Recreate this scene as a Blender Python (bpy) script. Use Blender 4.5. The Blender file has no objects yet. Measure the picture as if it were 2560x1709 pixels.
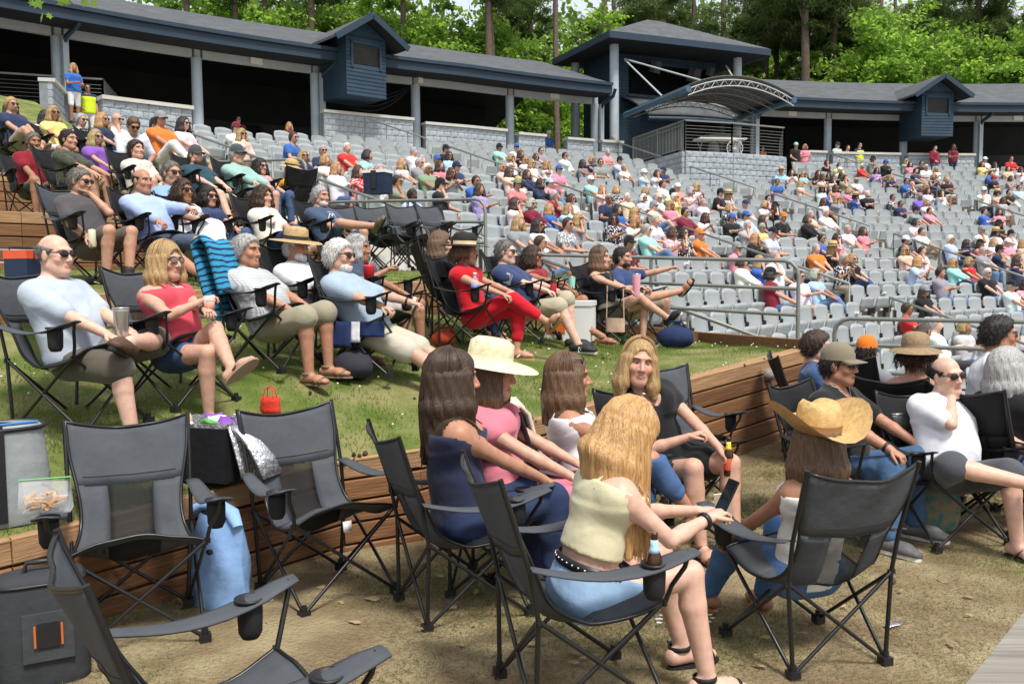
import bpy, bmesh, math, random
import numpy as np
from mathutils import Vector, Matrix, noise as mnoise

random.seed(7)
RNG = np.random.default_rng(7)
SC = bpy.context.scene
COL = SC.collection
rad = math.radians

# ------------------------------------------------------------------ camera
F_PX, W_PX, H_PX = 2250.0, 2560.0, 1709.0
CAM_Z, PITCH, ROLL = 1.65, rad(4.17), rad(0.5)
_f = Vector((0, math.cos(PITCH), -math.sin(PITCH)))
_r0 = Vector((1, 0, 0)); _u0 = Vector((0, math.sin(PITCH), math.cos(PITCH)))
CR = _r0 * math.cos(ROLL) - _u0 * math.sin(ROLL)
CU = _u0 * math.cos(ROLL) + _r0 * math.sin(ROLL)
CF = _f
CAMP = Vector((0, 0, CAM_Z))
cd = bpy.data.cameras.new('camera')
cd.sensor_fit = 'HORIZONTAL'; cd.sensor_width = 36.0; cd.lens = 36.0 * F_PX / W_PX
cd.clip_start = 0.05; cd.clip_end = 600
cam = bpy.data.objects.new('camera', cd); COL.objects.link(cam)
M = Matrix((CR, CU, -CF)).transposed().to_4x4(); M.translation = CAMP
cam.matrix_world = M
SC.camera = cam

def ray(px, py):
    return CF + CR * ((px - W_PX / 2) / F_PX) + CU * ((H_PX / 2 - py) / F_PX)
def P(px, py, d):
    return CAMP + ray(px, py) * d
def proj(p):
    v = Vector(p) - CAMP; z = v.dot(CF)
    return (W_PX / 2 + F_PX * v.dot(CR) / z, H_PX / 2 - F_PX * v.dot(CU) / z, z)

# ------------------------------------------------------------------ light
SUN_EL, SUN_AZ = rad(60), rad(152)       # azimuth: compass-like, measured from +Y clockwise
w = bpy.data.worlds.new('World'); SC.world = w; w.use_nodes = True
nt = w.node_tree; bg = nt.nodes['Background']
sky = nt.nodes.new('ShaderNodeTexSky'); sky.sky_type = 'NISHITA'; sky.sun_disc = False
sky.sun_elevation = SUN_EL; sky.sun_rotation = SUN_AZ
sky.air_density = 1.0; sky.dust_density = 4.0; sky.ozone_density = 1.0
mixw = nt.nodes.new('ShaderNodeMixRGB'); mixw.inputs[0].default_value = 0.7
mixw.inputs[2].default_value = (7.0, 7.3, 7.8, 1)          # thin white overcast over the blue
nt.links.new(sky.outputs[0], mixw.inputs[1]); nt.links.new(mixw.outputs[0], bg.inputs[0])
bg.inputs[1].default_value = 0.108
sl = bpy.data.lights.new('sun', 'SUN'); sl.energy = 3.1; sl.angle = rad(12); sl.color = (1.0, 0.965, 0.9)
sun = bpy.data.objects.new('sun', sl); COL.objects.link(sun)
sd = Vector((math.sin(SUN_AZ) * math.cos(SUN_EL), math.cos(SUN_AZ) * math.cos(SUN_EL), math.sin(SUN_EL)))
sun.rotation_euler = sd.to_track_quat('Z', 'Y').to_euler(); sun.location = sd * 60
vs = SC.view_settings
vs.view_transform = 'Standard'; vs.look = 'None'; vs.gamma = 1; vs.exposure = 0.55; vs.use_curve_mapping = False
SC.cycles.max_bounces = 6; SC.cycles.transparent_max_bounces = 12
SC.cycles.diffuse_bounces = 3; SC.cycles.glossy_bounces = 2

# ------------------------------------------------------------------ object helpers
def tag(o, label=None, cat=None, group=None, kind=None):
    if label: o['label'] = label
    if cat: o['category'] = cat
    if group: o['group'] = group
    if kind: o['kind'] = kind
    return o
def link(name, me, parent=None, mats=None, color=None):
    o = bpy.data.objects.new(name, me); COL.objects.link(o)
    if mats is not None and me is not None and len(me.materials) == 0:
        for m in (mats if isinstance(mats, (list, tuple)) else [mats]): me.materials.append(m)
    if parent: o.parent = parent
    if color: o.color = (*color[:3], 1)
    return o
def empty(name, loc=(0, 0, 0), rz=0.0):
    o = bpy.data.objects.new(name, None); COL.objects.link(o)
    o.location = loc; o.rotation_euler = (0, 0, rz); o.empty_display_size = 0.1
    return o
def copy_obj(o, parent=None):
    c = o.copy(); COL.objects.link(c)
    c.parent = parent
    return c
def copy_tree(o, parent=None):
    c = copy_obj(o, parent)
    for ch in list(o.children): copy_tree(ch, c)
    return c

def np_mesh(name, V, Fc, smooth=False):
    """V (n,3), Fc list of faces or (m,k) array"""
    me = bpy.data.meshes.new(name)
    V = np.asarray(V, dtype=np.float32)
    if isinstance(Fc, np.ndarray):
        m, k = Fc.shape
        me.vertices.add(len(V)); me.vertices.foreach_set('co', V.ravel())
        me.loops.add(m * k); me.loops.foreach_set('vertex_index', Fc.astype(np.int32).ravel())
        me.polygons.add(m)
        me.polygons.foreach_set('loop_start', np.arange(0, m * k, k, dtype=np.int32))
        me.update(calc_edges=True)
    else:
        me.from_pydata([tuple(v) for v in V.tolist()], [], Fc)
    if smooth: me.polygons.foreach_set('use_smooth', np.ones(len(me.polygons), dtype=bool))
    return me

class MB:
    """collects boxes, tubes, sheets ... into one mesh"""
    def __init__(s): s.v = []; s.f = []; s.m = []; s.sm = []
    def add(s, vs, fs, mi=0, smooth=False):
        o = len(s.v); s.v.extend([tuple(v) for v in vs])
        for f in fs: s.f.append([i + o for i in f]); s.m.append(mi); s.sm.append(smooth)
    def box(s, c, size, R=None, mi=0):
        hx, hy, hz = size[0] / 2, size[1] / 2, size[2] / 2
        vs = [Vector((x * hx, y * hy, z * hz)) for z in (-1, 1) for y in (-1, 1) for x in (-1, 1)]
        if R is not None: vs = [R @ v for v in vs]
        c = Vector(c)
        s.add([v + c for v in vs], [(0, 2, 3, 1), (4, 5, 7, 6), (0, 1, 5, 4), (2, 6, 7, 3), (0, 4, 6, 2), (1, 3, 7, 5)], mi)
    def beam(s, a, b, w, h, up=(0, 0, 1), mi=0):
        a = Vector(a); b = Vector(b); d = b - a; L = d.length
        y = d.normalized(); x = y.cross(Vector(up)).normalized(); z = x.cross(y)
        R = Matrix((x, y, z)).transposed()
        s.box((a + b) / 2, (w, L, h), R, mi)
    def tube(s, pts, r, n=6, mi=0, cap=True, smooth=True):
        pts = [Vector(p) for p in pts]; rs = r if isinstance(r, (list, tuple)) else [r] * len(pts)
        t0 = (pts[1] - pts[0]).normalized()
        ref = Vector((0, 0, 1)) if abs(t0.z) < 0.9 else Vector((1, 0, 0))
        x = t0.cross(ref).normalized(); vs = []; k = len(pts)
        for i, p in enumerate(pts):
            t = (pts[min(i + 1, k - 1)] - pts[max(i - 1, 0)]).normalized()
            x = (x - t * x.dot(t)).normalized(); y = t.cross(x)
            for j in range(n):
                a = 2 * math.pi * j / n
                vs.append(p + (x * math.cos(a) + y * math.sin(a)) * rs[i])
        fs = [(i * n + j, i * n + (j + 1) % n, (i + 1) * n + (j + 1) % n, (i + 1) * n + j) for i in range(k - 1) for j in range(n)]
        s.add(vs, fs, mi, smooth)
        if cap: s.add(vs[:n], [tuple(range(n - 1, -1, -1))], mi); s.add(vs[-n:], [tuple(range(n))], mi)
    def lathe(s, prof, n=16, c=(0, 0, 0), R=None, mi=0, smooth=True, caps=True):
        vs = []; c = Vector(c)
        for (r, z) in prof:
            for j in range(n):
                a = 2 * math.pi * j / n; v = Vector((r * math.cos(a), r * math.sin(a), z))
                vs.append((R @ v if R is not None else v) + c)
        k = len(prof)
        fs = [(i * n + j, i * n + (j + 1) % n, (i + 1) * n + (j + 1) % n, (i + 1) * n + j) for i in range(k - 1) for j in range(n)]
        if caps:
            if prof[0][0] > 1e-4: fs.append(tuple(range(n - 1, -1, -1)))
            if prof[-1][0] > 1e-4: fs.append(tuple((k - 1) * n + j for j in range(n)))
        s.add(vs, fs, mi, smooth)
    def sheet(s, grid, th=0.0, mi=0, smooth=True):
        """grid[i][j] of points; th thickness downwards along the normal"""
        a = len(grid); b = len(grid[0]); vs = [Vector(p) for row in grid for p in row]
        q = [(i * b + j, i * b + j + 1, (i + 1) * b + j + 1, (i + 1) * b + j) for i in range(a - 1) for j in range(b - 1)]
        if th == 0: s.add(vs, q, mi, smooth); return
        ns = []
        for i in range(a):
            for j in range(b):
                du = Vector(grid[min(i + 1, a - 1)][j]) - Vector(grid[max(i - 1, 0)][j])
                dv = Vector(grid[i][min(j + 1, b - 1)]) - Vector(grid[i][max(j - 1, 0)])
                ns.append(dv.cross(du).normalized())
        n0 = len(vs); vs2 = vs + [v - n * th for v, n in zip(vs, ns)]
        fs = list(q) + [tuple(reversed([k + n0 for k in f])) for f in q]
        bd = [(0 * b + j, 0 * b + j + 1) for j in range(b - 1)] + [((a - 1) * b + j + 1, (a - 1) * b + j) for j in range(b - 1)] \
            + [((i + 1) * b, i * b) for i in range(a - 1)] + [(i * b + b - 1, (i + 1) * b + b - 1) for i in range(a - 1)]
        fs += [(q1, q0, q0 + n0, q1 + n0) for q0, q1 in bd]
        s.add(vs2, fs, mi, smooth)
    def mesh(s, name, mats=None):
        me = bpy.data.meshes.new(name); me.from_pydata(s.v, [], s.f)
        me.polygons.foreach_set('material_index', s.m); me.polygons.foreach_set('use_smooth', s.sm)
        if mats is not None:
            for m in (mats if isinstance(mats, (list, tuple)) else [mats]): me.materials.append(m)
        me.update(); return me
    def build(s, name, mats, parent=None, color=None):
        return link(name, s.mesh(name, mats), parent, None, color)

def rotz(a): return Matrix.Rotation(a, 3, 'Z')
def rotx(a): return Matrix.Rotation(a, 3, 'X')
def roty(a): return Matrix.Rotation(a, 3, 'Y')

# ------------------------------------------------------------------ materials
MATS = {}
def mat(name, color=(0.5, 0.5, 0.5), rough=0.7, var=0.15, vscale=8.0, bump=0.0, bscale=60.0, bdist=0.01, objcol=False,
        metal=0.0, stretch=None, spec=0.35, color2=None, coords='Object', detail=4, attr=None, objvar=0.0, sheen=0.0):
    m = bpy.data.materials.new(name); m.use_nodes = True; n = m.node_tree; N = n.nodes; L = n.links
    b = N['Principled BSDF']; b.inputs['Roughness'].default_value = rough; b.inputs['Metallic'].default_value = metal
    b.inputs['Specular IOR Level'].default_value = spec
    tc = N.new('ShaderNodeTexCoord'); src = tc.outputs[coords]
    mp = N.new('ShaderNodeMapping'); L.new(src, mp.inputs[0])
    if stretch: mp.inputs['Scale'].default_value = stretch
    nz = N.new('ShaderNodeTexNoise'); nz.inputs['Scale'].default_value = vscale; nz.inputs['Detail'].default_value = detail
    L.new(mp.outputs[0], nz.inputs['Vector'])
    if objcol:
        oi = N.new('ShaderNodeObjectInfo'); basec = oi.outputs['Color']
    else:
        rgb = N.new('ShaderNodeRGB'); rgb.outputs[0].default_value = (*color, 1); basec = rgb.outputs[0]
    if attr:
        at = N.new('ShaderNodeAttribute'); at.attribute_name = attr
        mu = N.new('ShaderNodeMixRGB'); mu.blend_type = 'MULTIPLY'; mu.inputs[0].default_value = 1
        L.new(basec, mu.inputs[1]); L.new(at.outputs['Color'], mu.inputs[2]); basec = mu.outputs[0]
    if color2 is not None:
        cr = N.new('ShaderNodeValToRGB'); cr.color_ramp.elements[0].position = 0.38; cr.color_ramp.elements[1].position = 0.62
        L.new(nz.outputs['Fac'], cr.inputs[0])
        mx = N.new('ShaderNodeMixRGB'); L.new(cr.outputs[0], mx.inputs[0]); L.new(basec, mx.inputs[1]); mx.inputs[2].default_value = (*color2, 1)
        basec = mx.outputs[0]
    hv = N.new('ShaderNodeHueSaturation'); L.new(basec, hv.inputs['Color'])
    mr = N.new('ShaderNodeMapRange'); mr.inputs[3].default_value = 1 - var * 1.6; mr.inputs[4].default_value = 1 + var * 1.6
    mr.inputs[1].default_value = 0.15; mr.inputs[2].default_value = 0.85
    L.new(nz.outputs['Fac'], mr.inputs[0])
    if objvar:
        oi2 = N.new('ShaderNodeObjectInfo'); m2 = N.new('ShaderNodeMapRange'); L.new(oi2.outputs['Random'], m2.inputs[0])
        m2.inputs[3].default_value = 1 - objvar; m2.inputs[4].default_value = 1 + objvar
        mm = N.new('ShaderNodeMath'); mm.operation = 'MULTIPLY'; L.new(mr.outputs[0], mm.inputs[0]); L.new(m2.outputs[0], mm.inputs[1])
        L.new(mm.outputs[0], hv.inputs['Value'])
    else: L.new(mr.outputs[0], hv.inputs['Value'])
    L.new(hv.outputs[0], b.inputs['Base Color'])
    if bump:
        n2 = N.new('ShaderNodeTexNoise'); n2.inputs['Scale'].default_value = bscale; n2.inputs['Detail'].default_value = 5
        L.new(mp.outputs[0], n2.inputs['Vector'])
        bp = N.new('ShaderNodeBump'); bp.inputs['Strength'].default_value = bump; bp.inputs['Distance'].default_value = bdist
        L.new(n2.outputs['Fac'], bp.inputs['Height']); L.new(bp.outputs[0], b.inputs['Normal'])
    if sheen: b.inputs['Sheen Weight'].default_value = sheen
    m['hv'] = hv.name; MATS[name] = m
    return m
def nodes(m): return m.node_tree.nodes, m.node_tree.links, m.node_tree.nodes['Principled BSDF']

def mat_pattern(name, kind, alt=(0.8, 0.8, 0.8), scale=30.0, rough=0.85):
    """cloth whose own colour is the object's colour, printed with a second colour"""
    m = mat(name, rough=rough, var=0.08, vscale=9, bump=0.35, bscale=14, bdist=0.02, objcol=True, spec=0.15, sheen=0.2)
    N, L, b = nodes(m); hv = N[m['hv']]; old = hv.inputs['Color'].links[0].from_socket
    tc = N.new('ShaderNodeTexCoord'); mx = N.new('ShaderNodeMixRGB'); mx.inputs[2].default_value = (*alt, 1)
    if kind == 'check':
        ws = []
        for d in ('X', 'Z'):
            wv = N.new('ShaderNodeTexWave'); wv.wave_type = 'BANDS'; wv.bands_direction = d; wv.inputs['Scale'].default_value = scale
            L.new(tc.outputs['Object'], wv.inputs[0]); ws.append(wv)
        mth = N.new('ShaderNodeMath'); mth.operation = 'MULTIPLY'; L.new(ws[0].outputs['Fac'], mth.inputs[0]); L.new(ws[1].outputs['Fac'], mth.inputs[1]); fac = mth.outputs[0]
    elif kind == 'stripe':
        wv = N.new('ShaderNodeTexWave'); wv.bands_direction = 'Z'; wv.inputs['Scale'].default_value = scale; wv.inputs['Distortion'].default_value = 0.6
        L.new(tc.outputs['Object'], wv.inputs[0]); cr = N.new('ShaderNodeValToRGB'); cr.color_ramp.elements[0].position = 0.5; cr.color_ramp.elements[1].position = 0.56
        L.new(wv.outputs['Fac'], cr.inputs[0]); fac = cr.outputs[0]
    else:
        vo = N.new('ShaderNodeTexNoise'); vo.inputs['Scale'].default_value = scale; vo.inputs['Detail'].default_value = 3
        L.new(tc.outputs['Object'], vo.inputs['Vector']); cr = N.new('ShaderNodeValToRGB'); cr.color_ramp.elements[0].position = 0.53; cr.color_ramp.elements[1].position = 0.58
        L.new(vo.outputs['Fac'], cr.inputs[0]); fac = cr.outputs[0]
    L.new(fac, mx.inputs[0]); L.new(old, mx.inputs[1]); L.new(mx.outputs[0], hv.inputs['Color'])
    return m

mat('dirt', (0.225, 0.165, 0.096), 0.95, 0.24, 3.2, 0.8, 45, 0.03, color2=(0.265, 0.215, 0.125), spec=0.1, detail=8)
mat('lawn', (0.118, 0.168, 0.034), 0.95, 0.28, 3.0, 0.7, 60, 0.03, color2=(0.19, 0.18, 0.075), spec=0.1, detail=8)
mat('concrete', (0.40, 0.385, 0.34), 0.9, 0.1, 1.5, 0.25, 40, spec=0.2, detail=8)
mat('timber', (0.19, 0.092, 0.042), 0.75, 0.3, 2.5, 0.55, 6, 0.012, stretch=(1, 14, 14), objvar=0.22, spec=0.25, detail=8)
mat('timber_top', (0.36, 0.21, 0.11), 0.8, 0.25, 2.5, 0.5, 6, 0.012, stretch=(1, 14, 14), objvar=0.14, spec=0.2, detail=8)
mat('grey_wood', (0.24, 0.22, 0.19), 0.85, 0.25, 3.0, 0.5, 8, 0.01, stretch=(1, 16, 16), spec=0.2, detail=8)
mat('seat_plastic', (0.315, 0.34, 0.345), 0.5, 0.05, 3, 0.04, 90, objvar=0.05, spec=0.3)
mat('seat_dark', (0.03, 0.03, 0.03), 0.6, 0.1, 5)
mat('rail', (0.20, 0.21, 0.19), 0.45, 0.1, 5, 0.08, 60, metal=0.2)
mat('steel_blue', (0.36, 0.42, 0.46), 0.5, 0.08, 3, spec=0.35)
mat('beam_grey', (0.40, 0.43, 0.44), 0.6, 0.08, 2)
mat('navy_trim', (0.016, 0.034, 0.056), 0.55, 0.12, 2, spec=0.4)
mat('navy_siding', (0.019, 0.042, 0.068), 0.7, 0.16, 2.5, objvar=0.10)
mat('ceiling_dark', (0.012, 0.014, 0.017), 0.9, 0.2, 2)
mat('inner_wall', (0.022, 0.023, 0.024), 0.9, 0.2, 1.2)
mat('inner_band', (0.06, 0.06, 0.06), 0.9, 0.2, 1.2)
mat('shingle', (0.092, 0.097, 0.104), 0.9, 0.22, 2.2, 0.5, 26, 0.03, detail=8, spec=0.2)
mat('block', (0.34, 0.38, 0.41), 0.95, 0.14, 9, 0.8, 26, 0.04, objvar=0.09, spec=0.15)
mat('mortar', (0.20, 0.22, 0.23), 0.95)
mat('wall_cap', (0.47, 0.455, 0.41), 0.85, 0.08, 3)
mat('canopy_cloth', (0.10, 0.095, 0.09), 0.8, 0.1, 2)
mat('white_paint', (0.68, 0.68, 0.66), 0.6, 0.05, 4)
mat('black_plastic', (0.012, 0.012, 0.014), 0.45, 0.15, 8, spec=0.45)
mat('bark', (0.17, 0.13, 0.10), 0.95, 0.35, 5, 0.9, 9, 0.08, stretch=(5, 5, 1), objvar=0.2, spec=0.1, detail=8)
# ------------------------------------------------------------------ terrain
CX, CY = 26.0, -5.5                       # centre of the bowl (the stage)
def pol(r, deg, z=0.0):
    a = rad(deg); return Vector((CX + r * math.cos(a), CY + r * math.sin(a), z))
def rtop(deg):                            # radius of the last seating row: the concourse lies behind it
    return 45.5 - max(0.0, min(deg, 146) - 127) * 0.25
def rphi(x, y):
    return math.hypot(x - CX, y - CY), math.degrees(math.atan2(y - CY, x - CX))
def zbowl(r): return 0.57 + 0.317 * (r - 30.0)

class TPS:
    def __init__(s, pts, lam=0.02):
        A = np.array(pts, float); s.c = A[:, :2]; n = len(A)
        K = s.k(A[:, None, :2] - A[None, :, :2]) + lam * np.eye(n)
        Pm = np.hstack([np.ones((n, 1)), A[:, :2]])
        S = np.block([[K, Pm], [Pm.T, np.zeros((3, 3))]])
        s.w = np.linalg.solve(S, np.concatenate([A[:, 2], np.zeros(3)]))
    def k(s, d):
        r2 = (d ** 2).sum(-1) + 1e-9; return 0.5 * r2 * np.log(r2)
    def __call__(s, x, y):
        q = np.array([[x, y]]); K = s.k(q[:, None] - s.c[None])[0]
        return float(K @ s.w[:-3] + s.w[-3] + s.w[-2] * x + s.w[-1] * y)

W0, W1, W2, WM, W3 = (-2.32, 4.08), (-1.075, 5.62), (-0.6, 5.81), (1.0, 7.03), (2.75, 8.42)
WALL = [(-5.2, 0.6), W0, W1, W2, WM, W3]
END1 = (2.25, 10.75)
RIS12 = [(-9.0, 2.6), (-4.4, 6.35), (-3.35, 7.3), (-1.15, 9.2), (1.05, 11.25)]
RIS23 = [(-12.0, 5.0), (-5.4, 10.0), (-3.75, 11.4), (-2.55, 13.6)]
RIS34 = [(-14.5, 7.5), (-8.0, 12.6), (-6.0, 13.9), (-4.3, 14.75)]
RIS45 = [(-17.0, 9.5), (-10.5, 14.4), (-8.3, 15.7), (-6.8, 16.5)]
RIS5D = [(-20.0, 13.0), (-14.5, 18.0), (-12.5, 20.0), (-11.0, 21.2)]
def dens(pts, n=5):
    return [tuple(a[k] + (b[k] - a[k]) * i / n for k in range(3)) for a, b in zip(pts, pts[1:]) for i in range(n)] + [pts[-1]]
T1z = TPS(dens([(-5.2, .6, .33), (-2.32, 4.08, .45), (-1.075, 5.62, .485), (-.6, 5.81, .516), (1.0, 7.03, .72), (2.75, 8.42, .93)]) + [(-2.7, 5.4, .78), (-1.5, 6.2, .90), (-.78, 6.6, .82), (.22, 8.2, .88), (.85, 9.1, .91), (1.57, 10.1, .85), (2.25, 10.75, .86), (1.05, 11.2, .97),
           (-3.35, 7.2, 1.30), (-4.4, 6.25, 1.30), (-1.15, 9.1, 1.28), (0, 10.2, 1.12), (-7, 4, 1.3), (-2.2, 6.9, 1.06), (-1.2, 7.8, 1.06), (-3, 4.3, .66)], 0.01)
T2z = TPS(dens([(-9, 2.6, 1.5), (-4.4, 6.35, 1.52), (-3.35, 7.3, 1.525), (-1.15, 9.2, 1.59), (1.05, 11.25, 1.6)]) + [(-3.4, 7.9, 1.57), (-1.7, 13.0, 1.74), (-.6, 12.2, 1.7), (-2, 9.6, 1.66),
           (-5, 9.0, 1.72), (-3, 10.3, 1.70), (-12, 4.2, 1.75), (-4.4, 8, 1.64), (-1.4, 12.8, 1.74)], 0.01)
def T0z(x, y):
    r, ph = rphi(x, y); t = min(1, max(0, (y - 6) / 3.5)); t = t * t * (3 - 2 * t)
    u = min(1, max(0, (x - 0.0) / 2.5))
    return -0.03 - 0.05 * min(1, max(0, (y - 4) / 1.5)) * (1 - u) + 0.24 * t * u
def T3z(x, y): r, _ = rphi(x, y); return 2.33 + 0.03 * (r - 33)
def T4z(x, y): r, _ = rphi(x, y); return 3.02 + 0.10 * (r - 36.5)
def T5z(x, y): r, _ = rphi(x, y); return 3.75 + 0.33 * (r - 39.5)

def resample(pl, n):
    pts = [Vector((p[0], p[1])) for p in pl]; L = [0]
    for a, b in zip(pts, pts[1:]): L.append(L[-1] + (b - a).length)
    out = []
    for i in range(n):
        t = L[-1] * i / (n - 1); k = 0
        while k < len(L) - 2 and L[k + 1] < t: k += 1
        u = (t - L[k]) / max(1e-9, L[k + 1] - L[k]); out.append(pts[k].lerp(pts[k + 1], u))
    return out
def lawn(name, front, back, zf, m, nu=60, nv=24, rough=0.03, skirt=0.5):
    Fp = resample(front, nu); Bp = resample(back, nu); V = []; Q = []
    for j in range(nv):
        for i in range(nu):
            p = Fp[i].lerp(Bp[i], j / (nv - 1)); z = zf(p.x, p.y)
            e = min(1, min(j, nv - 1 - j) / 2)
            z += e * rough * mnoise.noise(Vector((p.x * 1.3, p.y * 1.3, 3))) ; V.append((p.x, p.y, z))
    for j in range(nv - 1):
        for i in range(nu - 1): Q.append((j * nu + i, j * nu + i + 1, (j + 1) * nu + i + 1, (j + 1) * nu + i))
    me = np_mesh(name, V, np.array(Q), True)
    return tag(link(name, me, None, MATS[m]), kind='structure')

# upper bounds of the lower ground: the timber wall, then the radial edge of the seating
T0B = WALL + [(2.95, 9.6), (3.6, 10.0), (5.9, 8.6), (9.5, 6.0), (14, 3.0)]
lawn('ground', [(-7, -6), (-3, -6), (2, -6), (8, -6), (16, -6)], T0B, T0z, 'dirt', 90, 60, 0.025)
lawn('lawn_terrace', WALL, RIS12 + [END1], T1z, 'lawn', 80, 30, 0.03)
lawn('lawn_terrace', RIS12, RIS23, T2z, 'lawn', 60, 20, 0.03)
lawn('lawn_terrace', RIS23, RIS34, T3z, 'lawn', 50, 14, 0.03)
lawn('lawn_terrace', RIS34, RIS45, T4z, 'lawn', 40, 10, 0.02)
lawn('lawn_terrace', RIS45, RIS5D, T5z, 'lawn', 40, 14, 0.02)
def terr(x, y):
    """height of the lawn or dirt under a point"""
    def side(pl):
        # > 0 when (x, y) lies behind (left / far side of) the polyline
        best = None
        for a, b in zip(pl, pl[1:]):
            ax, ay = a; bx, by = b; dx, dy = bx - ax, by - ay; L2 = dx * dx + dy * dy
            t = max(0, min(1, ((x - ax) * dx + (y - ay) * dy) / L2)); qx, qy = ax + t * dx - x, ay + t * dy - y
            d2 = qx * qx + qy * qy; cr = dx * (y - ay) - dy * (x - ax)
            if best is None or d2 < best[0]: best = (d2, cr)
        return best[1]
    if side(RIS45) > 0: return T5z(x, y)
    if side(RIS34) > 0: return T4z(x, y)
    if side(RIS23) > 0: return T3z(x, y)
    if side(RIS12) > 0: return T2z(x, y)
    if side(WALL + [END1]) > 0: return T1z(x, y)
    return T0z(x, y)

# wide base ground, far below everything and out to the horizon
g = MB(); g.sheet([[(-300 + 60 * i, -60 + 60 * j, -2.6) for i in range(11)] for j in range(8)])
tag(g.build('earth', MATS['dirt']), kind='structure')
# hillside behind the pavilion
hv = []; hq = []
for j, (r, z) in enumerate([(46.0, None), (58.5, None), (65, 7.0), (75, 8.2), (100, 9.5), (150, 9.5)]):
    for i in range(41): ph = 20 + i * 4.2; q = pol(r, ph, zbowl(rtop(ph)) - .25 if z is None else z); hv.append(tuple(q))
for j in range(5):
    for i in range(40): hq.append((j * 41 + i, j * 41 + i + 1, (j + 1) * 41 + i + 1, (j + 1) * 41 + i))
mat('forest_floor', (0.09, 0.07, 0.04), 0.95, 0.3, 1.2, 0.6, 20, 0.1, color2=(0.06, 0.08, 0.025))
tag(link('hillside', np_mesh('hillside', hv, np.array(hq), True), None, MATS['forest_floor']), kind='structure')

# ------------------------------------------------------------------ timber walls
BH = 0.14
def timber_wall(name, line, zt, zb, label, cap=True, seg=2.4, th=0.14, nmax=7):
    root = empty(name, (line[0][0], line[0][1], 0)); tag(root, label, 'retaining wall', 'timber retaining walls of the lawn terraces')
    o = Vector((line[0][0], line[0][1], 0)); k = 0
    tot = sum((Vector(b) - Vector(a)).length for a, b in zip(line, line[1:])); rows = []
    for a, b in zip(line, line[1:]):
        a = Vector(a); b = Vector(b); d = (b - a); L = d.length; d = d / L
        nrm = Vector((d.y, -d.x))                # towards the lower side
        for lev in range(nmax):
            t = 0.0 if lev % 2 == 0 else -0.9 + 0.3 * (lev % 3)
            while t < L - 0.02:
                t0 = max(0, t); t1 = min(L, t + seg)
                if t1 - t0 > 0.12:
                    p0 = a + d * (t0 + 0.003); p1 = a + d * (t1 - 0.003); off = nrm * (-th / 2 + random.uniform(-.006, .006))
                    z0 = zt(p0.x, p0.y) + 0.02 - BH * (lev + .5); z1 = zt(p1.x, p1.y) + 0.02 - BH * (lev + .5)
                    q = (p0 + p1) / 2
                    if max(z0, z1) + BH / 2 > zb(q.x + nrm.x * .25, q.y + nrm.y * .25) - 0.10:
                        m = MB(); mi = 1 if lev == 0 else 0
                        A = Vector((p0.x + off.x, p0.y + off.y, z0)) ; B = Vector((p1.x + off.x, p1.y + off.y, z1))
                        dd = B - A; Lm = dd.length; y = dd.normalized(); x = y.cross(Vector((0, 0, 1))).normalized(); z = x.cross(y)
                        R = Matrix((y, x, z)).transposed(); h = BH - 0.012; bv = 0.008; w_ = th / 2
                        sec = [(-w_, -h / 2 + bv), (-w_ + bv, -h / 2), (w_ - bv, -h / 2), (w_, -h / 2 + bv), (w_, h / 2 - bv), (w_ - bv, h / 2), (-w_ + bv, h / 2), (-w_, h / 2 - bv)]
                        vs = [(-Lm / 2, *s_) for s_ in sec] + [(Lm / 2, *s_) for s_ in sec]
                        m.add(vs, [(i, (i + 1) % 8, 8 + (i + 1) % 8, 8 + i) for i in range(8)] + [tuple(range(7, -1, -1)), tuple(range(8, 16))])
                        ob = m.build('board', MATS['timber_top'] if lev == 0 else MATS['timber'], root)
                        T = R.to_4x4(); T.translation = (A + B) / 2 - o; ob.matrix_local = T
                        k += 1
                t += seg
    return root
timber_wall('retaining_wall', WALL, T1z, T0z, 'tall brown timber wall between the bare dirt and the lowest lawn')
timber_wall('retaining_wall', RIS12, T2z, T1z, 'low timber wall behind the row with the woman in red')
timber_wall('retaining_wall', RIS23, T3z, T2z, 'timber step behind the man in the pale blue shirt')
timber_wall('retaining_wall', RIS34, T4z, T3z, 'upper timber step above the seated group in polo shirts')
timber_wall('retaining_wall', RIS45, T5z, T4z, 'highest timber step of the lawn below the block wall')
# end board of the lowest lawn, next to the seats
m = MB(); e0 = Vector((W3[0], W3[1], T1z(*W3))); e1 = Vector((END1[0], END1[1], T1z(*END1))); e2 = Vector((RIS12[-1][0], RIS12[-1][1], T1z(*RIS12[-1])))
rt = empty('edging_board', e0); tag(rt, 'dark timber edging where the lowest lawn meets the seats', 'edging')
for a, b in ((e0, e1), (e1, e2)):
    for lv in range(3):
        m = MB(); m.beam(a + Vector((0.02, 0, 0.03 - .15 * lv)) - e0, b + Vector((0.02, 0, 0.03 - .15 * lv)) - e0, 0.10, 0.145); m.build('board', MATS['timber'], rt)
# round lamp fixture on the timber wall
m = MB(); q = P(1964, 925, 8.2); m.lathe([(0, -.02), (.05, -.02), (.06, .03), (.05, .07), (.03, .085), (0, .088)], 12, R=rotz(rad(-52)) @ rotx(rad(90)))
o = m.build('wall_lamp', MATS['grey_wood']); nrm = Vector((.62, -.78)); o.location = (2.32, 8.08, T1z(2.32, 8.08) - 0.13); o.location += Vector((nrm.x * .01, nrm.y * .01, 0))
tag(o, 'small round weathered lamp on the timber wall', 'lamp')

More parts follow.
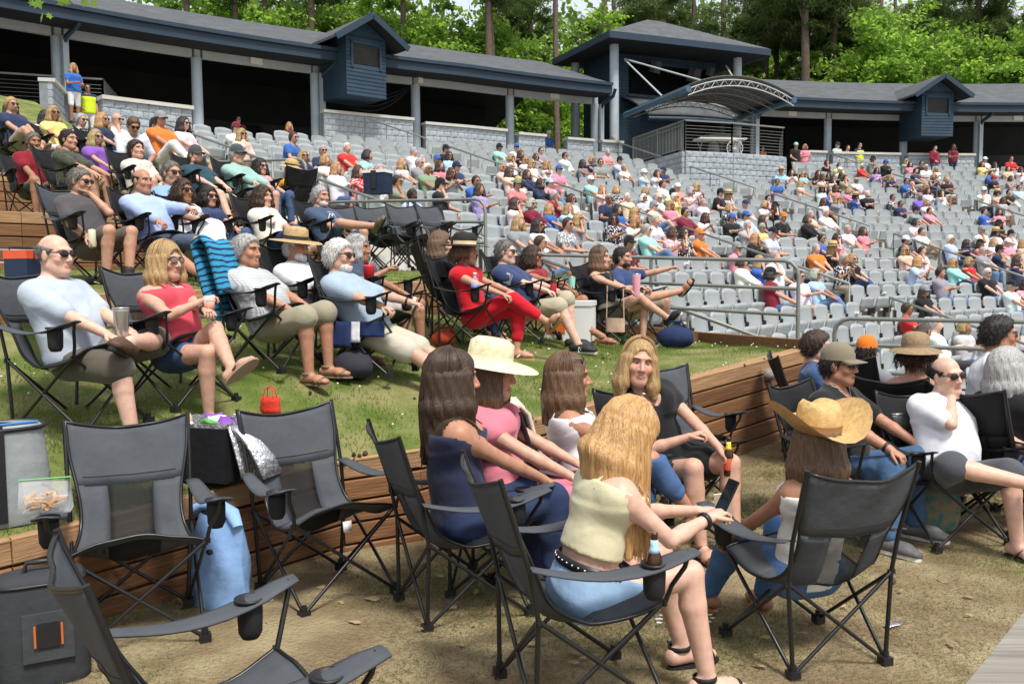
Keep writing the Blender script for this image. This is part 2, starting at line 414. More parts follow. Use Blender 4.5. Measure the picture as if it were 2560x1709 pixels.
# ------------------------------------------------------------------ the bowl: concrete steps
PH_L, PH_R = 144.8, 66.0
ROW0, NROW, RP = 24.6, 27, 0.9
def row_r(i): return ROW0 + RP * i
NA = 70
V = []; Q = []
prof = []
for i in range(NROW):
    r = row_r(i); z = zbowl(r); prof += [(r - 0.45, z), (r + 0.45, z)]
prof.append((58.0, 99.0)); prof = [(15.0, zbowl(row_r(0)) - .25), (row_r(0) - .45, zbowl(row_r(0)) - .25)] + prof
for (r, z) in prof:
    for k in range(NA):
        ph = PH_L + 1.3 + (PH_R - PH_L - 1.3) * k / (NA - 1)
        V.append(tuple(pol(r, ph, min(z, zbowl(rtop(ph)) + .001 * r))))
for i in range(len(prof) - 1):
    for k in range(NA - 1): Q.append((i * NA + k, i * NA + k + 1, (i + 1) * NA + k + 1, (i + 1) * NA + k))
tag(link('seating_steps', np_mesh('seating_steps', V, np.array(Q)), None, MATS['concrete']), kind='structure')
# side face of the steps along the lawn
V = []; Q = []
for i, (r, z) in enumerate(prof):
    q = pol(r, PH_L + 1.3, min(z, zbowl(rtop(PH_L)) + .001 * r)); V += [tuple(q), (q.x, q.y, z - 2.5)]
for i in range(len(prof) - 1): Q.append((2 * i, 2 * i + 1, 2 * i + 3, 2 * i + 2))
tag(link('seating_side', np_mesh('seating_side', V, np.array(Q)), None, MATS['concrete']), kind='structure')

AISLES = [130.6, 117.2, 104.6, 92.2, 79.6]
SECT = []
edges = [PH_L - 0.9] + AISLES
for a, b in zip(edges, edges[1:]): SECT.append((a, b))
SW = 0.535
SEATS = []                                  # dicts: row, sec, idx, pos, ang
for i in range(NROW):
    r = row_r(i) + 0.18
    for s, (a, b) in enumerate(SECT):
        hw = math.degrees(0.62 / r)
        a2 = a - (hw if s else math.degrees(0.3 / r)); b2 = b + hw
        if i >= 19 and s == 1: b2 = 117.2 + hw
        n = int((rad(a2 - b2) * r) // SW)
        da = (a2 - b2) / n
        for k in range(n):
            ph = a2 - (k + .5) * da
            if r > rtop(ph) + .1: continue
            if r > 42.6 and 108.0 < ph < 116.5 : continue      # the sound platform stands here
            if r < 27.6 and ph > 140.5: continue
            SEATS.append(dict(row=i, sec=s, idx=k, n=n, r=r, ph=ph, p=pol(r, ph, zbowl(row_r(i))), used=False, end=(k in (0, n - 1))))
def seat_geom():
    """local: x to the sitter's right, y forward, origin on the step under the seat"""
    back = MB(); g = []
    for i in range(8):
        t = i / 7; z = 0.36 + 0.49 * t; y = -0.13 - 0.09 * t - 0.03 * math.sin(t * 3.1); row = []
        hw = 0.235 * (1 - 0.10 * max(0, t - .75) * 4 * (t > .75))
        for j in range(7):
            u = j / 6 * 2 - 1; zz = z - (0.035 * u * u if i == 7 else 0)
            row.append((u * hw, y + 0.045 * u * u, zz))
        g.append(row)
    back.sheet(g, 0.035)
    for u in (-.07, .07): back.tube([(u, -.152, .42), (u, -.208, .62), (u, -.235, .82)], 0.006, 4)
    up = MB(); gg = []
    for i in range(5):
        t = i / 4; gg.append([(u * 0.215, -0.02 + 0.16 * (t * .35) + 0.02, 0.40 + 0.34 * t * .62 - 0.01 * u * u) for u in (-1, -.5, 0, .5, 1)])
    up.sheet(gg, 0.045)
    dn = MB(); gg = []
    for i in range(5):
        t = i / 4; gg.append([(u * 0.22, -0.12 + 0.43 * t, 0.42 + 0.02 * t - 0.015 * (1 - u * u) - .03 * (t == 1)) for u in (-1, -.5, 0, .5, 1)])
    dn.sheet(gg, 0.045)
    br = MB(); br.box((.25, -.04, .33), (.035, .16, .12)); br.box((.25, -.10, .14), (.04, .06, .34)); br.box((.25, -.14, .50), (.02, .05, .3))
    return back, up, dn, br
_b, _u, _d, _k = seat_geom()
SM = MATS['seat_plastic']; ME_BACK = _b.mesh('seat_back', SM); ME_UP = _u.mesh('seat_pan', SM); ME_DN = _d.mesh('seat_pan', SM); ME_BR = _k.mesh('seat_bracket', MATS['seat_dark'])

def in_view(p, mx=40, my=40):
    x, y, z = proj(p); return z > 0 and -mx < x < W_PX + mx and -my < y < H_PX + my

# ------------------------------------------------------------------ rails
def tube_rail(name, top, label, group, r=0.024, posts=None, bars=(0.33, 0.62), hgt=0.95, close=True, zf=None, rr=0.16):
    """bent tube rail: top = list of ground points of the line (3D); rail runs hgt above them"""
    root = empty(name, top[0]); tag(root, label, 'railing', group); o = Vector(top[0])
    up = Vector((0, 0, hgt)); pts = [Vector(p) for p in top]
    a, b = pts[0], pts[-1]; d = (b - a).normalized(); m = MB()
    path = [a + Vector((0, 0, -.05)) - o]
    path += [a + up - Vector((0, 0, rr)) - o] + [a + up - Vector((0, 0, rr)) + d * rr * (1 - math.cos(t)) + Vector((0, 0, rr * math.sin(t))) - o for t in (rad(30), rad(60), rad(90))]
    path += [p + up - o for p in pts[1:-1]]
    path += [b + up - Vector((0, 0, rr)) - d * rr * (1 - math.cos(t)) + Vector((0, 0, rr * math.sin(t))) - o for t in (rad(90), rad(60), rad(30))] + [b + up - Vector((0, 0, rr)) - o, b + Vector((0, 0, -.05)) - o]
    m.tube(path, r, 8); m.build('rail_tube', MATS['rail'], root)
    for hb in bars:
        m = MB(); m.tube([a + Vector((0, 0, hb)) - o] + [p + Vector((0, 0, hb)) - o for p in pts[1:-1]] + [b + Vector((0, 0, hb)) - o], r * .9, 8); m.build('cross_bar', MATS['rail'], root)
    for t in (posts or []):
        q = a.lerp(b, t); m = MB(); m.tube([q - o + Vector((0, 0, -.05)), q - o + up], r * .9, 8); m.build('post', MATS['rail'], root)
    return root
def bound(r, z=None, off=0.0):
    q = pol(r, PH_L + 0.9 + off); q.z = z; return q
RG = 'bent tube railings along the lawn edge'
tube_rail('railing', [bound(27.6, .86), bound(31.6, 1.02)], 'bent tube railing behind the couple with the pink tumbler', RG, posts=(.45,), hgt=.93)
tube_rail('railing', [bound(31.9, 1.78), bound(35.0, 1.9)], 'bent tube railing behind the row of empty folding chairs', RG, posts=(.45,), hgt=.93)
tube_rail('railing', [bound(35.4, 2.6), bound(38.0, 2.75)], 'bent tube railing beside the woman in the yellow cardigan', RG, posts=(.5,), hgt=.93)
tube_rail('railing', [bound(38.3, 3.3), bound(41.2, 3.5)], 'bent tube railing behind the standing man in the white polo shirt', RG, posts=(.5,), hgt=.93)
tube_rail('railing', [bound(21.0, .26), bound(27.2, .26)], 'long railing at the right behind the seated crowd on the dirt', RG, posts=(.33, .66), hgt=.9)

def hand_rail(name, ph, r0, r1, label):
    """sloping aisle handrail with posts, following the steps"""
    a = pol(r1, ph, zbowl(r1)); b = pol(r0, ph, zbowl(r0)); root = empty(name, a); tag(root, label, 'handrail', 'sloping handrails in the seating aisles')
    up = Vector((0, 0, .88)); m = MB(); m.tube([a * 0, a * 0 + up, b - a + up, b - a], 0.027, 6); m.build('rail_tube', MATS['rail'], root)
    for t in (.36, .70):
        q = a.lerp(b, t) - a; m = MB(); m.tube([q, q + up], 0.018, 6); m.build('post', MATS['rail'], root)
AN = ['first aisle right of the lawn', 'second aisle right of the lawn', 'third aisle right of the lawn', 'aisle near the right edge']
LV = ['lowest', 'second lowest', 'middle', 'second highest', 'highest']
for ai, ph in enumerate(AISLES[:4]):
    for li, (r0, r1) in enumerate([(25.2, 29.2), (30.0, 34.0), (34.8, 38.6), (39.4, 43.0), (43.8, 47.4)]):
        q = pol((r0 + r1) / 2, ph, zbowl((r0 + r1) / 2) + .9)
        if in_view(q, 60, 0): hand_rail('handrail', ph, r0, r1, '%s thin handrail in the %s' % (LV[li], AN[ai]))
for li, (r0, r1) in enumerate([(28.2, 31.4), (32.4, 36.0), (37.0, 40.4)]):
    hand_rail('handrail', PH_L - .2, r0, r1, '%s thin handrail along the lawn edge of the seats' % ['lowest', 'middle', 'highest'][li])
# ------------------------------------------------------------------ pavilion
RC, ZB = 49.5, 9.0            # column circle, underside of the beam
def dr(ph): return max(0.0, ph - 125) * 0.11
def zo(ph): return -0.14 - 0.04 * min(1.0, max(0.0, (ph - 108) / 32))
def phi_of_px(px, r=RC):
    """polar angle at which the circle of radius r crosses the vertical through picture column px"""
    lo, hi = 60.0, 150.0
    for _ in range(50):
        mid = (lo + hi) / 2; q = pol(r + dr(mid), mid, 7)
        if q.y > 0 and proj(q)[0] > px: lo = mid
        else: hi = mid
    return (lo + hi) / 2
def zfloor(ph): return zbowl(rtop(ph)) + 0.05
WING = [('left', 151.0, 121.6), ('right', 112.6, 84.0)]
pav = {}
def arc_strip(prof, a, b, n, closed=True):
    V = []; Q = []; k = len(prof)
    for i in range(n + 1):
        ph = a + (b - a) * i / n
        for (r, z) in prof: V.append(pol(r + dr(ph), ph, z + zo(ph)))
    m = k if closed else k - 1
    for i in range(n):
        for j in range(m): Q.append((i * k + j, i * k + (j + 1) % k, (i + 1) * k + (j + 1) % k, (i + 1) * k + j))
    if closed: Q += [tuple(range(k)), tuple(n * k + j for j in range(k - 1, -1, -1))]
    return V, Q
COLPX = {'left': [-250, 148, 495, 790, 1040, 1275, 1487], 'right': [1705, 1884, 2068, 2257, 2441, 2640]}
DORM_PX = [915, 2341]
for wn, a, b in WING:
    if wn == 'left': b = phi_of_px(1527, 48.2)
    else: a = phi_of_px(1800, 50)
    root = empty('pavilion', pol(RC, (a + b) / 2, 6)); o = root.location.copy(); pav[wn] = root
    tag(root, 'long open curved pavilion with grey shingle roof on the %s of the tower' % wn, 'pavilion', 'open pavilions behind the seats')
    def add(name, prof, mt, n=40, aa=None, bb=None, closed=True, sm=False):
        V, Q = arc_strip(prof, aa if aa is not None else a, bb if bb is not None else b, n, closed)
        me = np_mesh(name, [v - o for v in V], Q, sm); return link(name, me, root, MATS[mt])
    add('roof', [(48.15, 9.62), (54.0, 11.72), (60.0, 9.5), (60.0, 9.38), (54.0, 11.60), (48.2, 9.52)], 'shingle', 60)
    add('gutter', [(48.0, 9.50), (48.0, 9.62), (48.14, 9.62), (48.14, 9.5)], 'navy_trim', 60)
    add('fascia', [(48.10, 9.20), (48.10, 9.49), (48.18, 9.49), (48.18, 9.20)], 'navy_trim', 60)
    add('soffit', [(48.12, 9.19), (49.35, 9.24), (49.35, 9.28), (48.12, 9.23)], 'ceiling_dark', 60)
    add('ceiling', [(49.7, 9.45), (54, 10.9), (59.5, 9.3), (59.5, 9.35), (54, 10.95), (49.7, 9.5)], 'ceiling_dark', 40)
    cols = [phi_of_px(p) for p in COLPX[wn]]
    for c0, c1 in zip(cols, cols[1:]):
        hw = math.degrees(.17 / RC)
        add('beam', [(RC - .09, ZB), (RC - .09, ZB + .42), (RC + .09, ZB + .42), (RC + .09, ZB)], 'beam_grey', 6, c0 - hw, c1 + hw)
    for c in cols:
        m = MB(); q = pol(RC + dr(c), c, zfloor(c) - .4) - o; m.tube([q, q + Vector((0, 0, ZB + zo(c) - zfloor(c) + .4))], [.19, .17], 12); m.build('column', MATS['steel_blue'], root)
        m = MB(); q2 = pol(RC + dr(c), c, ZB + zo(c)) - o; m.box(q2 + Vector((0, 0, .21)), (.2, .2, .44), rotz(rad(c))); m.build('column_head', MATS['beam_grey'], root)
    # back wall, dark, with a paler band; an opening near the tower on the left wing
    bb = phi_of_px(1215, 57) if wn == 'left' else b
    a2 = a
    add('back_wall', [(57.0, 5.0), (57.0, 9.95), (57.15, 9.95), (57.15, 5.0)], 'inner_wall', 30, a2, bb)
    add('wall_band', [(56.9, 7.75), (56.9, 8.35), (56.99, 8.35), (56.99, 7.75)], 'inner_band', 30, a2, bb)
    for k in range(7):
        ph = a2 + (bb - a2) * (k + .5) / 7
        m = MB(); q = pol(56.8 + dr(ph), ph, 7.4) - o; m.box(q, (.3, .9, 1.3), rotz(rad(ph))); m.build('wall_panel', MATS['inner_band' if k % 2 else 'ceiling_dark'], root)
    # downspouts
    for px in ({'left': [160, 800, 1500], 'right': [1888, 2446]}[wn]):
        c = phi_of_px(px + (8 if px < 1000 else 4), 49.2); m = MB()
        q = [pol(r_ + dr(c), c, z_ + zo(c)) for r_, z_ in ((48.15, 9.4), (48.3, 9.15), (49.1, 8.95), (49.2, 8.8))]
        m.tube([v - o for v in q], .075, 6); m.build('downspout', MATS['navy_trim'], root)
        m = MB(); m.box(pol(49.2 + dr(c), c, (8.8 + zfloor(c)) / 2) - o, (.13, .17, 8.8 - zfloor(c)), rotz(rad(c))); m.build('downspout_pipe', MATS['steel_blue'], root)

mat('sign_face', (0.75, 0.74, 0.68), 0.6, 0.05); mat('sign_ink', (0.36, 0.34, 0.30), 0.7, 0.1)
EXITF = {'E': [(0, .5, .2, 1), (.4, .1, .6, .2), (.4, .5, .5, .2), (.4, .9, .6, .2)], 'X': 'x', 'I': [(.5, .5, .25, 1)], 'T': [(.5, .5, .22, 1), (.5, .9, 1, .2)]}
def exit_sign(px, z, text, label):
    ph = phi_of_px(px, RC - .12); q = pol(RC - .14 + dr(ph), ph, z + zo(ph)); root = empty('exit_sign', q, rad(ph) - math.pi / 2 + math.pi); tag(root, label, 'sign', 'pale signs on the pavilion beam')
    m = MB(); m.box((0, 0, 0), (.42, .06, .30)); m.build('case', MATS['sign_face'], root)
    if text:
        m = MB(); cw = .075
        for k, ch in enumerate(text):
            x0 = -.16 + k * .085; spec = EXITF[ch]
            if spec == 'x':
                for s in (-1, 1): m.box((x0 + cw / 2, -.033, 0), (.02, .004, .17), roty(s * rad(26)))
            else:
                for (u, v, sw, sh) in spec:
                    m.box((x0 + min(max(u, .15), .85) * cw, -.033, (v - .5) * .15), (sw * cw * .9, .004, max(.02, sh * .16)))
        m.build('lettering', MATS['sign_ink'], root)
exit_sign(645, 9.2, 'EXIT', 'pale EXIT sign on the beam above the far left seats')
exit_sign(1387, 9.2, 'EXIT', 'pale EXIT sign on the beam just left of the tower')
exit_sign(1979, 9.2, 'EXIT', 'pale EXIT sign on the beam right of the canopy')
exit_sign(2541, 9.2, 'EXIT', 'pale EXIT sign on the beam at the right edge')
for px, lb in ((1049, 'small white speaker box on the beam near the middle'), (2267, 'small white flood lamp on the beam by the right dormer')):
    ph = phi_of_px(px, RC - .15); m = MB(); m.box((0, 0, 0), (.22, .2, .28), rotz(rad(ph))); m.lathe([(.06, 0), (.05, .03), (0, .03)], 10, R=rotz(rad(ph + 180)) @ roty(rad(90)), c=tuple(pol(.1, ph + 180) - pol(0, 0)))
    ob = m.build('speaker_box', MATS['white_paint']); ob.location = pol(RC - .2 + dr(ph), ph, 9.18 + zo(ph)); tag(ob, lb, 'speaker')

# ------------------------------------------------------------------ block walls (each block a part)
ME_BLOCK = {}
def block_mesh(w_, h_, d_):
    m = MB(); hw, hh = w_ / 2 - .006, h_ / 2 - .006; j = lambda: random.uniform(-.012, .012)
    f = [(-hw, -d_ / 2, -hh), (hw, -d_ / 2, -hh), (hw, -d_ / 2, hh), (-hw, -d_ / 2, hh)]
    i = [(-hw * .55 + j(), -d_ / 2 - .014 + j(), -hh * .5 + j()), (hw * .55 + j(), -d_ / 2 - .014 + j(), -hh * .5 + j()), (hw * .55 + j(), -d_ / 2 - .014 + j(), hh * .5 + j()), (-hw * .55 + j(), -d_ / 2 - .014 + j(), hh * .5 + j())]
    b = [(x, d_ / 2, z) for (x, y, z) in f]
    m.add(f + i + b, [(4, 5, 6, 7), (0, 1, 5, 4), (1, 2, 6, 5), (2, 3, 7, 6), (3, 0, 4, 7), (0, 8, 9, 1), (2, 10, 11, 3), (1, 9, 10, 2), (3, 11, 8, 0)])
    return m.mesh('block', MATS['block'])
BLK = [block_mesh(.40, .2, .18) for _ in range(5)]
def block_wall(pts, zt, rows, label, cap=True, name='block_wall', group='pale blue grey block walls', wz=.10):
    """pts: plan polyline seen from the seats, left to right"""
    pts = [Vector((p.x, p.y)) for p in pts]; root = empty(name, (pts[0].x, pts[0].y, zt)); tag(root, label, 'block wall', group)
    o2 = Vector((pts[0].x, pts[0].y)); core = MB()
    for a, b in zip(pts, pts[1:]):
        d = b - a; L = d.length; n = max(1, round(L / .3)); wd = L / n; ang = math.atan2(d.y, d.x); R = rotz(ang); dn = Vector((-d.y, d.x)) / L
        for r in range(rows):
            z = -wz - .2 * (r + .5)
            for k in range(n + (r % 2)):
                u0 = max(0, (k - .5 * (r % 2)) * wd); u1 = min(L, (k + 1 - .5 * (r % 2)) * wd)
                if u1 - u0 < .05: continue
                c = a + d * ((u0 + u1) / 2 / L) - o2
                ob = link('block', random.choice(BLK), root); ob.location = (c.x, c.y, z); ob.rotation_euler = (0, 0, ang); ob.scale = ((u1 - u0) / .4, 1, 1)
        c = (a + b) / 2 - o2 + dn * .12; core.box((c.x, c.y, -wz - .2 * rows / 2), (L, .2, .2 * rows), R)
        if cap:
            m = MB(); c = (a + b) / 2 - o2 + dn * .03; m.box((c.x, c.y, -wz / 2), (L + .06, .42, wz - .004), R); m.build('cap', MATS['wall_cap'], root)
    core.build('mortar_core', MATS['mortar'], root)
    return root
def pxwall(px0, px1, r=48.55, n=2):
    a, b = phi_of_px(px0, r), phi_of_px(px1, r); return [pol(r + dr(a + (b - a) * i / n), a + (b - a) * i / n) for i in range(n + 1)]
WL = [(250, 474, 6.4, 4, 'far left, behind the hi-vis vest'), (808, 1030, 7.42, 5, 'behind the man in red, left of the middle column'), (1062, 1262, 7.32, 5, 'below the two people standing in the dark pavilion'),
      (1294, 1360, 7.25, 5, 'short one left of the man in the blue shirt'), (1416, 1480, 7.22, 5, 'short one right of the man in the blue shirt'), (1502, 1553, 7.22, 5, 'against the tower with a man leaning on it'),
      (2018, 2062, 7.22, 5, 'narrow one beside the standing couple'), (2080, 2246, 7.2, 5, 'below the three people in hi-vis vests'), (2268, 2433, 7.2, 5, 'below the two people in maroon shirts')]
for x0, x1, zt, rows, lb in WL:
    block_wall(pxwall(x0, x1, 45.0 if x0 < 300 else 48.55), zt, rows, 'pale block wall ' + lb)

# ------------------------------------------------------------------ dormers
def siding(root, o, R, x0, x1, z0, z1, y, name='siding_board', bh=.13, hole=None, mt='navy_siding'):
    z = z0
    while z < z1 - .01:
        h = min(bh, z1 - z); spans = [(x0, x1)]
        if hole and z + h / 2 > hole[2] and z + h / 2 < hole[3]: spans = [(x0, hole[0]), (hole[1], x1)]
        for (s0, s1) in spans:
            if s1 - s0 < .03: continue
            m = MB(); vs = [(s0, y - .022, z), (s1, y - .022, z), (s1, y - .006, z + h - .008), (s0, y - .006, z + h - .008), (s0, y + .03, z), (s1, y + .03, z), (s1, y + .03, z + h - .008), (s0, y + .03, z + h - .008)]
            m.add([R @ Vector(v) + o for v in vs], [(0, 1, 2, 3), (5, 4, 7, 6), (1, 5, 6, 2), (4, 0, 3, 7), (3, 2, 6, 7), (4, 5, 1, 0)])
            m.build(name, MATS[mt], root)
        z += bh
for px, lb in ((918, 'small navy dormer on the left roof wing'), (2341, 'small navy dormer on the right roof wing')):
    r = 47.6; ph = phi_of_px(px, r); q = pol(r + dr(ph), ph, 8.0 + zo(ph)); root = empty('dormer', q); tag(root, lb, 'dormer', 'navy dormers breaking through the eaves')
    R = rotz(rad(ph) + math.pi / 2 + math.pi); R = rotz(rad(ph) - math.pi / 2)   # local -y faces the seats
    hw, Z0 = .78, Vector((0, 0, 0)); H = 2.0
    siding(root, Z0, R, -hw, hw, 0, H, 0, hole=(-.52, .52, .98, 1.72))
    m = MB()
    for sx in (-1, 1): m.box(R @ Vector((sx * (hw - .03), .9, H / 2)), (.06, 1.8, H), R)
    m.box(R @ Vector((0, .9, .02)), (hw * 2 - .1, 1.7, .04), R); m.build('side_wall', MATS['navy_siding'], root)
    m = MB(); 
    for k in range(10): m.box(R @ Vector((0, .05, 1.02 + .072 * k)), (1.04, .012, .06), R @ rotx(rad(35)))
    m.build('louver', MATS['inner_band'], root)
    m = MB()
    for (c, sz) in (((-.56, -.03, 1.36), (.08, .05, .86)), ((.56, -.03, 1.36), (.08, .05, .86)), ((0, -.03, 1.77), (1.2, .05, .08))): m.box(R @ Vector(c), sz, R)
    m.build('window_frame', MATS['navy_trim'], root)
    # gable front and roof
    m = MB(); m.add([R @ Vector(v) for v in ((-hw, 0, H), (hw, 0, H), (0, 0, H + .52), (-hw, .06, H), (hw, .06, H), (0, .06, H + .52))], [(0, 1, 2), (5, 4, 3), (0, 2, 5, 3), (1, 4, 5, 2)]); m.build('gable', MATS['navy_siding'], root)
    for sx in (-1, 1):
        e = Vector((sx * 1.42, 0, H - .30)); t = Vector((0, 0, H + .62)); m = MB()
        A = [Vector((e.x, -.5, e.z)), Vector((t.x, -.5, t.z)), Vector((t.x, 4.2, t.z)), Vector((e.x, 4.2, e.z))]; dz = Vector((0, 0, .09))
        m.add([R @ v for v in A] + [R @ (v + dz) for v in A], [(3, 2, 1, 0), (4, 5, 6, 7), (0, 1, 5, 4), (2, 3, 7, 6), (3, 0, 4, 7)]); m.build('roof', MATS['shingle'], root)
        m = MB(); m.beam(R @ (A[0] + Vector((0, -.03, .0))), R @ (A[1] + Vector((0, -.03, 0))), .05, .2); m.build('bargeboard', MATS['navy_trim'], root)
        m = MB(); B = [Vector((sx * .03, -.46, H + .55)), Vector((e.x * .98, -.46, e.z - .02)), Vector((e.x * .98, .3, e.z - .02)), Vector((sx * .03, .3, H + .55))]; m.add([R @ v for v in B], [(0, 1, 2, 3)]); m.build('soffit', MATS['ceiling_dark'], root)
# cables drooping under the left dormer
m = MB()
for k in range(4):
    a_ = P(800, 190 + 5 * k, 32.0); b_ = P(1022, 215 + 3 * k, 34.0)
    m.tube([a_.lerp(b_, t / 12) - Vector((0, 0, (0.55 + .12 * k) * 4 * (t / 12) * (1 - t / 12))) for t in range(13)], .022, 5)
tag(m.build('cable', MATS['black_plastic']), 'bundle of black cables drooping under the left dormer', 'cable')

# ------------------------------------------------------------------ tower
Tc = [Vector((4.08, 37.5)), Vector((11.6, 40.8)), Vector((9.6, 45.6)), Vector((2.05, 42.3))]   # eave corners
Lx = Tc[1] - Tc[0]; angT = math.atan2(Lx.y, Lx.x); RT = rotz(angT); TW = Lx.length; TD = (Tc[3] - Tc[0]).length
root = empty('tower', (*Tc[0], 6)); tag(root, 'navy control tower with hipped grey roof and open upper floor', 'tower'); oT = Vector((Tc[0].x, Tc[0].y, 0)) - root.location
def tb(name, c, sz, mt, R=None): m = MB(); m.box(RT @ Vector(c) + oT, sz, RT if R is None else RT @ R); return m.build(name, MATS[mt], root)
def tl(v): return RT @ Vector(v) + oT
ZE = 11.6
m = MB(); pk = [Vector((TW * .42, TD * .5, 13.05)), Vector((TW * .50, TD * .5, 13.05))]; e = [Vector((0, 0, ZE)), Vector((TW, 0, ZE)), Vector((TW, TD, ZE)), Vector((0, TD, ZE))]
m.add([tl(v) for v in e + pk], [(0, 1, 5, 4), (1, 2, 5), (2, 3, 4, 5), (3, 0, 4)]); m.build('roof', MATS['shingle'], root)
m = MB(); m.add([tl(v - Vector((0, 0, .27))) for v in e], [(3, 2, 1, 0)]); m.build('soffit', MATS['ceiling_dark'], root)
for i in range(4):
    m = MB(); A, B = e[i], e[(i + 1) % 4]; m.beam(tl(A - Vector((0, 0, .145))), tl(B - Vector((0, 0, .145))), .06, .27); m.build('fascia', MATS['navy_trim'], root)
# columns at the front corners
for (x, y) in ((.75, .9), (TW - 1.1, .9), (.75, TD - .8), (TW - 1.1, TD - .8)):
    m = MB(); m.tube([tl((x, y, 5.6)), tl((x, y, ZE - .3))], [.21, .19], 12); m.build('column', MATS['steel_blue'], root)
# body: front siding with dark control window, left side wall, lower bay
FX0, FX1, FY = 1.35, TW - 1.5, 2.0
siding(root, oT, RT, FX0, FX1, 8.7, 11.3, FY, hole=(FX0 + .75, FX1 - .35, 9.55, 10.85))
RL = RT @ rotz(rad(-90))
for zz0, zz1 in ((5.8, 11.3),):
    z = zz0
    while z < zz1:
        m = MB(); m.box(tl((FX0 - .02, FY + 1.35, z + .06)), (.05, 2.6, .122), RT); m.build('siding_board', MATS['navy_siding'], root); z += .13
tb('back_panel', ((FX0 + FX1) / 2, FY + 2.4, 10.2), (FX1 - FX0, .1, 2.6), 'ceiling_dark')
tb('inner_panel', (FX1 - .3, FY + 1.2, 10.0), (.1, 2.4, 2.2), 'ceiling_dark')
tb('window_sill', ((FX0 + FX1) / 2 + .2, FY - .03, 9.5), (FX1 - FX0 - 1.0, .14, .07), 'navy_trim')
m = MB(); m.tube([tl((FX0 + .02, FY - .06, 5.8)), tl((FX0 + .02, FY - .06, 11.2))], .05, 6); m.build('downspout', MATS['navy_trim'], root)
# lower bay: angled siding wall, opening behind the deck
z = 5.4
while z < 8.55:
    m = MB(); m.box(tl((FX0 + .45, FY - .35, z + .06)), (1.2, .05, .122), RT @ Matrix.Identity(3) if False else RT @ rotz(rad(-38))); m.build('siding_board', MATS['navy_siding'], root)
    m = MB(); m.box(tl((FX0 + 1.65, FY - .82, z + .06)), (1.45, .05, .122), RT @ rotz(rad(-12))); m.build('siding_board', MATS['navy_siding'], root)
    z += .13
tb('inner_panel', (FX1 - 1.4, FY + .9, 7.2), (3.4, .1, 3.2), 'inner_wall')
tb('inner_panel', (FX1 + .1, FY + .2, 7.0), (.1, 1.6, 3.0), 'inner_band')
tb('door_post', (FX0 + 2.45, FY - .95, 7.0), (.16, .12, 3.1), 'navy_trim')
tb('door_post', (FX1 - .35, FY - .95, 7.0), (.16, .12, 3.1), 'navy_trim')
# curved lean-to roof over the bay
m = MB(); g = []
for i in range(7):
    t = i / 6; g.append([tl((FX0 + .35 + .05 * i + (FX1 - FX0 - .2 - .1 * i + .8) * u, FY - .05 - 1.75 * t - .5 * math.sin(math.pi * u) * t, 9.35 - 1.0 * t ** 1.5)) for u in [k / 10 for k in range(11)]])
m.sheet(g, .08); m.build('bay_roof', MATS['shingle'], root)
m = MB(); m.tube([Vector(p) - Vector((0, 0, .12)) for p in g[-1]], .10, 6); m.build('bay_fascia', MATS['navy_trim'], root)
# speakers and lamps hanging in the upper opening
for (x, y, z_, s_) in ((FX0 + 1.9, FY - .4, 10.75, .42), (FX1 - 1.3, FY - .2, 10.6, .5), (FX1 - .5, FY - .3, 10.8, .3)):
    m = MB(); m.box(tl((x, y, z_)), (s_, s_ * .7, s_ * 1.2), RT @ rotz(.4) @ rotx(.3)); m.build('hanging_speaker', MATS['inner_band'], root)
# canopy: two blue pipes, arched trusses and dark cloth
root = empty('canopy', (*Tc[0], 9)); tag(root, 'arched canopy of white trusses and dark cloth on two blue pipes', 'canopy'); oT = Vector((Tc[0].x, Tc[0].y, 0)) - root.location
pa0, pa1 = P(1563, 288, 36.8), P(1722, 222, 32.5)
pb0, pb1 = P(1838, 298, 37.5), P(1986, 250, 34.0)
rl = root.location
for (a_, b_) in ((pa0, pa1), (pb0, pb1)):
    m = MB(); m.tube([a_ - rl, b_ - rl], .12, 10); m.build('support_pipe', MATS['navy_trim'] if False else MATS['steel_blue'], root)
mat('pipe_blue', (0.05, 0.105, 0.155), 0.45, 0.1, 3)
for ch in root.children: ch.data.materials.clear(); ch.data.materials.append(MATS['pipe_blue'])
def arch(t, u, lift=0.0):
    a_ = pa0.lerp(pa1, t); b_ = pb0.lerp(pb1, t); q = a_.lerp(b_, u); return q + Vector((0, 0, 0.52 * 4 * u * (1 - u) + lift)) - rl
m = MB(); m.sheet([[arch(.12 + .88 * i / 6, u / 12, .12) for u in range(13)] for i in range(7)], .04); m.build('cloth', MATS['canopy_cloth'], root)
for i in range(4):
    t = .14 + .85 * i / 3; m = MB()
    m.tube([arch(t, u / 12) for u in range(13)], .026, 5); m.tube([arch(t, u / 12, -.22) for u in range(13)], .024, 5)
    for u in range(12): m.tube([arch(t, u / 12), arch(t, (u + .5) / 12, -.22), arch(t, (u + 1) / 12)], .014, 4)
    m.build('truss', MATS['beam_grey'] if i == 3 else MATS['rail'], root)
for (a_, b_) in ((P(1562, 150, 37.9), pa0.lerp(pa1, .65)), (P(1562, 148, 37.9), P(1765, 205, 33.5)), (P(1815, 165, 40), pb0.lerp(pb1, .35)), (P(1790, 195, 38.5), arch(.9, .25) + rl)):
    m = MB(); m.tube([a_ - rl, b_ - rl], .024 if a_.y < 37.95 and b_.y > 33 else .036, 5); m.build('stay', MATS['beam_grey'], root)

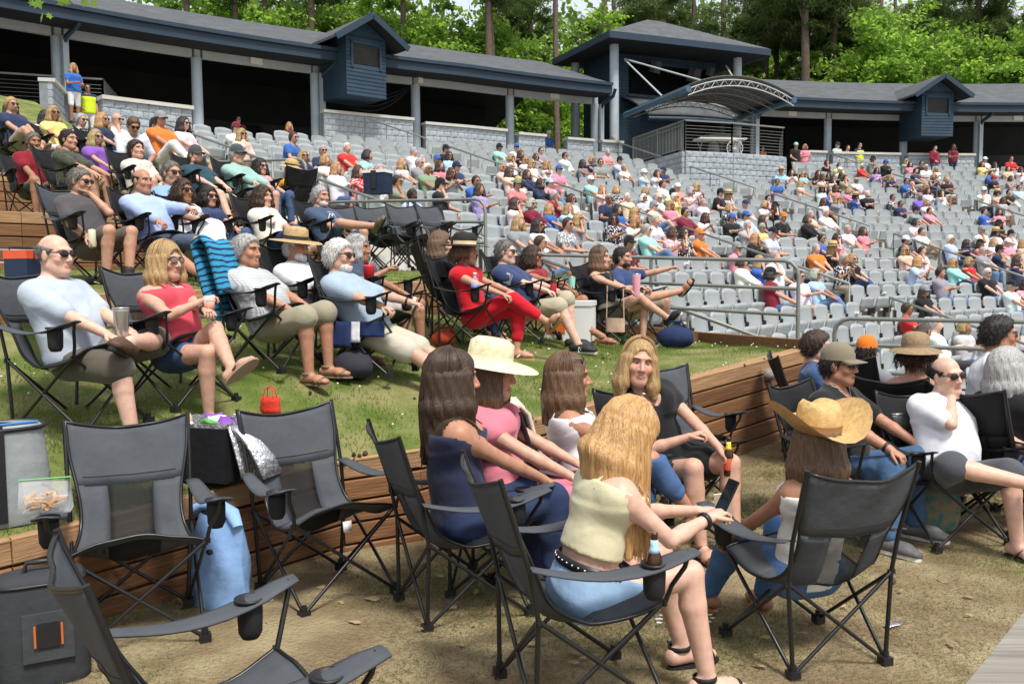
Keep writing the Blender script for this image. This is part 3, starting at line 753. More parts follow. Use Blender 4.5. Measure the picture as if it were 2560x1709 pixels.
# ------------------------------------------------------------------ sound platform below the tower
ph0, ph1 = phi_of_px(1690, 43.2), phi_of_px(1955, 43.2); ZP = 6.05
A = [pol(47.2, phi_of_px(1590, 47)), pol(42.9, phi_of_px(1712, 42.9)), pol(42.7, phi_of_px(1830, 42.7)), pol(42.9, phi_of_px(1960, 42.9)), pol(46.5, phi_of_px(1960, 46.5))]
block_wall(A, ZP, 8, 'tall block wall of the sound platform below the tower', cap=False, wz=0.0)
m = MB(); poly = [(p.x, p.y) for p in A]; m.add([(x, y, ZP + .02) for x, y in poly] + [(x, y, ZP - .1) for x, y in poly], [(0, 1, 2, 3, 4), (9, 8, 7, 6, 5)] + [(i, (i + 1) % 5, 5 + (i + 1) % 5, 5 + i) for i in range(5)])
tag(m.build('platform_floor', MATS['concrete']), kind='structure')
def bar_railing(pts, label, vertical, H=1.07, posts=1.7):
    root = empty('guard_rail', pts[0]); tag(root, label, 'railing', 'metal guard railings'); o = Vector(pts[0])
    for a_, b_ in zip(pts, pts[1:]):
        a_ = Vector(a_) - o; b_ = Vector(b_) - o; L = (b_ - a_).length; up = Vector((0, 0, H))
        m = MB(); m.beam(a_ + up, b_ + up, .05, .05); m.build('top_rail', MATS['rail'], root)
        for k in range(int(L / posts) + 1):
            q = a_.lerp(b_, k / max(1, int(L / posts))); m = MB(); m.beam(q, q + up, .05, .05, up=(1, 0, 0)); m.build('post', MATS['rail'], root)
        m = MB()
        if vertical:
            m.beam(a_ + up * .1, b_ + up * .1, .03, .03); m.beam(a_ + up * .86, b_ + up * .86, .03, .03)
            for k in range(int(L / .115)): q = a_.lerp(b_, k / int(L / .115)); m.beam(q + up * .1, q + up, .018, .018, up=(1, 0, 0))
        else:
            for k in range(8): m.tube([a_ + up * (.1 + .105 * k), b_ + up * (.1 + .105 * k)], .008, 4)
        m.build('bars', MATS['rail'], root)
z3 = lambda p, z=ZP + .02: Vector((p.x, p.y, z))
bar_railing([z3(A[0]), z3(A[1])], 'guard railing with upright bars on the left side of the sound platform', True)
bar_railing([z3(A[1]), z3(A[2]), z3(A[3])], 'guard railing with thin wires along the front of the sound platform', False)
bar_railing([z3(A[3]), z3(pol(46.3, phi_of_px(1950, 46.3)))], 'guard railing with upright bars on the right side of the sound platform', True)
# mixing desk on the platform
q = pol(44.2, phi_of_px(1800, 44.2), ZP); root = empty('mixing_desk', q, rad(100) - math.pi / 2); tag(root, 'pale mixing desk on a folding table behind the platform rail', 'mixing desk')
m = MB(); m.box((0, 0, .74), (1.9, .7, .05)); m.build('table_top', MATS['white_paint'], root)
for sx in (-.8, .8):
    m = MB(); m.tube([(sx, -.28, 0), (sx, .28, .72)], .02, 5); m.tube([(sx, .28, 0), (sx, -.28, .72)], .02, 5); m.build('leg', MATS['rail'], root)
m = MB(); m.box((.1, .05, .86), (1.2, .5, .16), rotx(rad(10))); m.build('mixer', MATS['inner_band'], root)
root2 = empty('fan', q + Vector((.45, -.5, 0))); tag(root2, 'round white floor fan under the mixing desk', 'fan')
m = MB()
for k in range(14): a_ = 2 * math.pi * k / 14; m.tube([(0, 0, .34), (.3 * math.cos(a_), 0, .34 + .3 * math.sin(a_))], .006, 4)
m.tube([(.3 * math.cos(k * math.pi / 10), 0, .34 + .3 * math.sin(k * math.pi / 10)) for k in range(21)], .014, 5); m.build('grille', MATS['white_paint'], root2)
m = MB(); m.lathe([(.16, 0), (.16, .03), (.03, .05), (.03, .1)], 12); m.build('base', MATS['white_paint'], root2)

# far left deck with wire railing
D0 = P(-120, 322, 25.0); DZ = 6.56
dk = [Vector((P(-150, 250, 25.5).x, P(-150, 250, 25.5).y, DZ)), Vector((P(262, 290, 27.0).x, P(262, 290, 27.0).y, DZ)), Vector((P(300, 270, 30).x, P(300, 270, 30).y, DZ)), Vector((P(-150, 270, 33).x, P(-150, 270, 33).y, DZ))]
m = MB(); m.add([tuple(p) for p in dk] + [(p.x, p.y, p.z - 2.2) for p in dk], [(0, 1, 2, 3), (0, 4, 5, 1), (1, 5, 6, 2), (3, 7, 4, 0)])
tag(m.build('deck', MATS['concrete']), kind='structure')
bar_railing([dk[0] + Vector((.05, .06, .01)), dk[1] + Vector((-.06, .06, .01))], 'guard railing with thin wires in front of the standing woman in blue', False, posts=2.2)
bar_railing([dk[1] + Vector((-.06, .06, .01)), dk[2]], 'short guard railing with upright bars beside the hi-vis vest', True, posts=2.6)
block_wall([Vector((dk[0].x, dk[0].y - .13)), Vector((dk[1].x + .05, dk[1].y - .13))], DZ, 7, 'rough block wall of the far left deck', cap=False, wz=0.0)
block_wall([pol(48.5, phi_of_px(40, 48.5)), pol(51, phi_of_px(112, 51))], 7.0, 4, 'stepped block wall seen through the wire railing at the far left')

# ------------------------------------------------------------------ trees
def leaf_mat(name, col, tr):
    m = mat(name, col, 0.6, 0.32, 0.9, spec=0.2, coords='Object', objvar=0.2, detail=2)
    N, L, b = nodes(m); out = [n for n in N if n.type == 'OUTPUT_MATERIAL'][0]
    t = N.new('ShaderNodeBsdfTranslucent'); t.inputs[0].default_value = (*tr, 1)
    mx = N.new('ShaderNodeMixShader'); mx.inputs[0].default_value = 0.55; L.new(b.outputs[0], mx.inputs[1]); L.new(t.outputs[0], mx.inputs[2]); L.new(mx.outputs[0], out.inputs[0]); return m
leaf_mat('leaf', (0.095, 0.155, 0.032), (0.30, 0.50, 0.06)); leaf_mat('leaf_light', (0.12, 0.20, 0.04), (0.42, 0.66, 0.09)); leaf_mat('needle', (0.075, 0.105, 0.04), (0.17, 0.25, 0.07))
def crown(seed, R, H, nclump, nleaf, size, mt, needle=False):
    """leaves gathered in sprays spread through an uneven volume"""
    rg = np.random.default_rng(seed); V = []; 
    u = rg.normal(size=(nclump, 3)); u /= np.linalg.norm(u, axis=1)[:, None]; rr = rg.uniform(.25, 1, nclump) ** .5
    c = u * rr[:, None] * np.array([R, R, H / 2]); c *= (1 + .25 * np.sin(c[:, [1]] * 1.7 + seed) )
    cr = rg.uniform(.35, .95, nclump) * R * .32
    k = rg.integers(0, nclump, nleaf); d = rg.normal(size=(nleaf, 3)) * np.array([1, 1, .45]) * cr[k][:, None] * .6
    pos = c[k] + d; n = rg.normal(size=(nleaf, 3)) + np.array([0, 0, .9]); n /= np.linalg.norm(n, axis=1)[:, None]
    t = np.cross(n, rg.normal(size=(nleaf, 3))); t /= np.linalg.norm(t, axis=1)[:, None]; b = np.cross(n, t)
    s = size * rg.uniform(.6, 1.3, nleaf)[:, None]; asp = .09 if needle else .62
    q = np.stack([pos - t * s, pos - b * s * asp + n * s * .15, pos + t * s, pos + b * s * asp + n * s * .15], 1).reshape(-1, 3)
    return np_mesh('crown', q, np.arange(nleaf * 4, dtype=np.int32).reshape(-1, 4)), c
CR_ = [crown(i, 3.3 + .4 * (i % 3), 8.5 + (i % 2) * 2, 150, 12000, .165, 'leaf') for i in range(4)]
CN_ = [crown(20 + i, 2.8, 7, 70, 9000, .34, 'needle', True) for i in range(2)]
for me, c in CR_[:2]: me.materials.append(MATS['leaf'])
for me, c in CR_[2:]: me.materials.append(MATS['leaf_light'])
for me, c in CN_: me.materials.append(MATS['needle'])
def tree_trunk(h, r, seed, limbs=()):
    rg = random.Random(seed); m = MB(); lean = Vector((rg.uniform(-.03, .03), rg.uniform(-.03, .03), 1)); pts = []; rs = []
    for i in range(9): t = i / 8; pts.append(lean * h * t + Vector((math.sin(t * 5 + seed) * .1, math.cos(t * 4 + seed) * .1, 0))); rs.append(r * (1 - .55 * t) * (1.25 if i == 0 else 1))
    m.tube(pts, rs, 9)
    for c in limbs:
        z = max(h * .3, min(h * .95, c.z - 1.2)); b0 = lean * z; m.tube([b0, b0.lerp(c, .5) + Vector((0, 0, .2)), c], [r * .3, r * .2, r * .06], 5, cap=False)
    return m
TREES = []
def place_tree(px, d, h, r, kind, cz, label, seed, sc=1.0):
    p = P(px, 100, d); z = 7.0 + max(0, (d - 52)) * .06; root = empty('pine_tree' if kind == 'n' else 'tree', (p.x, p.y, z)); tag(root, label, 'tree', 'trees of the wood behind the pavilion')
    limbs = []
    if kind:
        pool = CN_ if kind == 'n' else (CR_[:2] if kind == 'd' else CR_[2:]); me, c = pool[seed % 2]
        ob = link('crown', me, root); ob.location = (0, 0, cz - z); ob.rotation_euler = (0, 0, seed * 1.7); ob.scale = (sc, sc, sc)
        Rz = rotz(seed * 1.7); limbs = [Rz @ Vector(c[i]) * sc + Vector((0, 0, cz - z)) for i in range(0, 40, 4)]
    tree_trunk(h, r, seed, limbs).build('trunk', MATS['bark'], root)
TL = []
# bare-looking tall trunks first (px, depth, radius)
PX_T = [(676, 51, .2), (722, 66, .22), (780, 51, .24), (800, 64, .2), (830, 51.5, .22), (1010, 51, .2), (1102, 70, .2), (1215, 51.5, .24), (1234, 52, .22), (1330, 70, .24), (1395, 54, .2), (1505, 66, .22), (1545, 70, .25), (1638, 64, .24), (1662, 72, .2), (1726, 66, .2),
        (1815, 62, .26), (1855, 72, .2), (1922, 64, .26), (1938, 66, .22), (2016, 58, .32), (2035, 68, .22), (2058, 63, .2), (2075, 60, .3), (2110, 70, .22), (2184, 62, .28), (2250, 72, .2), (2300, 66, .24), (2375, 70, .2), (2452, 62, .28), (2500, 70, .22), (2545, 64, .26), (590, 50.5, .2), (470, 50, .22)]
PL = ['leaning', 'straight', 'slim', 'thick', 'pale', 'dark']
for i, (px, d, r) in enumerate(PX_T):
    near = 'above the left roof wing' if px < 900 else 'between left dormer and tower' if px < 1500 else 'behind the tower roof' if px < 1800 else 'right of the tower' if px < 2150 else 'behind the right dormer'
    place_tree(px, d, 24, r, 'n', 21 + (i % 4) * 1.6 if d < 60 else 16 + (i % 5) * 1.5, '', 31 + i, .9 + .1 * (i % 3)); TL.append((px, d, near, 'tall bare-trunked pine'))
PX_D = [(330, 66, 's', 14), (520, 62, 'd', 13.5), (610, 58, 'l', 14.5), (700, 70, 'd', 13.5), (760, 62, 'l', 12.0), (860, 66, 'd', 13.5), (940, 58, 'l', 15.0), (980, 64, 'd', 13), (1060, 60, 'd', 13.5), (1140, 66, 'l', 13.5), (1180, 58, 'n', 12), (1290, 58, 'n', 11.5), (1360, 66, 'n', 14), (1440, 66, 'l', 14.0),
        (1500, 60, 'l', 13.0), (1580, 68, 'd', 15), (1690, 72, 'd', 15), (1760, 66, 'l', 13.5), (1850, 70, 'd', 13), (1900, 60, 'd', 11.0), (1990, 72, 'l', 12.0), (2060, 66, 'n', 13.5), (2150, 58, 'l', 12.5), (2200, 64, 'd', 14.5), (2235, 57, 'l', 12.0), (2300, 62, 'l', 15.0), (2345, 60, 'd', 13.0), (2420, 58, 'l', 12.0), (2470, 66, 'd', 15), (2540, 58, 'd', 13.5), (2600, 62, 'd', 13),
        (1330, 56, 'd', 8.8), (1400, 57, 'l', 9.2), (1460, 60, 'd', 8.5), (1290, 60, 'l', 9.5), (345, 54, 'l', 12.5), (440, 52, 'd', 12.2), (545, 52, 'l', 12.8), (640, 54, 'd', 12.4), (720, 52, 'l', 12.6), (800, 53, 'd', 12.8), (890, 54, 'l', 12.5), (970, 53, 'd', 12.6), (1040, 54, 'l', 12.8), (1120, 55, 'd', 13), (1210, 56, 'l', 13.2), (60, 52, 'd', 9), (10, 50, 'l', 9.5), (130, 56, 'd', 9.2), (250, 70, 'd', 17), (430, 70, 'l', 16)]
for i, (px, d, k, cz) in enumerate(PX_D):
    near = 'in the gap left of the tower' if cz < 10 and px > 500 else 'behind the far left wire railing' if px < 200 else 'above the left roof wing' if px < 900 else 'between left dormer and tower' if px < 1500 else 'behind the tower roof' if px < 1800 else 'right of the tower' if px < 2150 else 'behind the right dormer'
    kk = 'd' if k == 's' else k
    place_tree(px, d, max(4, cz - 6), .16, kk, cz, '', 71 + i, 1.0 if cz > 10 else .75); TL.append((px, d, near, {'d': 'dense dark green leafy tree', 'l': 'bright light green leafy tree', 'n': 'feathery pine with drooping needles'}[kk]))
roots = [o for o in bpy.data.objects if o.get('category') == 'tree']
from collections import defaultdict
cnt = defaultdict(list)
for o, t in zip(roots, TL): cnt[(t[2], t[3])].append((t[0], t[1], o))
ORD = ['first', 'second', 'third', 'fourth', 'fifth', 'sixth', 'seventh', 'eighth', 'ninth', 'tenth', 'eleventh', 'twelfth']
for (near, kind), L_ in cnt.items():
    L_.sort(key=lambda t: t[0])
    for i, (px, d, o) in enumerate(L_): o['label'] = '%s %s%s' % (kind, near, '' if len(L_) == 1 else ', %s from the left' % ORD[i])
# distant wood that closes the view between the nearer trees
rg = np.random.default_rng(5); n = 120000
ph = rg.uniform(72, 150, n); r = rg.uniform(80, 102, n); z = 8 + 17 * rg.beta(1.5, 1.5, n)
cl = np.sin(ph * 1.9 + np.sin(z * .35) * 1.4) + np.sin(ph * .83 + z * .31) * .9 + np.sin(ph * 4.1 - z * .6) * .5
keep = cl > -.75; ph, r, z = ph[keep], r[keep], z[keep]; n = len(ph)
pos = np.stack([CX + r * np.cos(np.radians(ph)), CY + r * np.sin(np.radians(ph)), z], 1); nn = rg.normal(size=(n, 3)); nn /= np.linalg.norm(nn, axis=1)[:, None]
t = np.cross(nn, rg.normal(size=(n, 3))); t /= np.linalg.norm(t, axis=1)[:, None]; b = np.cross(nn, t); s = rg.uniform(.2, .4, (n, 1))
q = np.stack([pos - t * s, pos - b * s * .7, pos + t * s, pos + b * s * .7], 1).reshape(-1, 3)
tag(link('distant_wood', np_mesh('distant_wood', q, np.arange(n * 4, dtype=np.int32).reshape(-1, 4)), None, MATS['leaf']), kind='stuff')
# leafy branch hanging into the top left corner
br = empty('leafy_branch', P(128, 2, 5.0)); tag(br, 'bright leafy branch hanging in from the top left corner', 'branch')
m = MB(); rg = random.Random(4)
tw = MB(); tw.tube([(-.4, 0, .25), (0, 0, .1), (.12, 0, -.02)], [.012, .008, .003], 5); tw.build('twig', MATS['bark'], br)
for k in range(46):
    c = Vector((rg.gauss(.02, .12), rg.uniform(-.1, .1), rg.gauss(.06, .07))); R = Matrix.Rotation(rg.uniform(0, 6.3), 3, 'Y') @ rotx(rg.uniform(-1, 1)); s = rg.uniform(.022, .04)
    pts = [(0, 0, -1), (.35, 0, -.35), (.95, 0, -.3), (.5, 0, .1), (.75, 0, .7), (.2, .08, .5), (0, 0, 1.1), (-.2, .08, .5), (-.75, 0, .7), (-.5, 0, .1), (-.95, 0, -.3), (-.35, 0, -.35)]
    mm = MB(); mm.add([R @ Vector(p) * s for p in pts] , [tuple(range(12))]); ob = mm.build('leaf', MATS['leaf_light'], br); ob.location = c
# ------------------------------------------------------------------ figures: signed distance bodies
def nv(v): v = np.asarray(v, float); return v / (np.linalg.norm(v) + 1e-9)
class Prim:
    __slots__ = ('k', 'a', 'b', 'ra', 'rb', 'u', 'su', 'R', 'sm', 'tag', 'sub', 'lo', 'hi')
    def __init__(s, kind, a, b=None, ra=.05, rb=.05, u=None, su=1.0, R=None, sm=.03, tag='', sub=False):
        s.k = kind; s.a = np.asarray(a, float); s.b = None if b is None else np.asarray(b, float); s.ra = ra; s.rb = rb
        s.u = None if u is None else nv(u); s.su = su; s.R = R; s.sm = sm; s.tag = tag; s.sub = sub
        if kind == 'e': m = np.max(ra); s.lo = s.a - m; s.hi = s.a + m
        else: m = max(ra, rb) * max(1, su); s.lo = np.minimum(s.a, s.b) - m; s.hi = np.maximum(s.a, s.b) + m
    def __call__(s, p, off=0.0):
        if s.k == 'e':
            q = p - s.a
            if s.R is not None: q = q @ s.R
            r = np.asarray(s.ra) + off; k0 = np.sqrt(((q / r) ** 2).sum(-1)); k1 = np.sqrt(((q / (r * r)) ** 2).sum(-1)) + 1e-9
            return k0 * (k0 - 1) / k1
        ba = s.b - s.a; pa = p - s.a; t = np.clip(pa @ ba / (ba @ ba + 1e-12), 0, 1)
        v = pa - t[..., None] * ba
        if s.su != 1.0: l = v @ s.u; v = v - (l * (1 - 1 / s.su))[..., None] * s.u
        return np.sqrt((v ** 2).sum(-1)) - (s.ra + (s.rb - s.ra) * t) - off
def smin(a, b, k):
    h = np.maximum(k - np.abs(a - b), 0) / k; return np.minimum(a, b) - h * h * k * .25
class Field:
    def __init__(s, prims, off=0.0, cuts=(), wr=0.0, seed=0): s.p = prims; s.off = off; s.cuts = cuts; s.wr = wr; s.ph = np.random.default_rng(seed).uniform(0, 6.28, 12)
    def wrinkle(s, p):
        x, y, z = p[..., 0], p[..., 1], p[..., 2]; f = s.ph
        w = z + .45 * x + .035 * np.sin(11 * x + f[0] + 3 * y) + .02 * np.sin(23 * y + f[1]); a = 1 - np.abs(np.sin(17 * w + f[2]))
        w2 = z - .65 * x + .25 * y + .04 * np.sin(9 * y + f[3]) + .02 * np.sin(21 * x + f[4]); b = 1 - np.abs(np.sin(13 * w2 + f[5]))
        g = .5 + .5 * np.sin(7 * x + f[6]) * np.sin(6 * z + f[7] + 4 * y); return -s.wr * (a ** 3 * (.3 + g) + b ** 3 * (1.3 - g) - .35)
    def fin(s, d, p):
        if s.wr: d = d + s.wrinkle(p)
        for (c, n) in s.cuts: d = np.maximum(d, (p - c) @ n)
        return d
    def __call__(s, p):
        d = np.full(p.shape[:-1], 9.0)
        for q in s.p:
            v = q(p, 0 if q.sub else s.off)
            d = -smin(-d, v, q.sm) if q.sub else (np.minimum(d, v) if q.sm <= 0 else smin(d, v, q.sm))
        return s.fin(d, p)
    def grid(s, h):
        lo = np.min([q.lo for q in s.p if not q.sub], 0) - s.off - .05 - h; hi = np.max([q.hi for q in s.p if not q.sub], 0) + s.off + .05 + h
        n = np.ceil((hi - lo) / h).astype(int) + 1; ax = [lo[i] + h * np.arange(n[i]) for i in range(3)]
        D = np.full(n, 9.0); mg = s.off + .09
        for q in s.p:
            i0 = np.clip(np.floor((q.lo - mg - lo) / h).astype(int), 0, n); i1 = np.clip(np.ceil((q.hi + mg - lo) / h).astype(int) + 1, 0, n)
            if np.any(i1 <= i0): continue
            sl = tuple(slice(i0[i], i1[i]) for i in range(3))
            g = np.stack(np.meshgrid(*[ax[i][sl[i]] for i in range(3)], indexing='ij'), -1); v = q(g, 0 if q.sub else s.off)
            D[sl] = -smin(-D[sl], v, q.sm) if q.sub else (np.minimum(D[sl], v) if q.sm <= 0 else smin(D[sl], v, q.sm))
        if s.cuts or s.wr: D = s.fin(D, np.stack(np.meshgrid(*ax, indexing='ij'), -1))
        return D, lo
def surface_nets(D, lo, h):
    n = np.array(D.shape); S = D < 0
    c = [S[i:n[0] - 1 + i, j:n[1] - 1 + j, k:n[2] - 1 + k] for i in (0, 1) for j in (0, 1) for k in (0, 1)]
    cnt = sum(x.astype(np.int8) for x in c); act = (cnt > 0) & (cnt < 8); idx = np.full(act.shape, -1, np.int64); ii = np.argwhere(act); idx[act] = np.arange(len(ii))
    acc = np.zeros((len(ii), 3)); num = np.zeros(len(ii)); off = np.array([(i, j, k) for i in (0, 1) for j in (0, 1) for k in (0, 1)])
    val = np.stack([D[ii[:, 0] + o[0], ii[:, 1] + o[1], ii[:, 2] + o[2]] for o in off], 1)
    for a in range(8):
        for b in range(a + 1, 8):
            if np.abs(off[a] - off[b]).sum() != 1: continue
            va, vb = val[:, a], val[:, b]; m = (va < 0) != (vb < 0); t = np.where(m, va / np.where(m, va - vb, 1), 0)
            acc += np.where(m[:, None], off[a] + t[:, None] * (off[b] - off[a]), 0); num += m
    V = lo + h * (ii + acc / np.maximum(num, 1)[:, None]); F = []
    for ax in range(3):
        u, v = [(1, 2), (2, 0), (0, 1)][ax]; s0 = [slice(None)] * 3; s1 = [slice(None)] * 3; s0[ax] = slice(0, -1); s1[ax] = slice(1, None)
        a, b = S[tuple(s0)], S[tuple(s1)]
        for flip, m in ((False, a & ~b), (True, ~a & b)):
            e = np.argwhere(m); e = e[(e[:, u] > 0) & (e[:, v] > 0) & (e[:, u] < n[u] - 1) & (e[:, v] < n[v] - 1)]
            if not len(e): continue
            du = np.zeros(3, int); du[u] = 1; dv = np.zeros(3, int); dv[v] = 1
            g = [idx[tuple((e - x).T)] for x in (0 * du, du, du + dv, dv)]
            q = np.stack(g, 1); F.append(q[:, ::-1] if flip else q)
    F = np.concatenate(F); F = F[(F >= 0).all(1)]
    return V, F
def relax(field, V, it=2, e=.003):
    for _ in range(it):
        d = field(V); G = np.stack([field(V + np.eye(3)[i] * e) - d for i in range(3)], 1) / e
        g2 = (G ** 2).sum(1) + .05; V = V - np.clip(d / g2, -.02, .02)[:, None] * G
    return V
def lap(V, F, k=.35, it=1):
    for _ in range(it):
        A = np.zeros_like(V); N = np.zeros(len(V))
        for i in range(4):
            np.add.at(A, F[:, i], V[F[:, (i + 1) % 4]] + V[F[:, i - 1]]); np.add.at(N, F[:, i], 2)
        V = V + k * (A / np.maximum(N, 1)[:, None] - V)
    return V
def sdf_mesh(name, field, h, refine=None, it=2, post=None):
    D, lo = field.grid(h); V, F = surface_nets(D, lo, h); V = relax(field, V, it) if it else V
    if refine is not None:
        me = np_mesh('tmp', V, F); bm = bmesh.new(); bm.from_mesh(me); bpy.data.meshes.remove(me); c, r = refine
        ed = [e for e in bm.edges if (Vector(e.verts[0].co) - Vector(c)).length < r and (Vector(e.verts[1].co) - Vector(c)).length < r]
        bmesh.ops.subdivide_edges(bm, edges=ed, cuts=1, use_grid_fill=True)
        bm.verts.ensure_lookup_table(); V2 = np.array([v.co[:] for v in bm.verts]); near = np.linalg.norm(V2 - np.array(c), axis=1) < r + .02
        V2[near] = relax(field, V2[near], 3, .0015)
        for v, co in zip(bm.verts, V2): v.co = co
        me = bpy.data.meshes.new(name); bm.to_mesh(me); bm.free()
    else: me = np_mesh(name, V, F)
    me.polygons.foreach_set('use_smooth', np.ones(len(me.polygons), dtype=bool))
    return me

# --- skeleton -----------------------------------------------------
def ik(a, b, l1, l2, pole):
    a, b = np.asarray(a, float), np.asarray(b, float); d = b - a; L = np.linalg.norm(d)
    if L > (l1 + l2) * .999: b = a + d / L * (l1 + l2) * .999; d = b - a; L = np.linalg.norm(d)
    L = max(L, abs(l1 - l2) + .02); x = nv(d); t = (l1 * l1 - l2 * l2 + L * L) / (2 * L); hgt = math.sqrt(max(0, l1 * l1 - t * t))
    p = np.asarray(pole, float); p = p - x * (p @ x); return a + x * t + nv(p) * hgt, b
class Body:
    """local frame: x to the person's right, y forward, z up; origin on the ground under the pelvis"""
    def __init__(s, sex='M', build=1.0, hip=.44, lean=18, side=0, twist=0, hyaw=0, hpitch=0, htilt=0, rh=None, lh=None, rf=None, lf=None, rk=None, lk=None,
                 re=None, le=None, belly=0.0, tall=1.0, stand=False, curl=.9, bust=None, hipy=0.0, rtoe=None, ltoe=None):
        build = 1 + (build - 1) * .6 - .045; s.sex = sex; f = sex == 'F'; s.build = build; T = tall; s.f = f
        s.hip = np.array([0, hipy, hip - .02 if not stand else .93 * T]); la = rad(lean)
        tw = rad(twist); up = np.array([math.sin(rad(side)), -math.sin(la), math.cos(la)]); up = nv(up); s.up = up
        fw = nv(np.array([0, 1, 0]) - up * up[1]); rt = np.cross(fw, up)
        rt2 = rt * math.cos(tw) + fw * -math.sin(tw); fw2 = np.cross(up, rt2); s.rt, s.fw = rt2, fw2; s.rt0 = rt
        tl = (.50 if not f else .465) * T; s.waist = s.hip + up * .20 * T; s.chest = s.hip + up * .38 * T; s.neck = s.hip + up * (tl + .02) - fw2 * .005
        upn = nv(up + np.array([0, math.sin(la) * .75 + .08, 0.15])); s.upn = upn
        sh = (.188 if not f else .160) * (.5 + .5 * build) ; s.shR = s.neck + rt2 * sh - up * .055; s.shL = s.neck - rt2 * sh - up * .055
        s.hb = s.neck + upn * .105
        ya = rad(-hyaw); R = np.array(Matrix.Rotation(ya, 3, 'Z')); px = np.array([math.cos(tw) , 0, 0])
        base = np.stack([nv(np.cross(np.array([fw2[0], fw2[1], 0]), [0, 0, 1])), nv([fw2[0], fw2[1], 0]), [0, 0, 1]], 1)
        Hm = base @ R @ np.array(Matrix.Rotation(rad(hpitch), 3, 'X')) @ np.array(Matrix.Rotation(rad(htilt), 3, 'Y')); s.H = Hm
        s.hc = s.hb + Hm @ np.array([0, .035, .075])
        ua, fa = (.285 * T, .255 * T) if not f else (.265 * T, .235 * T); th, sn = (.43 * T, .43 * T) if not f else (.42 * T, .41 * T)
        hw = .095 if not f else .092; s.hjR = s.hip + rt * hw; s.hjL = s.hip - rt * hw
        rh = rh if rh is not None else (.16, .30, hip + .16); lh = lh if lh is not None else (-.16, .30, hip + .16)
        if isinstance(rh, str): rh = s.h((.045, .075, -.135)) if rh == 'chin' else s.h((.02, .10, -.10))
        if isinstance(lh, str): lh = s.h((-.045, .075, -.135)) if lh == 'chin' else s.h((-.02, .10, -.10))
        s.elR, s.wrR = ik(s.shR, rh, ua, fa, re if re is not None else (.7, -.5, -.5)); s.elL, s.wrL = ik(s.shL, lh, ua, fa, le if le is not None else (-.7, -.5, -.5))
        an = .098
        rf = rf if rf is not None else (.13, .42, an); lf = lf if lf is not None else (-.13, .42, an)
        if stand: rf = (.11, .02, an); lf = (-.11, -.02, an)
        s.knR, s.anR = ik(s.hjR, rf, th, sn, rk if rk is not None else (.12, 1, .8)); s.knL, s.anL = ik(s.hjL, lf, th, sn, lk if lk is not None else (-.12, 1, .8))
        s.curl = curl; s.belly = belly; s.bust = (1.0 if f else 0) if bust is None else bust
        s.toe = {}
        for sd, kn, an_, tv in (('R', s.knR, s.anR, rtoe), ('L', s.knL, s.anL, ltoe)):
            sh_ = nv(an_ - kn)
            if tv is not None: t = nv(tv)
            else:
                fdir = np.array([0.0, 1, 0]); t = nv(fdir - sh_ * (fdir @ sh_) * 1.0); 
                if an_[2] < .2: t = nv([t[0] + (.12 if sd == 'R' else -.12), max(.4, t[1]), 0])
            s.toe[sd] = t
        s.feet_z = min(s.anR[2], s.anL[2])
    def torso(s):
        b = s.build; f = s.f; u = s.rt; P_ = Prim; o = []
        if f:
            o += [P_('c', s.hip + s.up * .02, s.waist, .125 * b, .098 * b, s.rt0, 1.36, tag='torso'), P_('c', s.waist, s.chest, .098 * b, .108 * b, u, 1.28, sm=.06, tag='torso'),
                  P_('c', s.chest, s.neck - s.up * .085, .108 * b, .085 * b, u, 1.42, sm=.05, tag='torso')]
        else:
            o += [P_('c', s.hip + s.up * .02, s.waist, .125 * b, .118 * b, s.rt0, 1.30, tag='torso'), P_('c', s.waist, s.chest, .118 * b, .128 * b, u, 1.32, sm=.06, tag='torso'),
                  P_('c', s.chest, s.neck - s.up * .095, .128 * b, .098 * b, u, 1.5, sm=.05, tag='torso')]
        o.append(P_('c', s.shR + s.rt * -.03, s.shL + s.rt * .03, .062, .062, sm=.07, tag='torso'))
        o.append(P_('c', s.neck - s.up * .05 + s.rt * .10, s.neck + s.upn * .02 + s.rt * .03, .05, .045, sm=.05, tag='torso')); o.append(P_('c', s.neck - s.up * .05 - s.rt * .10, s.neck + s.upn * .02 - s.rt * .03, .05, .045, sm=.05, tag='torso'))
        if s.belly: o.append(P_('e', s.waist + s.fw * (.05 + .05 * s.belly) * b - s.up * .01, None, np.array([.145, .11, .135]) * (.8 + .30 * s.belly), R=np.stack([s.rt, s.fw, s.up], 1), sm=.08, tag='torso'))
        if s.bust:
            for q in (-1, 1): o.append(P_('e', s.chest + s.up * .025 + s.fw * .078 * b + s.rt * q * .072 * b, None, np.array([.062, .062, .064]) * (.75 + .3 * s.bust), sm=.045, tag='torso'))
        return o
    def arms(s, which='ul'):
        o = []; k = .5 + .5 * s.build; r = (.050, .040, .038, .027) if not s.f else (.042, .034, .032, .022)
        for sh, el, wr in ((s.shR, s.elR, s.wrR), (s.shL, s.elL, s.wrL)):
            if 'u' in which: o.append(Prim('c', sh, el, r[0] * k, r[1] * k, sm=.05, tag='arm'))
            if 'l' in which: o.append(Prim('c', el, el + (wr - el) * .35, r[1] * k, r[2] * 1.06 * k, sm=.008, tag='arm')); o.append(Prim('c', el + (wr - el) * .3, wr, r[2] * 1.03 * k, r[3], sm=.012, tag='arm'))
        return o
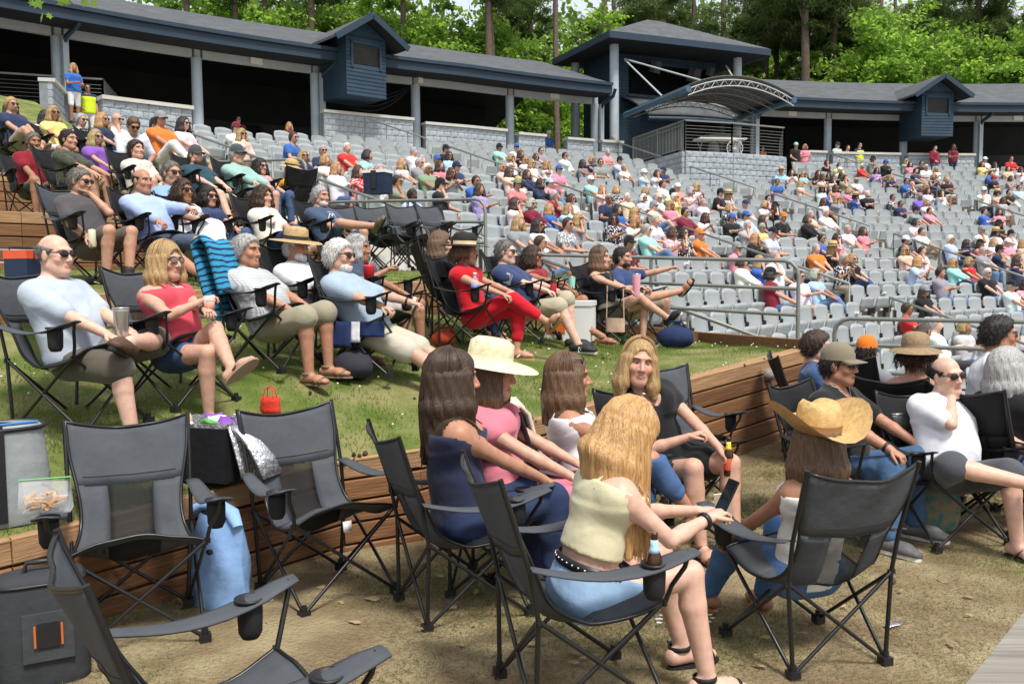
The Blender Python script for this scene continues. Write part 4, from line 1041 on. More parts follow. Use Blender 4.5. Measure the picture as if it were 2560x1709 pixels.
    def legs(s, which='us'):
        o = []; b = .45 + .55 * s.build; r = (.088, .060, .052, .038) if not s.f else (.087, .055, .050, .034)
        for hj, kn, an in ((s.hjR, s.knR, s.anR), (s.hjL, s.knL, s.anL)):
            if 'u' in which: o.append(Prim('c', hj, kn, r[0] * b, r[1] * b, sm=.05, tag='thigh'))
            if 's' in which:
                sh = an - kn; back = nv(np.cross(np.cross(kn - hj, sh), sh)) if np.linalg.norm(np.cross(kn - hj, sh)) > 1e-3 else np.array([0, -1, 0])
                c = kn + sh * .30 + back * .012; o.append(Prim('c', kn, c, r[1] * .98 * b, r[2] * 1.12 * b, sm=.010, tag='shin')); o.append(Prim('c', c, an, r[2] * 1.1 * b, r[3], sm=.012, tag='shin'))
        return o
    def feet(s):
        o = []
        for sd, an, kn in (('R', s.anR, s.knR), ('L', s.anL, s.knL)):
            t = s.toe[sd]; dn = nv(nv(an - kn) - t * (nv(an - kn) @ t)); x = np.cross(t, dn); k = .92 if s.f else 1.05
            o.append(Prim('c', an + dn * .045 - t * .045, an + dn * .05 + t * .10 * k, .036, .034, x, 1.05, sm=.03, tag='foot')); o.append(Prim('c', an + dn * .055 + t * .09 * k, an + dn * .062 + t * .165 * k, .030, .020, x, 1.65, sm=.03, tag='foot'))
        return o
    HS = 1.07
    def h(s, v): return s.hc + s.H @ (np.asarray(v, float) * s.HS)
    def head(s, fine=True):
        E = lambda c, r, sm=.02, sub=False: Prim('e', s.h(c), None, np.array(r) * s.HS, R=s.H, sm=sm, tag='head', sub=sub)
        C = lambda a, b, ra, rb, sm=.015: Prim('c', s.h(a), s.h(b), ra * s.HS, rb * s.HS, sm=sm, tag='head')
        k = .95 if s.f else 1.0
        o = [Prim('c', s.neck - s.upn * .02, s.hb + s.H @ np.array([0, .0, .03]), (.050 if s.f else .062), (.047 if s.f else .058), sm=.05, tag='neck'),
             E((0, -.014, .036), (.074 * k, .096, .088), .03), E((0, .020, -.030), (.060 * k, .074, .082), .03)]
        if not fine: return o + [C((0, .090, .0), (0, .108, -.03), .011, .015)]
        jaw = .028 if s.f else .036
        o += [C((0, .062, -.094), (0, .064, -.088), .020, .022, .03), C((.042, .0, -.06), (.012, .06, -.094), .026, .022, .03), C((-.042, .0, -.06), (-.012, .06, -.094), .026, .022, .03),
              E((0, .078, .034), (.048, .020, .013 if not s.f else .010), .02), E((.040, .062, -.022), (.022, .022, .022), .02), E((-.040, .062, -.022), (.022, .022, .022), .02),
              E((.031, .094, .010), (.017, .013, .011), .012, True), E((-.031, .094, .010), (.017, .013, .011), .012, True),
              C((0, .090, .016), (0, .109, -.026), .0075, .0115, .012), E((.012, .098, -.030), (.009, .010, .008), .008), E((-.012, .098, -.030), (.009, .010, .008), .008),
              E((0, .088, -.058), (.023, .010, .0055), .008), E((0, .086, -.067), (.019, .010, .006), .008), E((0, .098, -.0625), (.024, .006, .0016), .003, True),
              E((.077 * k, -.006, .0), (.010, .021, .033), .010), E((-.077 * k, -.006, .0), (.010, .021, .033), .010)]
        return o

def head_cols(B, V):
    """albedo multipliers of the face: lips, brows, shadow-free"""
    L = (V - B.hc) @ B.H / B.HS; c = np.ones((len(V), 4)); f = L[:, 1] > .06
    lip = f & (np.abs(L[:, 2] + .062) < .0105) & (np.abs(L[:, 0]) < .024); c[lip, :3] = (.86, .58, .55)
    brow = f & (np.abs(L[:, 2] - (.031 - 4 * (np.abs(L[:, 0]) - .032) ** 2 * 8)) < .006) & (np.abs(np.abs(L[:, 0]) - .033) < .018); c[brow, :3] = (.42, .34, .28)
    eye = f & (np.abs(L[:, 2] - .010) < .007) & (np.abs(np.abs(L[:, 0]) - .032) < .013); c[eye, :3] = (.5, .42, .38)
    ch = f & (np.abs(L[:, 2] + .022) < .022) & (np.abs(np.abs(L[:, 0]) - .042) < .02); c[ch, :3] *= (1.05, .90, .88)
    return c
def finger_geo(mb, B, side, mi=0, grip=None):
    el, wr = (B.elR, B.wrR) if side == 'R' else (B.elL, B.wrL); d = nv(wr - el); q = 1 if side == 'R' else -1
    if side in getattr(B, 'hdir', {}): d = nv(B.hdir[side])
    n = np.array([0, 0, -1.0]) if abs(d[2]) < .8 else nv(np.array([-q * 1.0, .2, 0]))
    if side in getattr(B, 'hnorm', {}): n = nv(B.hnorm[side])
    n = nv(n - d * (n @ d)); x = np.cross(d, n) * (1 if side == 'L' else -1)      # x points to the thumb side
    k = .88 if B.f else 1.0; cu = B.curl if grip is None else grip
    palm0 = wr; c = wr + d * .052 * k
    pr = [Prim('e', c, None, np.array([.041 * k, .054 * k, .017]), R=np.stack([x, d, n], 1), sm=.02, tag='hand')]
    for i, (off, L) in enumerate(((.030, .070), (.010, .080), (-.010, .074), (-.029, .058))):
        p0 = wr + d * .082 * k + x * off * k; pts = [p0 - d * .02, p0]; dd = d.copy(); nn = n.copy(); r0 = .0092 * k
        for j, sg in enumerate((.46, .30, .24)):
            a = cu * (.75, 1.0, .8)[j] * (1 + .06 * i); dn = dd * math.cos(a) + nn * math.sin(a); nn = nn * math.cos(a) - dd * math.sin(a); dd = dn; pts.append(pts[-1] + dd * L * k * sg * 1.05)
        mb.tube([Vector(p) for p in pts], [r0, r0, r0 * .95, r0 * .85, r0 * .62], 7, mi)
    t0 = wr + d * .022 * k + x * .026 * k; dd = nv(d * .75 + x * .75 + n * .35); d2 = nv(d * .95 + x * .15 + n * .5)
    mb.tube([Vector(t0 - dd * .012), Vector(t0 + dd * .034 * k), Vector(t0 + dd * .034 * k + d2 * .030 * k), Vector(t0 + dd * .034 * k + d2 * .054 * k)], [.0135 * k, .0115 * k, .010 * k, .006 * k], 7, mi)
    return pr

def skin_material():
    m = mat('skin', rough=.48, var=.13, vscale=26, bump=.14, bscale=140, bdist=.004, objcol=True, attr='tint', spec=.32)
    N, L, b = nodes(m); b.inputs['Subsurface Weight'].default_value = .10; b.inputs['Subsurface Radius'].default_value = (.012, .005, .003); b.inputs['Subsurface Scale'].default_value = .6
skin_material()
mat('cloth', rough=.88, var=.07, vscale=8, bump=.22, bscale=26, bdist=.012, objcol=True, spec=.12, sheen=.15)
mat('denim', rough=.9, var=.16, vscale=9, bump=.3, bscale=30, bdist=.01, objcol=True, spec=.12)
mat_pattern('cloth_check', 'check', (.72, .74, .78), 26); mat_pattern('cloth_stripe', 'stripe', (.75, .75, .77), 22); mat_pattern('cloth_print', 'print', (.70, .68, .70), 24); mat_pattern('cloth_dark_print', 'print', (.03, .03, .04), 30)
m_ = mat('hair', rough=.42, var=.45, vscale=5, bump=.55, bscale=9, bdist=.012, objcol=True, spec=.4, stretch=(26, 26, 2.2), detail=6)
m_ = mat('hair_strand', rough=.4, var=.3, vscale=3, objcol=True, spec=.4, stretch=(40, 40, 3), detail=3)
mat('shoe', rough=.6, var=.1, vscale=12, objcol=True, spec=.3); mat('sole', (.60, .58, .53), .8, .08, 10); mat('sole_dark', (.02, .02, .02), .8)
mat('lens', (.008, .008, .010), .12, 0, spec=.6); mat('straw', rough=.75, var=.22, vscale=34, bump=.5, bscale=70, bdist=.006, objcol=True, spec=.2)
mat('eye_white', (.62, .60, .57), .25, 0); mat('iris', (.05, .035, .025), .15, 0, spec=.6)
mat('teeth', (.75, .72, .66), .3, 0)

HAIRC = {'b': (.045, .024, .014), 'd': (.018, .013, .011), 'l': (.36, .23, .10), 'g': (.36, .35, .34), 'w': (.62, .60, .57), 'r': (.30, .135, .05), 's': (.12, .066, .034), 'a': (.14, .125, .11)}
SKINC = {'a': (.52, .30, .215), 'b': (.46, .25, .17), 'c': (.40, .20, .125), 'd': (.32, .155, .09), 'k': (.055, .028, .018), 'p': (.60, .37, .28)}

def hair_mesh(B, style, h=.011, seed=0, length=.25, vol=.014):
    """hair as a volume grown over the skull; long styles fall beside and behind the neck"""
    rg = np.random.default_rng(seed); k = .95 if B.f else 1.0; pr = []
    E = lambda c, r, sm=.02, sub=False: Prim('e', B.h(c), None, np.array(r) * B.HS, R=B.H, sm=sm, tag='hair', sub=sub)
    pr.append(E((0, -.014, .036), (.074 * k + vol, .096 + vol, .088 + vol)))
    if style != 'fringe': pr.append(E((0, -.03, .0), (.074 * k + vol * .8, .082 + vol, .09), .02))
    if style in ('long', 'bob'):
        L = length
        for a in np.linspace(-125, 125, 11):
            aa = rad(a); rx, ry = .076 * k + vol * .5, .092
            top = np.array([math.sin(aa) * rx, -.014 - math.cos(aa) * ry, .02]); wl = L * (1 - .12 * abs(a) / 125) * rg.uniform(.93, 1.05)
            mid = top + np.array([math.sin(aa) * .018, -.012 * math.cos(aa), -min(.13, L * .6)])
            m_w = B.h(mid); pr.append(Prim('c', B.h(top), m_w, .030, .034, sm=.025, tag='hair'))
            if L > .16:
                end = m_w - np.array([0, 0, 1.0]) * max(.02, wl - .12) + B.H @ np.array([math.sin(aa) * .012, -.015 * math.cos(aa), 0]); pr.append(Prim('c', m_w, end, .033, .017, sm=.03, tag='hair'))
    if style == 'pony':
        a0 = B.h((0, -.105, .03)); pr.append(Prim('c', a0, a0 + B.H @ np.array([0, -.05, -.05]), .03, .03, sm=.02, tag='hair')); pr.append(Prim('c', a0 + B.H @ np.array([0, -.05, -.05]), a0 + B.H @ np.array([0, -.05, -.22]), .032, .014, sm=.02, tag='hair'))
    fr = {'short': .047, 'fringe': .0, 'pony': .05}.get(style, .052)
    # keep the face clear
    pr.append(E((0, .095, -.055), (.066 * k, .075, .135), .012, True))
    if style in ('long', 'bob', 'pony'): pr.append(E((0, .125, -.02), (.060, .06, .075), .012, True))
    cuts = []
    if style in ('short', 'fringe'):
        n = B.H @ nv(np.array([0, .80, -.60])); cuts.append((B.h((0, -.002, -.022)), n))
    if style == 'fringe': n = B.H @ nv(np.array([0, .25, 1.0])); cuts.append((B.h((0, -.02, .055)), n))
    F = Field(pr, cuts=cuts); base = F.fin
    ph = rg.uniform(0, 6.28, 4)
    def fin(d, p):
        l = (p - B.hc) @ B.H; an = np.arctan2(l[..., 0], -l[..., 1] - .01)
        amp = .0034 if style in ('short', 'fringe') else .003
        return base(d + amp * (np.sin(an * 17 + 6 * l[..., 2] * 9 + ph[0]) * .6 + np.sin(an * 41 + ph[1] + 30 * l[..., 2]) * .4 + np.sin(l[..., 2] * 46 + an * 5 + ph[2]) * .3), p)
    F.fin = fin
    return sdf_mesh('hair', F, h, it=2)
def short_strands(B, me, n, seed, ln=.03, r=.0011, zmax=9.0):
    rg = np.random.default_rng(seed); k = len(me.vertices); V = np.zeros(k * 3); me.vertices.foreach_get('co', V); V = V.reshape(-1, 3); Nn = np.zeros(k * 3); me.vertex_normals.foreach_get('vector', Nn); Nn = Nn.reshape(-1, 3)
    ok = np.nonzero(((V - B.hc) @ B.H)[:, 2] < zmax)[0]; i = ok[rg.integers(0, len(ok), n)]; p = V[i] + rg.normal(size=(n, 3)) * .004; nn = Nn[i]; back = B.H @ np.array([0, -.5, -.75]); d = nn * .22 + back * .8 + rg.normal(size=(n, 3)) * .16
    d -= nn * np.minimum(0, (d * nn).sum(1))[:, None] * .8; d /= np.linalg.norm(d, axis=1)[:, None]; L_ = ln * rg.uniform(.5, 1.2, n)[:, None]
    cu = bpy.data.curves.new('hair_strands', 'CURVE'); cu.dimensions = '3D'; cu.bevel_depth = r; cu.bevel_resolution = 0; cu.resolution_u = 1; a = p - nn * .003; b = p + d * L_ * .5 + nn * .003; c = p + d * L_ + np.array([0, 0, -.004])
    for j in range(n): sp = cu.splines.new('POLY'); sp.points.add(2); sp.points.foreach_set('co', [*a[j], 1, *b[j], 1, *c[j], 1]); sp.points.foreach_set('radius', [1.2, 1, .3])
    cu.materials.append(MATS['hair_strand']); return cu
def strands(B, n, length, seed=0, r=.0016, body=None, part=0.0, face_gap=62, spread=.012, base=.017):
    """separate locks from the parting down; pushed outside head and shoulders"""
    rg = np.random.default_rng(seed); k = .95 if B.f else 1.0; NP = 14
    a = np.radians(rg.uniform(-180 + face_gap, 180 - face_gap, n)); lift = rg.uniform(.0, spread, n) + base
    T = np.linspace(0, 1, NP); pts = np.zeros((n, NP, 3)); Ls = length * rg.uniform(.86, 1.05, n)
    rx, ry, rz = .074 * k, .096, .088
    for j, t in enumerate(T):
        arc = np.minimum(t * (Ls + .14), .15) / .15 * rad(92); drop = np.maximum(t * (Ls + .14) - .15, 0)
        sx = np.sin(arc) * np.sin(a); sy = -np.sin(arc) * np.cos(a); sz = np.cos(arc)
        loc = np.stack([sx * (rx + lift) + part * (1 - t) * .02, sy * (ry + lift) - .014, sz * (rz + lift) + .036], 1)
        w = B.hc + loc @ B.H.T * B.HS; w[:, 2] -= drop
        out = np.stack([np.sin(a), -np.cos(a), np.zeros(n)], 1) @ B.H.T
        w += out * (np.minimum(drop, .12) * .10)[:, None] + out * (np.sin(drop * 18 + a * 7) * .006 * np.minimum(drop * 6, 1))[:, None]
        pts[:, j] = w
    if body is not None:
        for _ in range(3):
            q = pts.reshape(-1, 3); d = body(q); e = .004; G = np.stack([body(q + np.eye(3)[i] * e) - d for i in range(3)], 1) / e
            q = q + np.where(d < .010, .010 - d, 0)[:, None] * G / (np.linalg.norm(G, axis=1)[:, None] + 1e-6); pts = q.reshape(n, NP, 3)
    cu = bpy.data.curves.new('hair_strands', 'CURVE'); cu.dimensions = '3D'; cu.bevel_depth = r; cu.bevel_resolution = 0; cu.resolution_u = 1
    for i in range(n):
        sp = cu.splines.new('POLY'); sp.points.add(NP - 1); sp.points.foreach_set('co', np.concatenate([pts[i], np.ones((NP, 1))], 1).ravel())
        rr = np.linspace(1.3, .5, NP) * rg.uniform(.7, 1.5); sp.points.foreach_set('radius', rr)
    cu.materials.append(MATS['hair_strand']); return cu

def lathe_hat(B, prof, sx=1.0, sy=1.16, z=.06, tilt=0.0, y=-.012, curl=0.0, mi_band=None, n=26, dip=0.0, crease=0.0):
    m = MB(); vs = []; k = len(prof)
    for (r, zz) in prof:
        for j in range(n):
            a = 2 * math.pi * j / n; x_, y_ = r * math.cos(a) * sx, r * math.sin(a) * sy
            zc = zz + (curl * max(0, r - .10) * (math.cos(a) ** 2) * 2.2 if r > .10 else 0) - (dip * max(0, r - .1) * 2 * (math.sin(a) ** 2) if r > .1 else 0)
            if crease and zz > .06: zc -= crease * math.exp(-(x_ / .03) ** 2) * (1 if r < .085 else .4)
            v = np.array([x_, y_, zc]); ct, st = math.cos(tilt), math.sin(tilt); v = np.array([v[0], v[1] * ct - v[2] * st, v[1] * st + v[2] * ct])
            vs.append(Vector(B.h(v + np.array([0, y, z]))))
    fs = [(i * n + j, i * n + (j + 1) % n, (i + 1) * n + (j + 1) % n, (i + 1) * n + j) for i in range(k - 1) for j in range(n)] + [tuple((k - 1) * n + j for j in range(n))]
    m.add(vs, fs, 0, True)
    if mi_band:
        for f in range(len(m.f)):
            if mi_band[0] * n <= f < mi_band[1] * n: m.m[f] = 1
    return m
HATP = {'sun': [(.175, -.028), (.16, -.012), (.10, .002), (.094, .006), (.094, .035), (.088, .085), (.06, .108), (.02, .115)],
        'wide': [(.205, -.012), (.19, -.004), (.10, .0), (.094, .004), (.094, .035), (.09, .09), (.065, .11), (.02, .114)],
        'cowboy': [(.205, .012), (.19, .006), (.105, -.004), (.096, .002), (.094, .035), (.086, .10), (.07, .125), (.03, .128)],
        'bucket': [(.155, -.045), (.145, -.03), (.098, .004), (.095, .01), (.094, .035), (.088, .10), (.07, .115), (.02, .118)]}
def cap_mesh(B, back=False):
    m = MB(); n = 20; vs = []; rings = [(1.0, 0), (.98, .035), (.86, .072), (.6, .098), (.3, .11), (.02, .114)]
    for (s_, z) in rings:
        for j in range(n): a = 2 * math.pi * j / n; vs.append(Vector(B.h((math.cos(a) * .087 * s_, -.012 + math.sin(a) * .109 * s_, .042 + z))))
    k = len(rings); m.add(vs, [(i * n + j, i * n + (j + 1) % n, (i + 1) * n + (j + 1) % n, (i + 1) * n + j) for i in range(k - 1) for j in range(n)], 0, True)
    q = -1 if back else 1; g = []
    for i in range(4):
        t = i / 3; row = []
        for j in range(9):
            u = j / 8 * 2 - 1; a = u * rad(62); x_ = math.sin(a) * (.086 + .0 * t) * (1 - .08 * t); y_ = math.cos(a) * .107 - .012 + t * .082 * math.cos(u * 1.25) ** .7
            row.append(B.h((x_, q * y_ if back else y_, .050 - .016 * t - .022 * u * u * (0.3 + t * .7))))
        g.append(row)
    m.sheet([[Vector(p) for p in r] for r in g], .004, 1); return m
def glasses_mesh(B, clear=False, up=0.0):
    m = MB(); z0 = .012 + up; y0 = .101 - (up * .35)
    for q in (-1, 1):
        pts = []
        for j in range(10):
            a = 2 * math.pi * j / 10; pts.append(B.h((q * .034 + .027 * math.cos(a), y0 + .006 - abs(q * .034 + .027 * math.cos(a)) * .22, z0 + .019 * math.sin(a) - .002)))
        c = sum(pts) / 10; f = B.H @ np.array([0, .006, 0])
        m.add([Vector(p) for p in pts] + [Vector(c + f)], [(j, (j + 1) % 10, 10) for j in range(10)], 1 if clear else 0, True)
        m.tube([Vector(p) for p in pts + [pts[0]]], .0022, 4, 0, cap=False)
        m.tube([Vector(B.h((q * .060, y0 - .008, z0 + .006))), Vector(B.h((q * .079, .02, z0 + .008))), Vector(B.h((q * .080, -.02, z0 - .004)))], .003, 4, 0)
    m.tube([Vector(B.h((-.010, y0 + .006, z0 + .004))), Vector(B.h((.010, y0 + .006, z0 + .004)))], .0025, 4, 0); return m

def tinted(me, B=None, fine=True):
    at = me.color_attributes.new('tint', 'FLOAT_COLOR', 'POINT'); n = len(me.vertices); V = np.zeros(n * 3); me.vertices.foreach_get('co', V)
    c = head_cols(B, V.reshape(-1, 3)) if B is not None and fine else np.ones((n, 4)); at.data.foreach_set('color', c.ravel()); return me
def append_mesh(me, mb):
    """joins an MB's geometry into an existing mesh"""
    bm = bmesh.new(); bm.from_mesh(me); t = bpy.data.meshes.new('t'); t.from_pydata(mb.v, [], mb.f); t.polygons.foreach_set('use_smooth', mb.sm); t.polygons.foreach_set('material_index', mb.m)
    bm.from_mesh(t); bm.to_mesh(me); bm.free(); bpy.data.meshes.remove(t)

def person(name_label, B, loc, yaw, skin='a', hair=('short', 'b'), top=None, bottom=None, shoes=None, hat=None, glasses=None, group=None, h=.013, hh=.011, fine=True,
           extra=None, hair_len=.25, vol=.014, nstrand=0, seed=0, scale=1.0, smile=False, grip=(None, None), beard=None, part=0.0, face_gap=62):
    """loc: ground point under the pelvis; yaw: direction faced, measured like an angle from +x"""
    fb = MB(); hp = []
    if fine: hp = finger_geo(fb, B, 'R', grip=grip[0]) + finger_geo(fb, B, 'L', grip=grip[1])
    else:
        for el, wr in ((B.elR, B.wrR), (B.elL, B.wrL)): hp.append(Prim('c', wr, wr + nv(wr - el) * .11, .034, .024, sm=.02))
    tor = B.torso(); k_ = (top or {}).get('kind')
    for q in tor:
        if k_ in ('tee', 'shirt', 'vneck') and q.tag == 'torso':
            if q.k == 'e': q.ra = q.ra - .010
            elif q.ra > .07: q.ra -= .010; q.rb -= .010
    bp = tor + B.arms() + B.legs() + B.feet() + hp + B.head(fine)
    F = Field(bp); me = sdf_mesh('person', F, h, refine=(B.h((0, .01, .0)), .15) if fine else None)
    if fine:
        if not (glasses and glasses[0] == 's'):
            for q in (-1, 1):
                c = B.h((q * .0315, .0742, .0085)); fb.lathe([(0, -.0052), (.0064, -.0036), (.0088, 0), (.0064, .0036), (0, .0052)], 8, c=tuple(c), mi=1); fb.lathe([(.0050, 0), (.003, .0017), (0, .002)], 8, c=tuple(B.h((q * .0315, .0818, .0085))), R=Matrix(B.H.tolist()) @ rotx(rad(-90)), mi=2)
        if smile: fb.tube([Vector(B.h((math.sin(a) * .026, .0955 - abs(a) * .010, -.0625 + a * a * .006))) for a in (-.9, -.5, 0, .5, .9)], [.0015, .0034, .0042, .0034, .0015], 6, 3)
        append_mesh(me, fb)
    tinted(me, B, fine)
    for mm in ('skin', 'eye_white', 'iris', 'teeth'): me.materials.append(MATS[mm])
    root = link('person', me, None, None, SKINC[skin]); root.location = loc; root.rotation_euler = (0, 0, yaw - math.pi / 2); root.scale = (scale,) * 3
    tag(root, name_label, 'person', group)
    if top: make_top(B, root, top, h, seed)
    if bottom: make_bottom(B, root, bottom, h, seed)
    if shoes: make_shoes(B, root, shoes)
    st, hc = hair
    if st == 'fringe': vol = .007
    if st == 'short' and not B.f and vol == .014: vol = .009
    if st and st != 'bald': hob = link('hair', hair_mesh(B, st, hh, seed, hair_len, vol), root, MATS['hair'], HAIRC[hc] if isinstance(hc, str) else hc)
    if fine and not nstrand and st in ('short', 'bob', 'fringe') : o = link('hair_strands', short_strands(B, hob.data, (850 if not hat else 380) if st != 'fringe' else 140, seed, (.026 if st != 'bob' else .06) if st != 'fringe' else .016, .0020, .03 if hat else 9.0), root, None, HAIRC[hc] if isinstance(hc, str) else hc); tag(o, kind='stuff')
    if nstrand: o = link('hair_strands', strands(B, nstrand, hair_len + .02, seed, body=F, part=part, face_gap=face_gap, spread=.002 if hat else .012, base=.004 if hat else .017), root, None, HAIRC[hc] if isinstance(hc, str) else hc); tag(o, kind='stuff')
    if beard:
        E = lambda c, r, sm=.02, sub=False: Prim('e', B.h(c), None, np.array(r) * B.HS, R=B.H, sm=sm, sub=sub)
        bf = Field([E((0, .028, -.075), (.060, .066, .052)), E((0, .066, -.088), (.03, .03, .034 + beard[1])), E((0, .094, -.061), (.026, .02, .008), .006, True), E((0, .1, -.02), (.05, .05, .026), .01, True)], cuts=[(B.h((0, .03, -.028)), B.H @ nv(np.array([0, .25, 1])))])
        link('beard', sdf_mesh('beard', bf, .008), root, MATS['hair'], HAIRC[beard[0]])
    if glasses:
        g = glasses_mesh(B, glasses[0] == 'c', glasses[1] if len(glasses) > 1 else 0); o = g.build('sunglasses' if glasses[0] == 's' else 'glasses', [MATS['lens'], MATS['clear_lens']], root)
    if hat: make_hat(B, root, hat)
    if extra: extra(B, root)
    return root
mat('clear_lens', (.20, .16, .14), .1, 0, spec=.5)
mat('brim', rough=.85, var=.06, vscale=6, objcol=True)
def make_hat(B, root, hat):
    kind, col = hat[0], hat[1]; col2 = hat[2] if len(hat) > 2 else (.03, .025, .02)
    if kind in ('cap', 'capback'):
        o = link('cap', cap_mesh(B, kind == 'capback').mesh('cap', [MATS['cloth'], MATS['brim']]), root, None, col)
    else:
        m = lathe_hat(B, HATP[kind], tilt=hat[3] if len(hat) > 3 else 0, curl=.50 if kind == 'cowboy' else 0, dip=.03, mi_band=(3, 4), crease=.03 if kind == 'cowboy' else 0)
        mt = bpy.data.materials.get('hat_band_%d' % (int(col2[0] * 1000))) or mat('hat_band_%d' % (int(col2[0] * 1000)), col2, .8)
        link('hat', m.mesh('hat', [MATS['straw'], mt]), root, None, col)
def make_top(B, root, top, h, seed):
    """top: dict(kind, col, sleeve 0..2, mat, off, neck)"""
    k = top['kind']; off = top.get('off', .015); sl = top.get('sleeve', .55); pr = []
    low = top.get('hem', -.02)
    T = B.torso()
    if B.build and top.get('loose'): T = T + [Prim('c', B.hip + B.up * .05, B.chest, .13 * B.build + top['loose'], .12 * B.build + top['loose'] * .5, B.rt, 1.3, sm=.06)]
    pr += T; cuts = [(B.hip + B.up * low, -B.up)]
    if k in ('tee', 'shirt', 'vneck'):
        s1 = sl; rr = (.062, .052) if not B.f else (.054, .046); q = .5 + .5 * B.build
        for sh, el, wr in ((B.shR, B.elR, B.wrR), (B.shL, B.elL, B.wrL)):
            ln = top.get('sl' + ('R' if sh is B.shR else 'L'), s1)
            e = sh + (el - sh) * min(1, ln)
            pr.append(Prim('c', sh, e - nv(el - sh) * .03, rr[0] * q * .95, rr[1] * q * (1.06 if ln < .8 else .95), sm=.045, tag='sleeve'))
            if ln > 1: e2 = el + (wr - el) * (ln - 1); pr.append(Prim('c', el, e2, rr[1] * q * .98, rr[1] * q * .8, sm=.03, tag='sleeve'))
        cuts.append((B.neck + B.upn * .060, B.upn)); dz = {'tee': (.045, .075, .085, .062), 'shirt': (.055, .055, .10, .085), 'vneck': (.085, .07, .115, .135)}[k]
        pr.append(Prim('e', B.neck + B.upn * .055 + B.fw * dz[0], None, np.array(dz[1:]), R=np.stack([B.rt, B.fw, B.up], 1), sm=.012, sub=True))
    elif k == 'tank':
        # bare shoulders: body of the vest cut below the collar, two straps added
        n = nv(B.up + B.fw * .10); cuts.append((B.chest + B.up * top.get('line', .075), n))
    elif k == 'strapless':
        cuts.append((B.chest + B.up * top.get('line', .05), B.up))
    if top.get('short'): cuts[0] = (B.hip + B.up * top['short'], -B.up)
    F = Field(pr, off, cuts, top.get('wr', .0042 if k != 'tank' else .0022), seed + 3); me = sdf_mesh('top', F, h * top.get('res', 1))
    nm = {'tee': 'tee_shirt', 'shirt': 'shirt', 'vneck': 'blouse', 'tank': 'tank_top', 'strapless': 'strapless_top'}[k]
    o = link(top.get('name', nm), me, root, MATS[top.get('mat', 'cloth')], top['col'])
    if k == 'tank':
        FB = Field(B.torso() + B.arms('u'), 0.0)
        for q in (-1, 1):
            m = MB(); c = B.rt * q * top.get('strap', .075); pts = []
            for t in np.linspace(0, 1, 9):
                a = math.pi * t; v = B.chest + B.up * (.05 + .16 * math.sin(a)) + c + B.fw * (.12 * math.cos(a)); pts.append(v)
            pts = np.array(pts)
            for _ in range(4):
                d = FB(pts); e = .004; G = np.stack([FB(pts + np.eye(3)[i] * e) - d for i in range(3)], 1) / e; pts = pts - (d - .007)[:, None] * G / (np.linalg.norm(G, axis=1)[:, None] + 1e-6)
            w_ = top.get('sw', .02); m.sheet([[Vector(p + B.rt * w_ * u) for u in (-1, 1)] for p in pts], .004); me2 = m.mesh('strap', MATS[top.get('mat', 'cloth')]); link('strap', me2, root, None, top['col'])
    if k == 'shirt' or top.get('collar'):
        m = MB(); g = []
        for i in range(2):
            row = []
            for j in range(17):
                a = (j / 16 * 2 - 1) * rad(150); r = .066 + .018 * i if not B.f else .058 + .016 * i
                d = B.rt * math.sin(a) + (-B.fw) * math.cos(a); v = B.neck + B.upn * (.045 - .03 * i - .030 * (1 - math.cos(a)) * .5) + d * r - B.fw * .0; row.append(Vector(v))
            g.append(row)
        m.sheet(g, .004); m2 = m.mesh('collar', MATS[top.get('mat', 'cloth')]); link('collar', m2, root, None, top['col'])
def make_bottom(B, root, bt, h, seed):
    k = bt['kind']; off = bt.get('off', .012); pr = B.torso()[:1]
    cuts = [(B.hip + B.up * bt.get('waist', .13), B.up)]; ln = bt.get('len', 1.0); b = .45 + .55 * B.build; r = (.088, .060, .052, .038) if not B.f else (.087, .055, .050, .034); fl = bt.get('flare', .006)
    for hj, kn, an in ((B.hjR, B.knR, B.anR), (B.hjL, B.knL, B.anL)):
        u = min(1, ln); e = hj + (kn - hj) * u; q = Prim('c', hj, e - nv(kn - hj) * (.02 if ln <= 1 else 0), r[0] * b, (r[0] + (r[1] - r[0]) * u) * b + fl, sm=.05, tag='leg'); pr.append(q)
        if ln > 1:
            pr.append(Prim('c', kn, kn + (an - kn) * (ln - 1), r[1] * b + .003, r[3] + fl * 1.6, sm=.03, tag='leg')); sh = an - kn; bk = np.cross(np.cross(kn - hj, sh), sh); bk = nv(bk) if np.linalg.norm(bk) > 1e-3 else np.array([0, -1.0, 0])
            pr.append(Prim('c', kn + sh * .12, kn + sh * min(.42, ln - 1) + bk * .012, r[1] * b, r[2] * 1.12 * b, sm=.03, tag='leg'))
    if k == 'skirt':
        mid = (B.knR + B.knL) / 2; pr.append(Prim('c', B.hip, mid, .13, .09, B.rt0, 1.5, sm=.06)); pr.append(Prim('c', mid, mid + ((B.anR + B.anL) / 2 - mid) * (ln - 1), .10, .12, B.rt0, 1.4, sm=.06))
    F = Field(pr, off, cuts, bt.get('wr', .0042), seed + 9); me = sdf_mesh('trousers', F, h)
    link({'shorts': 'shorts', 'pants': 'trousers', 'jeans': 'jeans', 'skirt': 'skirt'}[k], me, root, MATS[bt.get('mat', 'denim' if k == 'jeans' else 'cloth')], bt['col'])
def foot_frame(B, sd):
    an, kn = (B.anR, B.knR) if sd == 'R' else (B.anL, B.knL); t = B.toe[sd]; dn = nv(nv(an - kn) - t * (nv(an - kn) @ t)); return an, t, dn, np.cross(t, dn)
